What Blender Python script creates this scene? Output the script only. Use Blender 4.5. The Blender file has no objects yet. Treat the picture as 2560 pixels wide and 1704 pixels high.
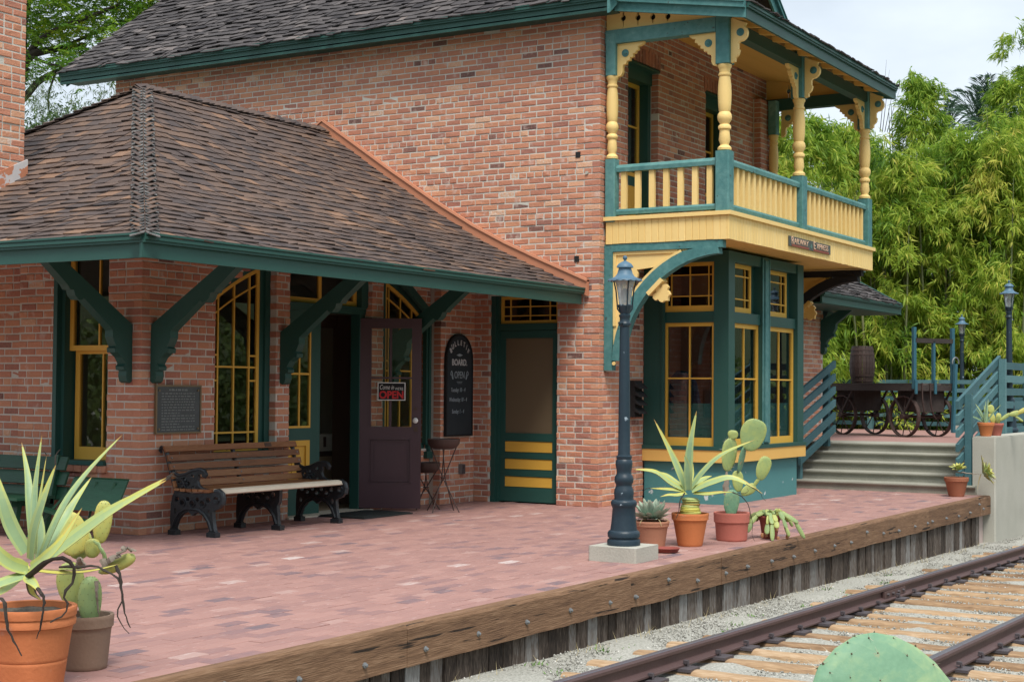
import bpy, bmesh, math, random
import numpy as np
from mathutils import Vector, Matrix
from mathutils.geometry import tessellate_polygon

random.seed(7)
RNG = np.random.default_rng(7)
SC = bpy.context.scene
COL = SC.collection
rad = math.radians

# ------------------------------------------------------------------ camera
CAM = Vector((-10.301, -10.142, 1.35))
F_PX = 3843.55                                   # focal length in pixels of a 2560 px wide frame
yaw, pitch, roll = rad(30.9926), rad(1.80815), rad(0.40306)
fw = Vector((math.cos(yaw) * math.cos(pitch), math.sin(yaw) * math.cos(pitch), math.sin(pitch)))
r0 = fw.cross(Vector((0, 0, 1))).normalized()
u0 = r0.cross(fw)
CR = r0 * math.cos(roll) + u0 * math.sin(roll)
CU = -r0 * math.sin(roll) + u0 * math.cos(roll)
cd = bpy.data.cameras.new('camera')
cam = bpy.data.objects.new('camera', cd)
COL.objects.link(cam)
cam.matrix_world = Matrix(((CR.x, CU.x, -fw.x, CAM.x), (CR.y, CU.y, -fw.y, CAM.y), (CR.z, CU.z, -fw.z, CAM.z), (0, 0, 0, 1)))
cd.sensor_fit = 'HORIZONTAL'
cd.sensor_width = 36.0
cd.lens = F_PX / 2560 * 36
cd.clip_start = 0.1
cd.clip_end = 2000
SC.camera = cam

# ------------------------------------------------------------------ world: thin bright overcast
SUN_DIR = Vector((-0.62, -0.50, 1.40)).normalized()     # towards the sun
W = bpy.data.worlds.new('World')
SC.world = W
W.use_nodes = True
wn, wl = W.node_tree.nodes, W.node_tree.links
wn.clear()
sky = wn.new('ShaderNodeTexSky')
sky.sky_type = 'NISHITA'
sky.sun_disc = False
sky.sun_elevation = math.asin(SUN_DIR.z)
sky.sun_rotation = math.atan2(SUN_DIR.x, SUN_DIR.y)
sky.air_density, sky.dust_density, sky.ozone_density = 1.0, 3.0, 1.0
bgs = wn.new('ShaderNodeBackground')
bgs.inputs['Strength'].default_value = 0.06
wl.new(sky.outputs[0], bgs.inputs['Color'])
tc = wn.new('ShaderNodeTexCoord')
mp = wn.new('ShaderNodeMapping')
mp.inputs['Scale'].default_value = (1.0, 1.0, 2.6)
wl.new(tc.outputs['Generated'], mp.inputs['Vector'])
nz = wn.new('ShaderNodeTexNoise')
nz.inputs['Scale'].default_value = 2.4
nz.inputs['Detail'].default_value = 6
nz.inputs['Roughness'].default_value = 0.55
wl.new(mp.outputs[0], nz.inputs['Vector'])
cr = wn.new('ShaderNodeValToRGB')
cr.color_ramp.elements[0].position, cr.color_ramp.elements[0].color = 0.36, (0.64, 0.64, 0.64, 1)
cr.color_ramp.elements[1].position, cr.color_ramp.elements[1].color = 0.62, (0.95, 0.95, 0.95, 1)
wl.new(nz.outputs['Fac'], cr.inputs['Fac'])
bgc = wn.new('ShaderNodeBackground')                    # the cloud sheet
bgc.inputs['Color'].default_value = (0.80, 0.885, 0.97, 1)
bgc.inputs['Strength'].default_value = 0.82
mxw = wn.new('ShaderNodeMixShader')
wl.new(cr.outputs[0], mxw.inputs[0])
wl.new(bgs.outputs[0], mxw.inputs[1])
wl.new(bgc.outputs[0], mxw.inputs[2])
wo = wn.new('ShaderNodeOutputWorld')
wl.new(mxw.outputs[0], wo.inputs['Surface'])

sd = bpy.data.lights.new('sun', 'SUN')
sd.energy = 2.75
sd.angle = rad(22)
sd.color = (1.0, 0.95, 0.87)
sun = bpy.data.objects.new('sun', sd)
COL.objects.link(sun)
sun.rotation_euler = SUN_DIR.to_track_quat('Z', 'Y').to_euler()
sun.location = (-20, -20, 30)

SC.view_settings.view_transform = 'Standard'
SC.view_settings.look = 'None'
SC.view_settings.gamma = 1
SC.view_settings.exposure = 0.62
SC.view_settings.use_curve_mapping = False
SC.render.engine = 'CYCLES'
SC.cycles.max_bounces = 7
SC.cycles.diffuse_bounces = 3
SC.cycles.glossy_bounces = 3
SC.cycles.transmission_bounces = 4
SC.cycles.transparent_max_bounces = 12
SC.cycles.caustics_reflective = False
SC.cycles.caustics_refractive = False
SC.cycles.use_denoising = True

# ------------------------------------------------------------------ mesh helpers
Z = Vector((0, 0, 1))


class Fr:                                        # a local frame: U along, V up, N outward
    def __init__(s, O, U, N, V=(0, 0, 1)):
        s.O, s.U, s.N, s.V = Vector(O), Vector(U).normalized(), Vector(N).normalized(), Vector(V).normalized()

    def p(s, u, v, d=0.0):
        return s.O + s.U * u + s.V * v + s.N * d


class MB:
    def __init__(s):
        s.v, s.f, s.t, s.s = [], [], [], []

    def add(s, vs, fs, t=0.5, smooth=False):
        b = len(s.v)
        s.v.extend([tuple(x) for x in vs])
        for i, f in enumerate(fs):
            s.f.append(tuple(b + k for k in f))
            s.t.append(t[i] if isinstance(t, (list, tuple)) else t)
            s.s.append(smooth)

    def hexa(s, P, t=0.5):                       # 8 points: 0-3 one side, 4-7 opposite side
        s.add(P, [(3, 2, 1, 0), (4, 5, 6, 7), (0, 1, 5, 4), (1, 2, 6, 5), (2, 3, 7, 6), (3, 0, 4, 7)], t)

    def fbox(s, F, a0, a1, b0, b1, d0, d1, t=0.5):
        s.hexa([F.p(a0, b0, d0), F.p(a1, b0, d0), F.p(a1, b1, d0), F.p(a0, b1, d0),
                F.p(a0, b0, d1), F.p(a1, b0, d1), F.p(a1, b1, d1), F.p(a0, b1, d1)], t)

    def box(s, x0, x1, y0, y1, z0, z1, t=0.5):
        s.hexa([(x0, y0, z0), (x1, y0, z0), (x1, y1, z0), (x0, y1, z0), (x0, y0, z1), (x1, y0, z1), (x1, y1, z1), (x0, y1, z1)], t)

    def beam(s, p, q, w, h, up=(0, 0, 1), t=0.5):
        p, q = Vector(p), Vector(q)
        d = (q - p).normalized()
        a = d.cross(Vector(up)).normalized()
        b = a.cross(d)
        P = []
        for e in (p, q):
            for i, j in ((-1, -1), (1, -1), (1, 1), (-1, 1)):
                P.append(e + a * (i * w / 2) + b * (j * h / 2))
        s.hexa(P, t)

    def tube(s, pts, radii, n=8, t=0.5, flat=1.0, up=None, cap=True, smooth=True):
        pts = [Vector(p) for p in pts]
        if not isinstance(radii, (list, tuple)):
            radii = [radii] * len(pts)
        rings = []
        ref = Vector(up) if up else None
        prev = None
        for i, p in enumerate(pts):
            d = (pts[min(i + 1, len(pts) - 1)] - pts[max(i - 1, 0)])
            d = d.normalized() if d.length > 1e-9 else Z.copy()
            if prev is None:
                r = ref if ref is not None else (Vector((1, 0, 0)) if abs(d.x) < 0.8 else Vector((0, 1, 0)))
                a = (r - d * r.dot(d)).normalized()
            else:
                a = (prev - d * prev.dot(d)).normalized()
            prev = a
            b = d.cross(a)
            rings.append([p + (a * math.cos(k * 2 * math.pi / n) + b * math.sin(k * 2 * math.pi / n) * flat) * radii[i] for k in range(n)])
        vs = [v for r in rings for v in r]
        fs = []
        for i in range(len(pts) - 1):
            for k in range(n):
                k2 = (k + 1) % n
                fs.append((i * n + k, i * n + k2, (i + 1) * n + k2, (i + 1) * n + k))
        s.add(vs, fs, t, smooth)
        if cap:
            s.add(rings[0], [tuple(range(n - 1, -1, -1))], t)
            s.add(rings[-1], [tuple(range(n))], t)

    def lathe(s, prof, c=(0, 0, 0), n=20, t=0.5, smooth=True, wave=None):
        c = Vector(c)
        vs, fs = [], []
        for i, (r, z) in enumerate(prof):
            for k in range(n):
                a = k * 2 * math.pi / n
                rr = r
                vs.append(c + Vector((rr * math.cos(a), rr * math.sin(a), z + (wave(i, k, n) if wave else 0))))
        for i in range(len(prof) - 1):
            for k in range(n):
                k2 = (k + 1) % n
                fs.append((i * n + k, i * n + k2, (i + 1) * n + k2, (i + 1) * n + k))
        if prof[0][0] > 1e-4:
            fs.append(tuple(range(n - 1, -1, -1)))
        m = len(prof) - 1
        if prof[-1][0] > 1e-4:
            fs.append(tuple(m * n + k for k in range(n)))
        s.add(vs, fs, t, smooth)

    def plate(s, F, loops, d0, d1, t=0.5):       # a flat outline (with holes) given real thickness
        L = [[Vector((a, b, 0)) for a, b in lp] for lp in loops]
        tris = tessellate_polygon(L)
        flat = [q for lp in loops for q in lp]
        n = len(flat)
        vs = [F.p(a, b, d0) for a, b in flat] + [F.p(a, b, d1) for a, b in flat]
        fs = [tuple(x) for x in tris] + [tuple(n + k for k in x[::-1]) for x in tris]
        o = 0
        for lp in loops:
            m = len(lp)
            for k in range(m):
                k2 = (k + 1) % m
                fs.append((o + k, o + k2, n + o + k2, n + o + k))
            o += m
        s.add(vs, fs, t)

    def build(s, name, mat, parent=None, sharp=40, kind=None):
        me = bpy.data.meshes.new(name)
        me.from_pydata(s.v, [], s.f)
        a = me.attributes.new('tint', 'FLOAT', 'FACE')
        a.data.foreach_set('value', np.array(s.t, dtype=np.float32))
        if any(s.s):
            me.polygons.foreach_set('use_smooth', np.array(s.s, dtype=bool))
            me.set_sharp_from_angle(angle=rad(sharp))
        if name in ('pane', 'lamp_glass'):       # panes need outward normals
            bm = bmesh.new()
            bm.from_mesh(me)
            bmesh.ops.recalc_face_normals(bm, faces=bm.faces)
            bm.to_mesh(me)
            bm.free()
        me.materials.append(mat)
        o = bpy.data.objects.new(name, me)
        COL.objects.link(o)
        if parent is not None:
            o.parent = parent
        if kind:
            o['kind'] = kind
        return o


def np_mesh(name, verts, faces, tint, mat, parent=None, kind=None, smooth=False):
    """fast path: faces is an (n,k) array, all of the same size"""
    me = bpy.data.meshes.new(name)
    n, k = faces.shape
    me.vertices.add(len(verts))
    me.vertices.foreach_set('co', verts.astype(np.float32).ravel())
    me.loops.add(n * k)
    me.loops.foreach_set('vertex_index', faces.astype(np.int32).ravel())
    me.polygons.add(n)
    me.polygons.foreach_set('loop_start', np.arange(0, n * k, k, dtype=np.int32))
    a = me.attributes.new('tint', 'FLOAT', 'FACE')
    a.data.foreach_set('value', tint.astype(np.float32))
    if smooth:
        me.polygons.foreach_set('use_smooth', np.ones(n, dtype=bool))
    me.update(calc_edges=True)
    me.materials.append(mat)
    o = bpy.data.objects.new(name, me)
    COL.objects.link(o)
    if parent is not None:
        o.parent = parent
    if kind:
        o['kind'] = kind
    return o


def tag(o, label=None, cat=None, group=None, kind=None):
    if label:
        o['label'] = label
    if cat:
        o['category'] = cat
    if group:
        o['group'] = group
    if kind:
        o['kind'] = kind
    return o


def thing(name, label, cat, loc=(0, 0, 0), rz=0.0, group=None, kind=None):
    o = bpy.data.objects.new(name, None)
    o.empty_display_size = 0.1
    COL.objects.link(o)
    o.location = loc
    o.rotation_euler = (0, 0, rz)
    return tag(o, label, cat, group, kind)


def copy_tree(o, parent=None):
    c = o.copy()
    COL.objects.link(c)
    if parent is not None:
        c.parent = parent
    for ch in [x for x in KIDS.get(o.name, [])]:
        copy_tree(ch, c)
    return c


KIDS = {}


def index_kids():
    KIDS.clear()
    for o in bpy.data.objects:
        if o.parent:
            KIDS.setdefault(o.parent.name, []).append(o)


def text(parent, name, body, size, O, U, N, mat, V=(0, 0, 1), align='CENTER', extrude=0.0015, xs=1.0, shear=0.0, bold=0.0):
    cu = bpy.data.curves.new(name, 'FONT')
    cu.body = body
    cu.size = size
    cu.align_x = align
    cu.align_y = 'CENTER'
    cu.extrude = extrude
    cu.shear = shear
    cu.offset = bold
    cu.resolution_u = 3
    cu.materials.append(mat)
    o = bpy.data.objects.new(name, cu)
    COL.objects.link(o)
    U, N, V, O = Vector(U).normalized(), Vector(N).normalized(), Vector(V).normalized(), Vector(O)
    M = Matrix(((U.x * xs, V.x, N.x, O.x), (U.y * xs, V.y, N.y, O.y), (U.z * xs, V.z, N.z, O.z), (0, 0, 0, 1)))
    o.parent = parent
    o.matrix_local = M
    return o


def bake_text():                                 # lettering becomes plain mesh
    SC.view_layers[0].update()
    dg = bpy.context.evaluated_depsgraph_get()
    for o in [x for x in SC.objects if x.type == 'FONT']:
        me = bpy.data.meshes.new_from_object(o.evaluated_get(dg))
        nm, par, ml, cu = o.name, o.parent, o.matrix_local.copy(), o.data
        bpy.data.objects.remove(o)
        n = bpy.data.objects.new(nm, me)
        COL.objects.link(n)
        n.parent = par
        n.matrix_local = ml
        bpy.data.curves.remove(cu)


def pix(px, py, depth):                          # point seen at a photo pixel at a given distance along the view
    return CAM + (fw + CR * ((px - 1280) / F_PX) + CU * (-(py - 852) / F_PX)) * depth


# ------------------------------------------------------------------ materials
def lerp(a, b, t):
    return a + (b - a) * t


def mat(name, stops, tint=0.7, n1=(6, 0.25), n2=(60, 0.2), rough=0.8, bump=0.15, bscale=None, stretch=(1, 1, 1), metal=0.0,
        spec=0.4, chip=None, streak=None, transl=0.0, coord='Object'):
    m = bpy.data.materials.new(name)
    m.use_nodes = True
    nt = m.node_tree
    nd, lk = nt.nodes, nt.links
    b = nd['Principled BSDF']
    b.inputs['Roughness'].default_value = rough
    b.inputs['Metallic'].default_value = metal
    b.inputs['Specular IOR Level'].default_value = spec
    at = nd.new('ShaderNodeAttribute')
    at.attribute_name = 'tint'
    co = nd.new('ShaderNodeTexCoord')
    ma = nd.new('ShaderNodeMapping')
    ma.inputs['Scale'].default_value = stretch
    lk.new(co.outputs[coord], ma.inputs['Vector'])

    def noise(sc, det=4):
        x = nd.new('ShaderNodeTexNoise')
        x.inputs['Scale'].default_value = sc
        x.inputs['Detail'].default_value = det
        lk.new(ma.outputs[0], x.inputs['Vector'])
        return x

    def math_(op, a, c):
        x = nd.new('ShaderNodeMath')
        x.operation = op
        for i, q in enumerate((a, c)):
            if isinstance(q, (int, float)):
                x.inputs[i].default_value = q
            else:
                lk.new(q, x.inputs[i])
        return x.outputs[0]

    a = math_('MULTIPLY_ADD', at.outputs['Fac'], tint)
    a.node.inputs[2].default_value = 0.5 - 0.5 * tint - 0.5 * n1[1] - 0.5 * n2[1]
    na, nb = noise(n1[0]), noise(n2[0])
    fac = math_('ADD', math_('ADD', a, math_('MULTIPLY', na.outputs['Fac'], n1[1])), math_('MULTIPLY', nb.outputs['Fac'], n2[1]))
    rp = nd.new('ShaderNodeValToRGB')
    els = rp.color_ramp.elements
    while len(els) < len(stops):
        els.new(0.5)
    for e, (p, c) in zip(els, stops):
        e.position = p
        e.color = (*c, 1)
    lk.new(fac, rp.inputs['Fac'])
    colr = rp.outputs[0]
    if chip:                                     # (scale, lo, hi, colour): worn patches
        nc = noise(chip[0], 6)
        mr = nd.new('ShaderNodeMapRange')
        mr.inputs['From Min'].default_value = chip[1]
        mr.inputs['From Max'].default_value = chip[2]
        lk.new(nc.outputs['Fac'], mr.inputs['Value'])
        mx = nd.new('ShaderNodeMix')
        mx.data_type = 'RGBA'
        lk.new(mr.outputs[0], mx.inputs['Factor'])
        lk.new(colr, mx.inputs['A'])
        mx.inputs['B'].default_value = (*chip[3], 1)
        colr = mx.outputs['Result']
    lk.new(colr, b.inputs['Base Color'])
    if bump:
        bp = nd.new('ShaderNodeBump')
        bp.inputs['Strength'].default_value = bump
        bp.inputs['Distance'].default_value = 0.01
        src = noise(bscale, 5) if bscale else nb
        lk.new(src.outputs['Fac'], bp.inputs['Height'])
        lk.new(bp.outputs[0], b.inputs['Normal'])
    if transl:
        out = nd['Material Output']
        tr = nd.new('ShaderNodeBsdfTranslucent')
        lk.new(colr, tr.inputs['Color'])
        mxs = nd.new('ShaderNodeMixShader')
        mxs.inputs[0].default_value = transl
        lk.new(b.outputs[0], mxs.inputs[1])
        lk.new(tr.outputs[0], mxs.inputs[2])
        lk.new(mxs.outputs[0], out.inputs['Surface'])
    return m


def flat(name, c, rough=0.6, spec=0.4, v=0.08, **k):
    lo = tuple(x * (1 - v * 1.6) for x in c)
    hi = tuple(min(1, x * (1 + v * 1.6)) for x in c)
    return mat(name, [(0.15, lo), (0.85, hi)], rough=rough, spec=spec, **k)


def glass_mat(name, tintc, base=0.06):
    m = bpy.data.materials.new(name)
    m.use_nodes = True
    nd, lk = m.node_tree.nodes, m.node_tree.links
    nd.remove(nd['Principled BSDF'])
    out = nd['Material Output']
    tr = nd.new('ShaderNodeBsdfTransparent')
    tr.inputs['Color'].default_value = (*tintc, 1)
    gl = nd.new('ShaderNodeBsdfGlossy')
    gl.inputs['Roughness'].default_value = 0.015
    gl.inputs['Color'].default_value = (0.8, 0.8, 0.8, 1)
    fr = nd.new('ShaderNodeFresnel')
    fr.inputs['IOR'].default_value = 1.5
    ad = nd.new('ShaderNodeMath')
    ad.operation = 'ADD'
    ad.inputs[1].default_value = base
    lk.new(fr.outputs[0], ad.inputs[0])
    ge = nd.new('ShaderNodeNewGeometry')         # only the outer face of each pane mirrors
    inv = nd.new('ShaderNodeMath')
    inv.operation = 'SUBTRACT'
    inv.inputs[0].default_value = 1.0
    lk.new(ge.outputs['Backfacing'], inv.inputs[1])
    mu = nd.new('ShaderNodeMath')
    mu.operation = 'MULTIPLY'
    lk.new(ad.outputs[0], mu.inputs[0])
    lk.new(inv.outputs[0], mu.inputs[1])
    co = nd.new('ShaderNodeTexCoord')
    nzz = nd.new('ShaderNodeTexNoise')
    nzz.inputs['Scale'].default_value = 3.0
    lk.new(co.outputs['Object'], nzz.inputs['Vector'])
    bp = nd.new('ShaderNodeBump')
    bp.inputs['Strength'].default_value = 0.03
    lk.new(nzz.outputs['Fac'], bp.inputs['Height'])
    lk.new(bp.outputs[0], gl.inputs['Normal'])
    mx = nd.new('ShaderNodeMixShader')
    lk.new(mu.outputs[0], mx.inputs[0])
    lk.new(tr.outputs[0], mx.inputs[1])
    lk.new(gl.outputs[0], mx.inputs[2])
    lk.new(mx.outputs[0], out.inputs['Surface'])
    return m


m_brick = mat('brick', [(0.0, (0.095, 0.06, 0.058)), (0.12, (0.22, 0.115, 0.095)), (0.32, (0.39, 0.17, 0.125)), (0.54, (0.49, 0.215, 0.138)),
                        (0.76, (0.57, 0.275, 0.165)), (0.92, (0.61, 0.36, 0.235)), (1.0, (0.62, 0.50, 0.42))], tint=0.85, n1=(1.1, 0.30), n2=(48, 0.34),
              rough=0.9, bump=0.5, bscale=55, spec=0.25, chip=(9, 0.58, 0.80, (0.58, 0.45, 0.39)))
m_mortar = mat('mortar', [(0.2, (0.44, 0.415, 0.36)), (0.8, (0.68, 0.66, 0.60))], n1=(3, 0.5), n2=(80, 0.4), rough=0.95, bump=0.5, bscale=90, spec=0.2)
m_shingle = mat('shingle', [(0.0, (0.042, 0.037, 0.039)), (0.3, (0.075, 0.060, 0.058)), (0.55, (0.108, 0.078, 0.067)), (0.75, (0.15, 0.098, 0.073)),
                            (0.9, (0.215, 0.128, 0.085)), (1.0, (0.28, 0.22, 0.18))], tint=0.8, n1=(3, 0.25), n2=(40, 0.28), rough=0.92, bump=0.5, bscale=60, spec=0.2)
m_shingle2 = mat('shingle_grey', [(0.0, (0.024, 0.022, 0.025)), (0.4, (0.058, 0.053, 0.055)), (0.7, (0.092, 0.083, 0.083)), (0.93, (0.15, 0.132, 0.128)),
                                  (1.0, (0.22, 0.16, 0.12))], tint=0.8, n1=(3, 0.3), n2=(40, 0.28), rough=0.92, bump=0.5, bscale=60, spec=0.2)
m_hipcap = mat('hip_shingle', [(0.0, (0.055, 0.055, 0.056)), (0.5, (0.12, 0.119, 0.118)), (1.0, (0.22, 0.217, 0.21))], rough=0.95, bump=0.5, bscale=70, spec=0.2)
m_green = mat('green_paint', [(0.1, (0.013, 0.060, 0.050)), (0.6, (0.021, 0.082, 0.068)), (0.95, (0.036, 0.108, 0.092))], rough=0.5, bump=0.12,
              bscale=30, n1=(2, 0.4), n2=(50, 0.15))
m_teal = mat('weathered_teal_paint', [(0.05, (0.022, 0.085, 0.09)), (0.45, (0.055, 0.175, 0.175)), (0.75, (0.11, 0.255, 0.245)), (0.97, (0.24, 0.40, 0.37))], rough=0.7, bump=0.3, bscale=40,
             n1=(2.5, 0.6), n2=(16, 0.55), chip=(22, 0.66, 0.72, (0.05, 0.055, 0.05)))
m_cream = mat('cream_yellow_paint', [(0.1, (0.74, 0.51, 0.18)), (0.9, (0.84, 0.62, 0.26))], rough=0.6, bump=0.15, bscale=40, n1=(3, 0.4), n2=(40, 0.3),
              chip=(30, 0.73, 0.78, (0.12, 0.08, 0.05)))
m_ochre = mat('ochre_yellow_paint', [(0.1, (0.62, 0.35, 0.045)), (0.9, (0.74, 0.44, 0.075))], rough=0.55, bump=0.08, bscale=40, n1=(3, 0.4), n2=(40, 0.25))
m_sill = mat('yellow_sill_paint', [(0.1, (0.66, 0.40, 0.10)), (0.9, (0.76, 0.48, 0.14))], rough=0.55, bump=0.08, bscale=40, n1=(3, 0.4), n2=(40, 0.25))
m_base = mat('chipped_teal_plaster', [(0.1, (0.055, 0.20, 0.205)), (0.9, (0.085, 0.26, 0.26))], rough=0.75, bump=0.2, bscale=50, n1=(2, 0.5), n2=(30, 0.3),
             chip=(6.5, 0.67, 0.70, (0.55, 0.62, 0.62)))
m_maroon = mat('maroon_paint', [(0.1, (0.055, 0.028, 0.036)), (0.9, (0.085, 0.042, 0.052))], rough=0.4, bump=0.06, bscale=20, n1=(2, 0.4), n2=(40, 0.2))
m_rust = mat('flashing_paint', [(0.1, (0.42, 0.17, 0.095)), (0.9, (0.52, 0.225, 0.13))], rough=0.65, bump=0.1, bscale=20, n1=(2, 0.5), n2=(40, 0.2))
m_flash = mat('torn_flashing', [(0.1, (0.40, 0.15, 0.08)), (0.9, (0.50, 0.21, 0.12))], rough=0.6, bump=0.2, bscale=20, n1=(3, 0.5), n2=(30, 0.3),
              chip=(9, 0.52, 0.55, (0.5, 0.48, 0.48)))
m_glass = glass_mat('window_glass', (0.72, 0.74, 0.72), 0.06)
m_stain = glass_mat('purple_glass', (0.16, 0.07, 0.12), 0.02)
m_staing = glass_mat('green_glass', (0.05, 0.17, 0.15), 0.02)
m_clear = glass_mat('clear_glass', (0.93, 0.94, 0.93), 0.0)
m_curtain = mat('lace_curtain', [(0.1, (0.26, 0.33, 0.38)), (0.9, (0.48, 0.55, 0.60))], rough=0.9, n1=(8, 0.5), n2=(60, 0.5), stretch=(1, 1, 0.2))
m_inside = flat('interior_plaster', (0.36, 0.26, 0.16), rough=0.9)
m_dark = flat('interior_dark_wood', (0.085, 0.05, 0.035), rough=0.7)
m_wood = mat('platform_timber', [(0.0, (0.032, 0.021, 0.015)), (0.28, (0.115, 0.064, 0.038)), (0.6, (0.205, 0.118, 0.068)), (1.0, (0.33, 0.215, 0.135))], tint=0.4,
             n1=(5, 0.7), n2=(26, 0.9), chip=(4.5, .63, .66, (.028, .019, .014)), rough=0.85, bump=0.5, bscale=26, stretch=(0.35, 6, 6), spec=0.25)
m_plank = mat('weathered_plank', [(0.0, (0.014, 0.011, 0.010)), (0.3, (0.055, 0.042, 0.034)), (0.5, (0.12, 0.095, 0.078)), (0.72, (0.20, 0.19, 0.18)), (1.0, (0.33, 0.33, 0.32))],
              tint=0.7, n1=(6, 0.6), n2=(30, 0.9), rough=0.9, bump=0.5, bscale=28, stretch=(5, 5, 0.6), spec=0.2)
m_tie = mat('railway_tie_wood', [(0.0, (0.07, 0.042, 0.026)), (0.3, (0.21, 0.13, 0.075)), (0.65, (0.36, 0.24, 0.14)), (1.0, (0.50, 0.38, 0.26))], tint=0.5,
            n1=(5, 0.7), n2=(22, 0.9), rough=0.9, bump=0.6, bscale=24, stretch=(5, 0.5, 5), spec=0.2)
m_benchwood = mat('bench_wood', [(0.0, (0.08, 0.03, 0.014)), (0.5, (0.25, 0.10, 0.038)), (1.0, (0.43, 0.22, 0.10))], tint=0.5, n1=(7, 0.5), n2=(30, 0.6), rough=0.5,
                  bump=0.3, bscale=30, stretch=(0.5, 6, 6))
m_paleboard = mat('bleached_seat_wood', [(0.0, (0.36, 0.29, 0.21)), (0.5, (0.56, 0.50, 0.40)), (1.0, (0.70, 0.65, 0.56))], tint=0.4, n1=(6, 0.5), n2=(30, 0.5), rough=0.7,
                  bump=0.2, bscale=30, stretch=(0.5, 6, 6))
m_iron = mat('black_cast_iron', [(0.1, (0.008, 0.011, 0.014)), (0.9, (0.022, 0.028, 0.034))], rough=0.35, bump=0.7, bscale=32, spec=0.5, n1=(8, 0.4), n2=(50, 0.3))
m_lamp = mat('lamp_paint', [(0.1, (0.009, 0.021, 0.033)), (0.9, (0.019, 0.040, 0.058))], rough=0.45, bump=0.2, bscale=30, n1=(4, 0.5), n2=(40, 0.3),
             chip=(14, 0.70, 0.73, (0.30, 0.38, 0.44)))
m_lamphat = mat('lamp_hat_paint', [(0.1, (0.05, 0.11, 0.17)), (0.9, (0.10, 0.19, 0.27))], rough=0.5, bump=0.15, bscale=30, n1=(6, 0.5), n2=(40, 0.3))
m_concrete = mat('concrete', [(0.0, (0.25, 0.245, 0.21)), (0.5, (0.40, 0.395, 0.345)), (1.0, (0.52, 0.51, 0.46))], tint=0.3, n1=(2.5, 0.5), n2=(70, 0.4), rough=0.92,
                 bump=0.3, bscale=70, spec=0.2)
m_step = mat('step_concrete', [(0.0, (0.15, 0.15, 0.12)), (0.5, (0.30, 0.30, 0.255)), (1.0, (0.42, 0.42, 0.37))], tint=0.4, n1=(3, 0.5), n2=(60, 0.4), rough=0.92,
             bump=0.3, bscale=70, spec=0.2)
m_paver = mat('paver', [(0.0, (0.15, 0.115, 0.13)), (0.14, (0.235, 0.14, 0.14)), (0.35, (0.295, 0.165, 0.148)), (0.68, (0.355, 0.20, 0.175)), (0.88, (0.39, 0.26, 0.235)),
                        (1.0, (0.50, 0.42, 0.40))], tint=0.9, n1=(2.2, 0.4), n2=(30, 0.4), rough=0.62, bump=0.3, bscale=60, spec=0.35, stretch=(.35, 1.6, 1), chip=(24, .62, .80, (.50, .38, .36)))
m_joint = mat('paver_joint', [(0.1, (0.40, 0.31, 0.28)), (0.9, (0.58, 0.49, 0.46))], n1=(3, 0.5), n2=(60, 0.4), rough=0.95, bump=0.2)
m_gravel = mat('gravel_ground', [(0.0, (0.12, 0.12, 0.105)), (0.4, (0.30, 0.30, 0.265)), (0.75, (0.43, 0.425, 0.385)), (1.0, (0.60, 0.59, 0.55))], n1=(1.5, 0.4), n2=(60, 1.5),
               rough=0.95, bump=0.9, bscale=90, spec=0.2)
m_stone = mat('gravel_stone', [(0.0, (0.11, 0.105, 0.095)), (0.4, (0.28, 0.275, 0.245)), (0.8, (0.45, 0.445, 0.41)), (1.0, (0.62, 0.61, 0.575))], tint=0.9, n1=(4, 0.2), n2=(90, 0.2),
              rough=0.9, bump=0.2, spec=0.25)
m_rail = mat('rusty_rail', [(0.1, (0.075, 0.045, 0.045)), (0.9, (0.125, 0.075, 0.07))], rough=0.55, metal=0.25, bump=0.25, bscale=40, n1=(4, 0.5), n2=(50, 0.4))
m_railtop = mat('worn_rail_head', [(0.1, (0.13, 0.12, 0.14)), (0.9, (0.21, 0.20, 0.23))], rough=0.4, metal=0.6, bump=0.1, n1=(4, 0.5), n2=(50, 0.3))
m_plate = mat('tie_plate_steel', [(0.1, (0.06, 0.05, 0.055)), (0.9, (0.12, 0.105, 0.115))], rough=0.55, metal=0.3, bump=0.2, bscale=50)
m_galv = flat('galvanised_bolt', (0.22, 0.235, 0.245), rough=0.5, metal=0.5)
m_soil = mat('soil', [(0.0, (0.03, 0.022, 0.016)), (0.5, (0.10, 0.085, 0.065)), (1.0, (0.26, 0.23, 0.19))], n1=(14, 0.4), n2=(60, 0.8), rough=0.95, bump=0.9, bscale=70)
m_black = flat('soot_black', (0.012, 0.012, 0.013), rough=0.8)  # for black parts, and for darkness painted in behind openings
m_mat = flat('rubber_mat', (0.022, 0.027, 0.028), rough=0.8, bump=0.4, bscale=60)
m_white = flat('white_paint', (0.75, 0.75, 0.72), rough=0.4)


def pot_mat(name, c, stain=(0.5, 0.45, 0.42)):
    return mat(name, [(0.1, tuple(x * 0.78 for x in c)), (0.6, c), (0.95, tuple(min(1, x * 1.18) for x in c))], tint=0.3, n1=(5, 0.5), n2=(60, 0.3), rough=0.85,
               bump=0.2, bscale=60, spec=0.25, chip=(7, 0.64, 0.78, tuple(lerp(a, b, 0.4) for a, b in zip(c, stain))))


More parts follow.
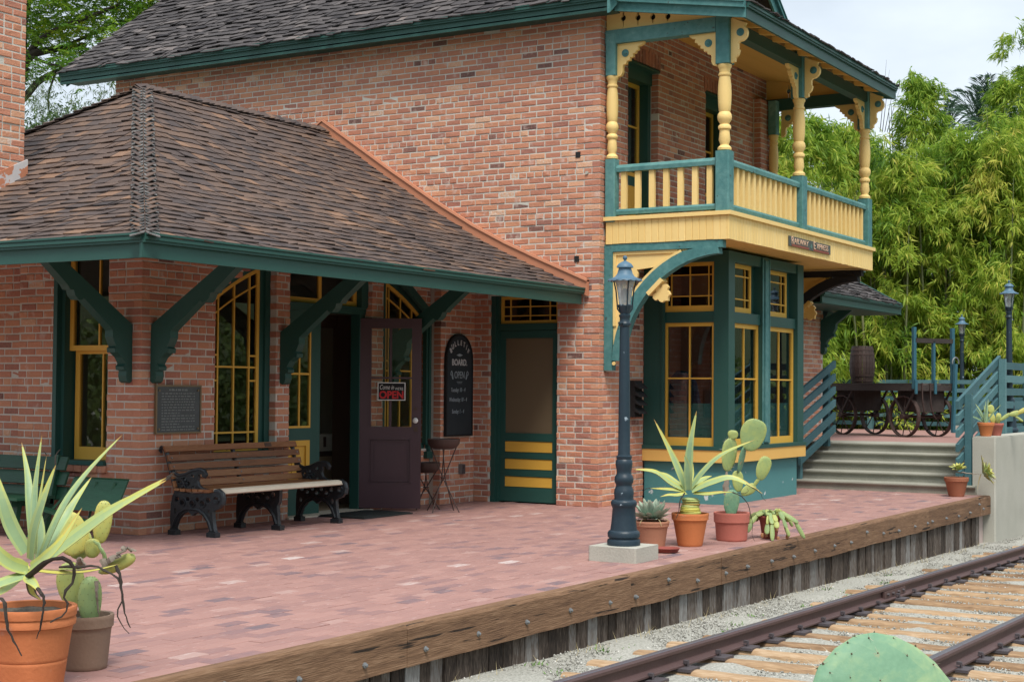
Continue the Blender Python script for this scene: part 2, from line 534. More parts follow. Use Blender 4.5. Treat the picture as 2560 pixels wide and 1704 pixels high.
m_leafy = dict(rough=0.6, spec=0.35)
m_bamboo = mat('bamboo_leaf', [(0.0, (0.035, 0.095, 0.014)), (0.30, (0.125, 0.255, 0.026)), (0.55, (0.25, 0.39, 0.040)), (0.82, (0.45, 0.54, 0.075)), (1.0, (0.58, 0.54, 0.11))],
               tint=0.95, n1=(0.7, 0.25), n2=(8, 0.1), bump=0, transl=0.5, **m_leafy)
m_culm = mat('bamboo_culm', [(0.1, (0.09, 0.115, 0.05)), (0.9, (0.20, 0.205, 0.10))], rough=0.6)
m_treeleaf = mat('tree_leaf', [(0.0, (0.03, 0.09, 0.010)), (0.4, (0.095, 0.23, 0.016)), (0.75, (0.24, 0.38, 0.022)), (1.0, (0.46, 0.44, 0.04))], tint=0.95,
                 n1=(0.6, 0.3), n2=(6, 0.1), bump=0, transl=0.4, **m_leafy)
m_fern = mat('wispy_leaf', [(0.0, (0.04, 0.085, 0.025)), (0.5, (0.09, 0.16, 0.045)), (1.0, (0.22, 0.24, 0.08))], tint=0.95, n1=(0.6, 0.3), n2=(6, 0.1), bump=0, transl=0.35, **m_leafy)
m_palm = mat('palm_leaf', [(0.0, (0.03, 0.07, 0.045)), (0.6, (0.065, 0.13, 0.075)), (1.0, (0.13, 0.20, 0.10))], tint=0.9, n1=(1, 0.2), n2=(8, 0.1), bump=0, transl=0.25, **m_leafy)
m_ivy = mat('ivy_leaf', [(0.0, (0.025, 0.06, 0.012)), (0.5, (0.075, 0.15, 0.022)), (1.0, (0.22, 0.29, 0.045))], tint=0.95, n1=(1, 0.2), n2=(8, 0.1), bump=0, transl=0.3, **m_leafy)
m_bark = mat('bark', [(0.0, (0.018, 0.015, 0.012)), (1.0, (0.07, 0.055, 0.045))], rough=0.95, bump=0.8, bscale=14, stretch=(1, 1, 0.4))
m_soilground = mat('earth', [(0.1, (0.06, 0.055, 0.035)), (0.9, (0.14, 0.125, 0.085))], n1=(0.6, 0.5), n2=(12, 0.4), rough=0.95)
m_hill = mat('hill_scrub', [(0.0, (0.035, 0.06, 0.025)), (1.0, (0.10, 0.13, 0.06))], n1=(0.05, 0.6), n2=(0.8, 0.6), rough=0.95, bump=0)
# ------------------------------------------------------------------ ground, platform, steps (setting)
def zg(x):                                       # the ballast falls gently along the track
    return -0.45 - 0.0165 * x


gx = np.concatenate([[-400, -60], np.arange(-14, 30.1, 0.5), [60, 400]])
gy = np.array([-400, -60, -20, -14] + list(np.arange(-11, -4.4, 0.25)) + [0, 20, 60, 400], dtype=float)
GX, GY = np.meshgrid(gx, gy, indexing='ij')
GZ = -0.45 - 0.0165 * np.clip(GX, -14, 30)
inner = (GX > -13) & (GX < 29) & (GY > -10) & (GY < -5)
GZ = GZ + np.where(inner, RNG.normal(0, 0.012, GX.shape), 0)
GZ = GZ + np.where(inner, 0.018, 0) * np.clip((-5.1 - GY) / .5, 0.4, 1)
gv = np.stack([GX, GY, GZ], -1).reshape(-1, 3)
nxg, nyg = len(gx), len(gy)
ii, jj = np.meshgrid(np.arange(nxg - 1), np.arange(nyg - 1), indexing='ij')
gf = np.stack([ii * nyg + jj, (ii + 1) * nyg + jj, (ii + 1) * nyg + jj + 1, ii * nyg + jj + 1], -1).reshape(-1, 4)
np_mesh('ground', gv, gf, np.full(len(gf), 0.5), m_gravel, kind='structure', smooth=True)

# platform: bed, pavers, edge timbers, plank face
platform = thing('platform', 'red brick platform with a timber edge and grey plank face above the track', None, kind='structure')
PX0, PX1, PYF = -9.5, 10.36, -5.06
mb = MB()
mb.box(PX0, PX1, PYF + 0.06, 0.4, -0.7, -0.008)
mb.box(PX0, 0.3, 0.4, 6.5, -0.7, -0.008)
mb.build('paver_bed', m_joint, platform)
PAV = []
y = PYF + 0.055
row = 0
while y < 6.4:
    w = 0.1
    x = PX0 + (0.104 if row % 2 else 0.0) + random.uniform(-.01, .01)
    while x < PX1 - 0.05:
        l = 0.2
        hid = (y > 0.02 and x > 0.0 - .1 * (y > 1.6)) or (y > .35 and x > .05) or (x > 5.5 and y > -1.85) or (6.7 < x < 9.1 and y > -2.9)
        if not hid:
            t = random.gauss(0.50, 0.12)
            q = random.random()
            if q < 0.014:
                t = random.uniform(0.82, 1.0)
            elif q < 0.12:
                t = random.uniform(0.0, 0.25)
            PAV.append((x, min(x + l, PX1), y, y + w, random.gauss(0, 0.0012), min(1, max(0, t))))
        x += l + 0.006
    y += w + 0.0055
    row += 1

bm_j = [PX0, -6.5, -3.05, -0.22, 1.45, 4.6, 7.49, 9.82, 10.36]
k = 0
for a, b in zip(bm_j[:-1], bm_j[1:]):
    mb = MB()
    N = max(2, int((b - a) / 0.25))
    g = 0.003
    ring = []
    t = random.uniform(.3, .7)
    for i in range(N + 1):
        x = lerp(a + g, b - g, i / N)
        dz, dy = random.gauss(0, .003), random.gauss(0, .003)
        c = random.uniform(.006, .016)
        ring.append([(x, -5.105 + dy, -0.235 + dz), (x, -5.105 + dy, -0.008 - c + dz), (x, -5.105 + c + dy, 0.002 + dz), (x, -5.0, 0.0), (x, -5.0, -0.235 + dz)])
    vs = [p for r in ring for p in r]
    fs = []
    for i in range(N):
        for q in range(5):
            fs.append((i * 5 + q, i * 5 + (q + 1) % 5, (i + 1) * 5 + (q + 1) % 5, (i + 1) * 5 + q))
    fs.append((4, 3, 2, 1, 0))
    fs.append(tuple(N * 5 + q for q in range(5)))
    mb.add(vs, fs, t)
    beam = mb.build('edge_timber', m_wood, platform)
bolt_x = [-6.9, -6.3, -5.7, -5.15, -4.6, -4.03, -3.46, -2.87, -2.3, -1.71, -1.13, -.55, -0.13, 0.42, 0.96, 1.53, 2.0, 2.55, 3.1, 3.65, 4.2, 4.7, 5.2, 5.75, 6.3, 6.9, 7.4, 7.6, 8.2, 8.75, 9.3, 9.75, 9.95]
for i, x in enumerate(bolt_x):
    mb = MB()
    F = Fr((x, -5.108, -0.15 + (0.06 if i % 9 == 4 else 0) + random.uniform(-.012, .012)), (0, 0, 1), (0, -1, 0), V=(1, 0, 0))
    pts = [F.p(0, 0, d) for d in (-.03, .005, .008, .017, .021)]
    mb.tube(pts, [.017, .017, .011, .010, .004], n=8)
    mb.build('bolt', m_galv, platform)
x = PX0
while x < 10.0:
    w = random.choice([0.13, 0.15, 0.17, 0.19, 0.11])
    mb = MB()
    d = random.uniform(-.012, .012)
    zt, zb = -0.237, zg(x) - 0.12
    mb.hexa([(x + .002, -5.055 + d, zb), (x + w - .004, -5.055 + d + random.uniform(-.006, .006), zb), (x + w - .004, -4.99, zb), (x + .002, -4.99, zb),
             (x + .002, -5.055 + d, zt), (x + w - .004, -5.055 + d, zt), (x + w - .004, -4.99, zt), (x + .002, -4.99, zt)], random.betavariate(1.4, 1.4))
    mb.build('plank', m_plank, platform)
    x += w

# concrete steps up to the second platform
steps = thing('steps', 'worn concrete steps with rounded nosings rising from the brick platform', None, kind='structure')
for i in range(5):
    x0, z1 = 10.28 + 0.345 * i, 0.122 * (i + 1)
    mb = MB()
    Fy = Fr((0, -4.92, 0), (1, 0, 0), (0, 1, 0))
    mb.plate(Fy, [[(x0 + .035, z1 - .122 if i else -.3), (x0 + .035, z1 - .045), (x0 + .006, z1 - .035), (x0, z1 - .02), (x0 + .004, z1 - .005), (x0 + .02, z1),
                   (x0 + .80, z1), (x0 + .80, z1 - .122 if i else -.3)]], 0, 3.05, random.uniform(.3, .7))
    mb.build('step', m_step, steps)
land = thing('upper_platform', 'raised pink brick platform beyond the steps', None, kind='structure')
mb = MB()
mb.box(12.02, 19.9, -4.9, 9, -0.6, 0.606)
mb.build('paving', m_paver, land)
mb = MB()
mb.box(13.0, 60, -4.88, 40, -1.1, 0.45)
tag(mb.build('earth_bank', m_soilground), kind='structure')

# ------------------------------------------------------------------ the station building
B = thing('station_building', 'red brick railway station with shingled roofs and green and yellow woodwork', 'building')
BR = []                                          # every brick to lay: (frame, u0, u1, v0, v1, proud, tint, parent)
PITCH, BL = 0.0718, 0.203


def brick_wall(F, u0, u1, v0, v1, parent_name='wall', openings=(), lo=None, hi=None, keep=None, tone=0.0, thick=0.22, bricks=True, start=None):
    mb = MB()
    tops = [(a, b, c, (d if callable(d) else (lambda u, d=d: d))) for a, b, c, d in openings]
    g = .006                                     # mortar stands back from the brick ends at openings and corners
    e0, e1 = u0 + (.0095 if lo is not None else .004), u1 - (.0095 if hi is not None else .004)
    cuts = sorted(set([e0, e1] + [q for a, b, c, d in openings for q in (a - g, b + g)] +
                      [lerp(a - g, b + g, i / 16) for a, b, c, d in openings if callable(d) for i in range(17)]))
    cuts = [c for c in cuts if e0 - 1e-6 <= c <= e1 + 1e-6]
    for a, b in zip(cuts[:-1], cuts[1:]):
        m = (a + b) / 2
        spans = [(v0, v1)]
        for oa, ob, oc, od in tops:
            if oa - g < m < ob + g:
                new = []
                for s0, s1 in spans:
                    if oc - g > s0:
                        new.append((s0, min(oc - g, s1)))
                    if od(m) + g < s1:
                        new.append((max(od(m) + g, s0), s1))
                spans = new
        for s0, s1 in spans:
            if s1 - s0 > 1e-4:
                mb.fbox(F, a, b, s0, s1, -thick, -0.0055, .5)
    wall = mb.build(parent_name, m_mortar, B)
    if not bricks:
        return wall
    r = 0
    z = v0 if start is None else start
    while z + PITCH * .6 < v1:
        h = min(PITCH - 0.0135, v1 - z)
        par = r % 2
        a0 = u0 + (0.102 if (lo is not None and par == lo) else 0.0)
        a1 = u1 - (0.102 if (hi is not None and par == hi) else 0.0)
        header = (r % 7 == 5)
        L = 0.098 if header else BL
        if header:
            u = a0
        else:
            u = a0 if (lo is not None or par == 0) else a0 - 0.107
        zm = z + h / 2
        blocks = [(oa, ob) for oa, ob, oc, od in tops for _ in (0,) if oc < zm]
        while u < a1 - 0.02:
            e = u + L + random.uniform(-.004, .004)
            p, q = max(u, a0), min(e, a1)
            segs = [(p, q)]
            for oa, ob, oc, od in tops:
                if not (oc - 0.01 < zm):
                    continue
                ns = []
                for s, t in segs:
                    x = s
                    # parts outside the opening at this height
                    if t <= oa or s >= ob or (od((s + t) / 2) < zm - h * .4):
                        ns.append((s, t))
                        continue
                    if s < oa:
                        ns.append((s, oa))
                    if t > ob:
                        ns.append((ob, t))
                segs = ns
            for s, t in segs:
                if t - s > 0.025 and (keep is None or keep((s + t) / 2, zm)):
                    ti = random.gauss(0.58, 0.15)
                    if random.random() < 0.03:
                        ti = 0.99
                    if random.random() < 0.022:
                        ti = random.uniform(0, .15)
                    if parent_name == 'pier' or (F.N.x < -.5 and F.O.x > 5 and s < -1.2 and z < 1.05 and random.random() < .6 - .4 * z):
                        ti = random.uniform(.05, .4)   # darker replacement bricks at the foot of the pier
                    BR.append((F, s, t, z, z + h, random.gauss(0.0, 0.0018), min(1, max(0, ti + tone)), wall))
            u = e + 0.0125 + random.uniform(-.002, .002)
        z += PITCH
        r += 1
    return wall


def arch(u):
    return -0.35 + math.sqrt(max(0.01, 10.26 - (u - 2.85) ** 2))


# wing, front wall and left wall
F_front = Fr((0, 0, 0), (1, 0, 0), (0, -1, 0))
F_left = Fr((0, 0, 0), (0, 1, 0), (-1, 0, 0))
brick_wall(F_front, 0, 4.72, 0, 3.02, openings=[(1.0, 1.91, 0.66, arch), (2.13, 3.56, -0.1, 2.62), (3.78, 4.66, 0.66, arch)], lo=0)
brick_wall(F_left, 0, 1.62, 0, 3.02, openings=[(0.43, 1.12, 0.62, 2.75)], lo=1)
F_left2 = Fr((0.1, 1.62, 0), (0, 1, 0), (-1, 0, 0))
brick_wall(F_left2, 0, 4.2, 0, 3.0)
F_board = Fr((4.72, -0.15, 0), (1, 0, 0), (0, -1, 0))
brick_wall(F_board, 0.0, 0.74, 0, 3.05, thick=.16)
# two-storey block: end wall, front wall
F_end = Fr((5.46, 0, 0), (0, 1, 0), (-1, 0, 0))


def above_roof(u, v):
    if u < -0.06:
        return True
    rz = 3.2 + .638 * (u + .14) if u < 2.18 else 4.68 - .638 * (u - 2.18)
    return v > rz - .12


brick_wall(F_end, -1.85, 5.95, 0, 5.86, openings=[(-1.29, -0.36, -0.1, 2.47)], lo=1, keep=above_roof)
F_main = Fr((5.46, -1.85, 0), (1, 0, 0), (0, -1, 0))
brick_wall(F_main, 0, 7.6, 0, 3.2, openings=[(1.17, 3.68, -.1, 3.1)], lo=0, hi=0, keep=lambda u, v: u < 1.2 or u > 3.6)
brick_wall(F_main, 0, 5.44, 3.2, 5.86, openings=[(0.72, 1.56, 3.3, 5.33), (3.02, 3.86, 3.3, 5.33)], lo=1, tone=-0.10, start=PITCH * 45)
# hidden walls, plain
mb = MB()
mb.box(13.06 - .22, 13.05, -1.6, 5, 0, 3.6)
mb.box(10.9 - .22, 10.89, -1.6, 5.7, 3.2, 5.8)
mb.box(5.7, 10.9, 5.72, 5.94, 0, 5.8)
mb.box(5.72, 10.9, -1.62, 5.7, 3.12, 3.2)
mb.box(.35, 5.2, 5.6, 5.8, 0, 3)
mb.build('rear_wall', m_brick, B)
# pilaster at the right of the balcony
F_pil = Fr((10.12, -1.97, 0), (1, 0, 0), (0, -1, 0))
brick_wall(F_pil, 0, 0.5, 3.3, 5.5, tone=-.1, thick=.12)
# interior
mb = MB()
mb.box(.24, 5.44, 3.4, 3.5, 0, 3.0, .6)
mb.box(.2, 5.46, 0.2, 3.5, -.02, 0.012, .2)
mb.box(.3, 5.4, 0.0, 3.4, 2.99, 3.0, .5)
mb.build('room_lining', m_inside, B)
mb = MB()
mb.box(5.7, 10.6, 1.2, 1.3, 0, 3.0)
mb.box(5.7, 10.6, -1.6, 1.3, -.02, 0.03)
mb.build('room_lining', m_dark, B)
# brick sill course under the left window
for i in range(7):
    mb = MB()
    a = .41 + i * .104
    mb.fbox(F_left, a, a + .094, .555, .617, -.08, .028, random.uniform(.35, .75))
    mb.build('sill_brick', m_brick, B)
# small iron wall anchors on the end wall
for u, v in ((-1.56, 4.1), (-1.55, 2.88)):
    mb = MB()
    mb.fbox(F_end, u - .03, u + .03, v - .035, v + .035, -.02, .008)
    mb.build('wall_anchor', m_black, B)
mb = MB()
mb.tube([F_end.p(-1.68, 3.88, 0), F_end.p(-1.68, 3.88, .015)], .020, n=10)
mb.build('vent_cap', m_concrete, B)

# ------------------------------------------------------------------ roofs
SH = []                                          # every shingle: (8 points, tint, parent, material)


def shingle_plane(P, E, S, L, lims, parent, m, expo=0.138, tone=0.0, s0=-0.03, wild=1.0):
    """P: point on the eave, E: along the eave, S: up the slope, lims(s) -> (a,b) along E"""
    P, E, S = Vector(P), Vector(E).normalized(), Vector(S).normalized()
    N = E.cross(S).normalized()
    if N.z < 0:
        N = -N
    s = s0
    rowi = 0
    while s < L - 0.02:
        a, b = lims(max(s, 0))
        u = a - random.uniform(0, .1)
        rt = random.gauss(0, .04)
        while u < b:
            w = random.choice([.09, .11, .14, .17, .20, .23])
            p, q = max(u, a), min(u + w - .004, b)
            if q - p > .02:
                sb = s + random.gauss(0, .008 * wild)
                st = min(sb + .195, L)
                th = .011 + random.uniform(0, .005)
                lift = .010 + max(0, random.gauss(0, .005 * wild))
                tw = random.gauss(0, .003 * wild)
                t = random.gauss(.5, .2) + rt + tone
                if random.random() < .025:
                    t = random.uniform(.9, 1.0)
                pts = [P + E * p + S * sb + N * (lift + tw), P + E * q + S * sb + N * (lift - tw), P + E * q + S * st + N * .001, P + E * p + S * st + N * .001,
                       P + E * p + S * sb + N * (lift + th + tw), P + E * q + S * sb + N * (lift + th - tw), P + E * q + S * st + N * .004, P + E * p + S * st + N * .004]
                SH.append((pts, min(1, max(0, t)), parent, m))
            u += w
        s += expo + random.gauss(0, .002)
        rowi += 1


def roof_part(polys, name='roof', thick=.03, m=None):
    mb = MB()
    for P in polys:
        P = [Vector(p) for p in P]
        n = (P[1] - P[0]).cross(P[2] - P[0]).normalized()
        if n.z < 0:
            n = -n
        k = len(P)
        vs = [p - n * .004 for p in P] + [p - n * thick for p in P]
        fs = [tuple(range(k)), tuple(k + i for i in range(k - 1, -1, -1))] + [(i, (i + 1) % k, k + (i + 1) % k, k + i) for i in range(k)]
        mb.add(vs, fs, .3)
    return mb.build(name, m or m_shingle, B)


# low hipped wing roof with a bell-cast eave; profile across the eave (distance in, height)
PRF = [(-1.65, 2.52), (-1.10, 2.752), (-0.60, 2.975), (-0.14, 3.205), (0.40, 3.52), (1.10, 3.965), (2.18, 4.68)]
A0, A2 = PRF[0], PRF[-1]
XE = 5.43
yb = lambda y: 4.36 - y
CUM = [0.0]
for p, q in zip(PRF[:-1], PRF[1:]):
    CUM.append(CUM[-1] + math.hypot(q[0] - p[0], q[1] - p[1]))


def prof_at(s):
    for i in range(len(PRF) - 1):
        if s <= CUM[i + 1] or i == len(PRF) - 2:
            f = (s - CUM[i]) / (CUM[i + 1] - CUM[i])
            return lerp(PRF[i][0], PRF[i + 1][0], f), lerp(PRF[i][1], PRF[i + 1][1], f)


pol = []
for p, q in zip(PRF[:-1], PRF[1:]):
    pol.append([(p[0], p[0], p[1]), (XE, p[0], p[1]), (XE, q[0], q[1]), (q[0], q[0], q[1])])
    pol.append([(p[0], p[0], p[1]), (q[0], q[0], q[1]), (q[0], yb(q[0]), q[1]), (p[0], yb(p[0]), p[1])])
    pol.append([(p[0], yb(p[0]), p[1]), (XE, yb(p[0]), p[1]), (XE, yb(q[0]), q[1]), (q[0], yb(q[0]), q[1])])
low = roof_part(pol)


def shingle_curve(place_, lims, parent, m, expo, wild=1.0):
    """place_(u, run, z): a point from the distance along the eave and the profile"""
    s = -.03
    L = CUM[-1]
    while s < L - .03:
        a, b = lims(max(s, 0))
        u = a - random.uniform(0, .1)
        rt = random.gauss(0, .035)
        while u < b:
            w = random.choice([.10, .12, .14, .17, .20, .23])
            p, q = max(u, a), min(u + w - .005, b)
            if q - p > .02:
                sb = s + random.gauss(0, .009 * wild)
                st = min(sb + .20, L)
                th = .009 + random.uniform(0, .005)
                lift = .008 + max(0, random.gauss(0, .005 * wild))
                tw = random.gauss(0, .003 * wild)
                t = random.gauss(.5, .17) + rt
                if random.random() < .03:
                    t = random.uniform(.9, 1.0)
                (ra, za), (rb2, zb2) = prof_at(sb), prof_at(st)
                n_ = Vector((zb2 - za, rb2 - ra)).normalized()      # (-run, +z)
                def P(uu, r, z, h):
                    return place_(uu, r - n_.x * h, z + n_.y * h)
                SH.append(([P(p, ra, za, lift + tw), P(q, ra, za, lift - tw), P(q, rb2, zb2, .001), P(p, rb2, zb2, .001),
                            P(p, ra, za, lift + th + tw), P(q, ra, za, lift + th - tw), P(q, rb2, zb2, .004), P(p, rb2, zb2, .004)], min(1, max(0, t)), parent, m))
            u += w
        s += expo + random.gauss(0, .002)


shingle_curve(lambda u, r, z: Vector((u, r, z)), lambda s: (prof_at(s)[0], XE), low, m_shingle, .142)
shingle_curve(lambda u, r, z: Vector((r, u, z)), lambda s: (prof_at(s)[0], yb(prof_at(s)[0])), low, m_shingle, .142)


# hip and ridge cap shingles
def cap_line(P, Q, sideA, sideB, w=.12, step=.062, name='hip_shingle', m=None, lift=.02):
    P, Q = Vector(P), Vector(Q)
    d = (Q - P)
    L = d.length
    d.normalize()
    n = int(L / step)
    for i in range(n):
        for k, sd_ in enumerate((sideA, sideB)):
            sv = Vector(sd_)
            sv = (sv - d * sv.dot(d)).normalized()
            N = d.cross(sv)
            if N.z < 0:
                N = -N
            jit = random.gauss(0, .004)
            p0 = P + d * (i * step + jit)
            l = .17
            e0 = lift + .008 + random.uniform(0, .007)
            ww = w * random.uniform(.92, 1.08)
            sk = random.gauss(-.035, .006) if name == 'hip_shingle' else random.gauss(0, .006)
            mb = MB()
            bend = .012 + random.uniform(0, .016)
            a, b = p0 + N * (e0 + .006), p0 + sv * ww + N * (e0 - .006 + bend * .3) + d * sk
            e, f = p0 + d * l + N * .010, p0 + d * (l + sk) + sv * ww + N * .004
            th = N * .009
            mb.hexa([a, b, f, e, a + th, b + th, f + th * .4, e + th * .4], random.betavariate(2, 2))
            mb.build(name, m or m_hipcap, low)


for i_, (p, q) in enumerate(zip(PRF[:-1], PRF[1:])):
    e_ = .03 if i_ == 0 else 0
    cap_line((p[0] - e_, p[0] - e_, p[1] - e_ * .4), (q[0], q[0], q[1]), (1, 0, 0.05 + .03 * i_), (0, 1, 0.05 + .03 * i_), step=.118, w=.108, lift=.010)
cap_line((XE, A2[0], A2[1] + .012), (A2[0] - .1, A2[0], A2[1] + .012), (0, 1, -.6), (0, -1, -.6), name='ridge_shingle', m=m_shingle, step=.1)
for p, q in zip(PRF[:-1], PRF[1:]):
    cap_line((p[0], yb(p[0]), p[1]), (q[0], yb(q[0]), q[1]), (0, -1, 0.2), (1, 0, 0.2), name='ridge_shingle', m=m_shingle, step=.11)

# eaves: fascia, crown moulding, soffit
def eave(P, Q, out, z1, hb=.115, hm=.075, name='fascia'):
    P, Q, out = Vector(P), Vector(Q), Vector(out)
    U = (Q - P).normalized()
    F = Fr((P.x, P.y, 0), U, out)
    L = (Q - P).length
    mb = MB()
    mb.fbox(F, 0, L, z1 - hm - hb, z1 - hm + .002, -.03, 0)
    fa = mb.build(name, m_green, B)
    mb = MB()
    for q, (a, b, d) in enumerate(((0, .022, .028), (.022, .045, .042), (.045, .058, .036), (.058, hm, .05))):
        mb.fbox(F, 0, L, z1 - hm + a, z1 - hm + b, -.028, d)
    mb.build('moulding', m_green, fa)
    return fa


eave((A0[0] - .03, A0[0], 0), (XE - .03, A0[0], 0), (0, -1, 0), 2.535)
eave((A0[0], A0[0] + .002, 0), (A0[0], 6.0, 0), (-1, 0, 0), 2.535)
mb = MB()
for i in range(11):
    y0 = -1.62 + i * .148
    s_ = lambda y: 2.40 + .42 * (y + 1.62)
    xa = y0 + .02
    mb.hexa([(xa, y0, s_(y0)), (XE - .02, y0, s_(y0)), (XE - .02, y0 + .142, s_(y0 + .142)), (xa + .14, y0 + .142, s_(y0 + .142)),
             (xa, y0, s_(y0) + .02), (XE - .02, y0, s_(y0) + .02), (XE - .02, y0 + .142, s_(y0 + .142) + .02), (xa + .14, y0 + .142, s_(y0 + .142) + .02)], random.uniform(.3, .7))
mb.build('soffit', m_green, B)
mb = MB()
for i in range(10):
    x0 = -1.615 + i * .148
    s_ = lambda y: 2.39 + .42 * (y + 1.62)
    ya_ = x0 + .02
    mb.hexa([(x0, ya_, s_(x0)), (x0, 6, s_(x0)), (x0 + .142, 6, s_(x0 + .142)), (x0 + .142, ya_ + .14, s_(x0 + .142)),
             (x0, ya_, s_(x0) + .018), (x0, 6, s_(x0) + .018), (x0 + .142, 6, s_(x0 + .142) + .018), (x0 + .142, ya_ + .14, s_(x0 + .142) + .018)], random.uniform(.3, .7))
mb.build('soffit', m_green, B)

# terracotta coloured flashing board where the wing roof meets the end wall
prof = [(-1.72, 2.49)] + PRF[1:] + [(4.5, 3.2)]
mb = MB()
Ff = Fr((5.45, 0, 0), (0, 1, 0), (-1, 0, 0))
for (a, b) in zip(prof[:-1], prof[1:]):
    mb.hexa([Ff.p(a[0], a[1] - .05, 0), Ff.p(b[0], b[1] - .05, 0), Ff.p(b[0], b[1] + .135, 0), Ff.p(a[0], a[1] + .135, 0),
             Ff.p(a[0], a[1] - .05, .05), Ff.p(b[0], b[1] - .05, .05), Ff.p(b[0], b[1] + .135, .05), Ff.p(a[0], a[1] + .135, .05)])
fl = mb.build('flashing', m_rust, B)
mb = MB()
for (a, b) in zip(prof[:-1], prof[1:]):
    mb.hexa([Ff.p(a[0], a[1] + .12, .0), Ff.p(b[0], b[1] + .12, .0), Ff.p(b[0], b[1] + .15, 0), Ff.p(a[0], a[1] + .15, 0),
             Ff.p(a[0], a[1] + .12, .066), Ff.p(b[0], b[1] + .12, .066), Ff.p(b[0], b[1] + .15, .06), Ff.p(a[0], a[1] + .15, .06)])
mb.build('flashing_edge', m_rust, fl)

# main gable roof, ridge running back from the track
EX, EZ, SL, RX = 5.1, 5.83, .73, 8.4
RZ = EZ + SL * (RX - EX)
GY0, GY1 = -2.12, 6.72
up = roof_part([[(EX, GY0, EZ), (EX, GY1, EZ), (RX, GY1, RZ), (RX, GY0, RZ)], [(RX, GY0, RZ), (RX, GY1, RZ), (2 * RX - EX, GY1, EZ), (2 * RX - EX, GY0, EZ)]], m=m_shingle2)
Lm = math.hypot(RX - EX, RZ - EZ)
shingle_plane((EX, GY0, EZ), (0, 1, 0), (RX - EX, 0, RZ - EZ), Lm, lambda s: (0, GY1 - GY0), up, m_shingle2, wild=1.9, s0=-.04)
eave((EX + .03, GY0 + .01, 0), (EX + .03, GY1 - .01, 0), (-1, 0, 0), EZ + .015, hb=.11, hm=.07)
mb = MB()
mb.box(EX + .03, 5.46, GY0 + .02, GY1 - .03, 5.70, 5.715)
mb.build('soffit', m_green, B)


def rake(P, Q, out, h=.16, name='rake_board', m=None, lift=.0):
    P, Q, out = Vector(P), Vector(Q), Vector(out).normalized()
    mb = MB()
    for (a, b, d0, d1) in ((-h, -.05, 0, .032), (-.05, .012, -.0, .075), (.012, .03, 0, .09)):
        mb.hexa([P + Z * a + out * d0, Q + Z * a + out * d0, Q + Z * b + out * d0, P + Z * b + out * d0,
                 P + Z * a + out * d1, Q + Z * a + out * d1, Q + Z * b + out * d1, P + Z * b + out * d1])
    return mb.build(name, m or m_green, B)


rake((EX + .05, GY1 - .14, EZ - .04), (RX, GY1 - .14, RZ - .08), (0, 1, 0))
rake((EX + .0, GY0, EZ), (RX, GY0, RZ), (0, -1, 0), h=.2, m=m_teal)
rake((RX, GY0, RZ), (2 * RX - EX, GY0, EZ), (0, -1, 0), h=.2, m=m_teal)
# gable wall boards behind the front rake
mb = MB()
mb.plate(Fr((0, -1.84, 0), (1, 0, 0), (0, -1, 0)), [[(5.48, 5.86), (10.88, 5.86), (10.88, 6.3), (RX, RZ - .1), (5.48, 6.05)]], -.05, .0)
mb.build('gable_boards', m_sill, B)
# a brick stack standing on the main roof, its painted flashing just in view
mb = MB()
mb.box(7.5, 8.1, 2.35, 3.05, 7.2, 8.9)
st = mb.build('chimney_stack', m_brick, B)
mb = MB()
mb.box(7.46, 8.12, 2.31, 3.09, 7.2, 7.86)
mb.build('stack_flashing', m_rust, st)

# right-hand porch roof beyond the bay
pr0 = (-2.6, 2.78)
L2 = 4.0
porch = roof_part([[(10.9, -2.6, 2.78), (14.7, -2.6, 2.78), (14.7, 1.0, 4.76), (10.9, 1.0, 4.76)]], m=m_shingle2)
shingle_plane((10.9, -2.6, 2.78), (1, 0, 0), (0, 3.6, 1.98), 4.1, lambda s: (0, 3.8), porch, m_shingle2, wild=1.6)
eave((10.9, -2.6, 0), (14.68, -2.6, 0), (0, -1, 0), 2.79, hb=.1, hm=.06)
rake((14.68, -2.6, 2.78), (14.68, 1.0, 4.76), (1, 0, 0))
mb = MB()
mb.box(10.92, 14.66, -2.58, -1.86, 2.62, 2.64)
mb.build('soffit', m_green, B)

# left chimney, standing on the hip
CX1, CY0 = .24, 1.86
F_ch = Fr((-1.0, CY0, 0), (1, 0, 0), (0, -1, 0))
brick_wall(F_ch, 0.86, CX1 + 1.0, 3.0, 7.2, thick=.3, parent_name='chimney', tone=.05)
F_ch2 = Fr((-1.0, CY0 + .06, 0), (1, 0, 0), (0, -1, 0))
brick_wall(F_ch2, 0.2, 0.86, 3.0, 7.2, lo=0, thick=.3, parent_name='chimney', tone=.05)
F_ch4 = Fr((-.80, CY0 + .06, 0), (0, 1, 0), (-1, 0, 0))
brick_wall(F_ch4, 0.0, 0.69, 2.9, 7.2, lo=1, thick=.2, parent_name='chimney', tone=.05)
F_ch3 = Fr((CX1 - .02, CY0 + .02, 0), (0, 1, 0), (1, 0, 0))
mb = MB()
mb.box(-.75, CX1 - .02, CY0 + .12, CY0 + .75, 2.9, 7.2)
mb.build('chimney', m_mortar, B)
mb = MB()
za, zb_ = 3.16, 3.45
Fc = Fr((-1.0, CY0 - .012, 0), (1, 0, 0), (0, -1, 0))
mb.hexa([Fc.p(.2, 2.75, 0), Fc.p(CX1 + 1.02, 3.38, 0), Fc.p(CX1 + 1.02, 3.60, 0), Fc.p(.2, 3.10, 0), Fc.p(.2, 2.75, .02), Fc.p(CX1 + 1.02, 3.38, .02), Fc.p(CX1 + 1.02, 3.60, .02), Fc.p(.2, 3.10, .02)])
mb.build('chimney_flashing', m_flash, B)
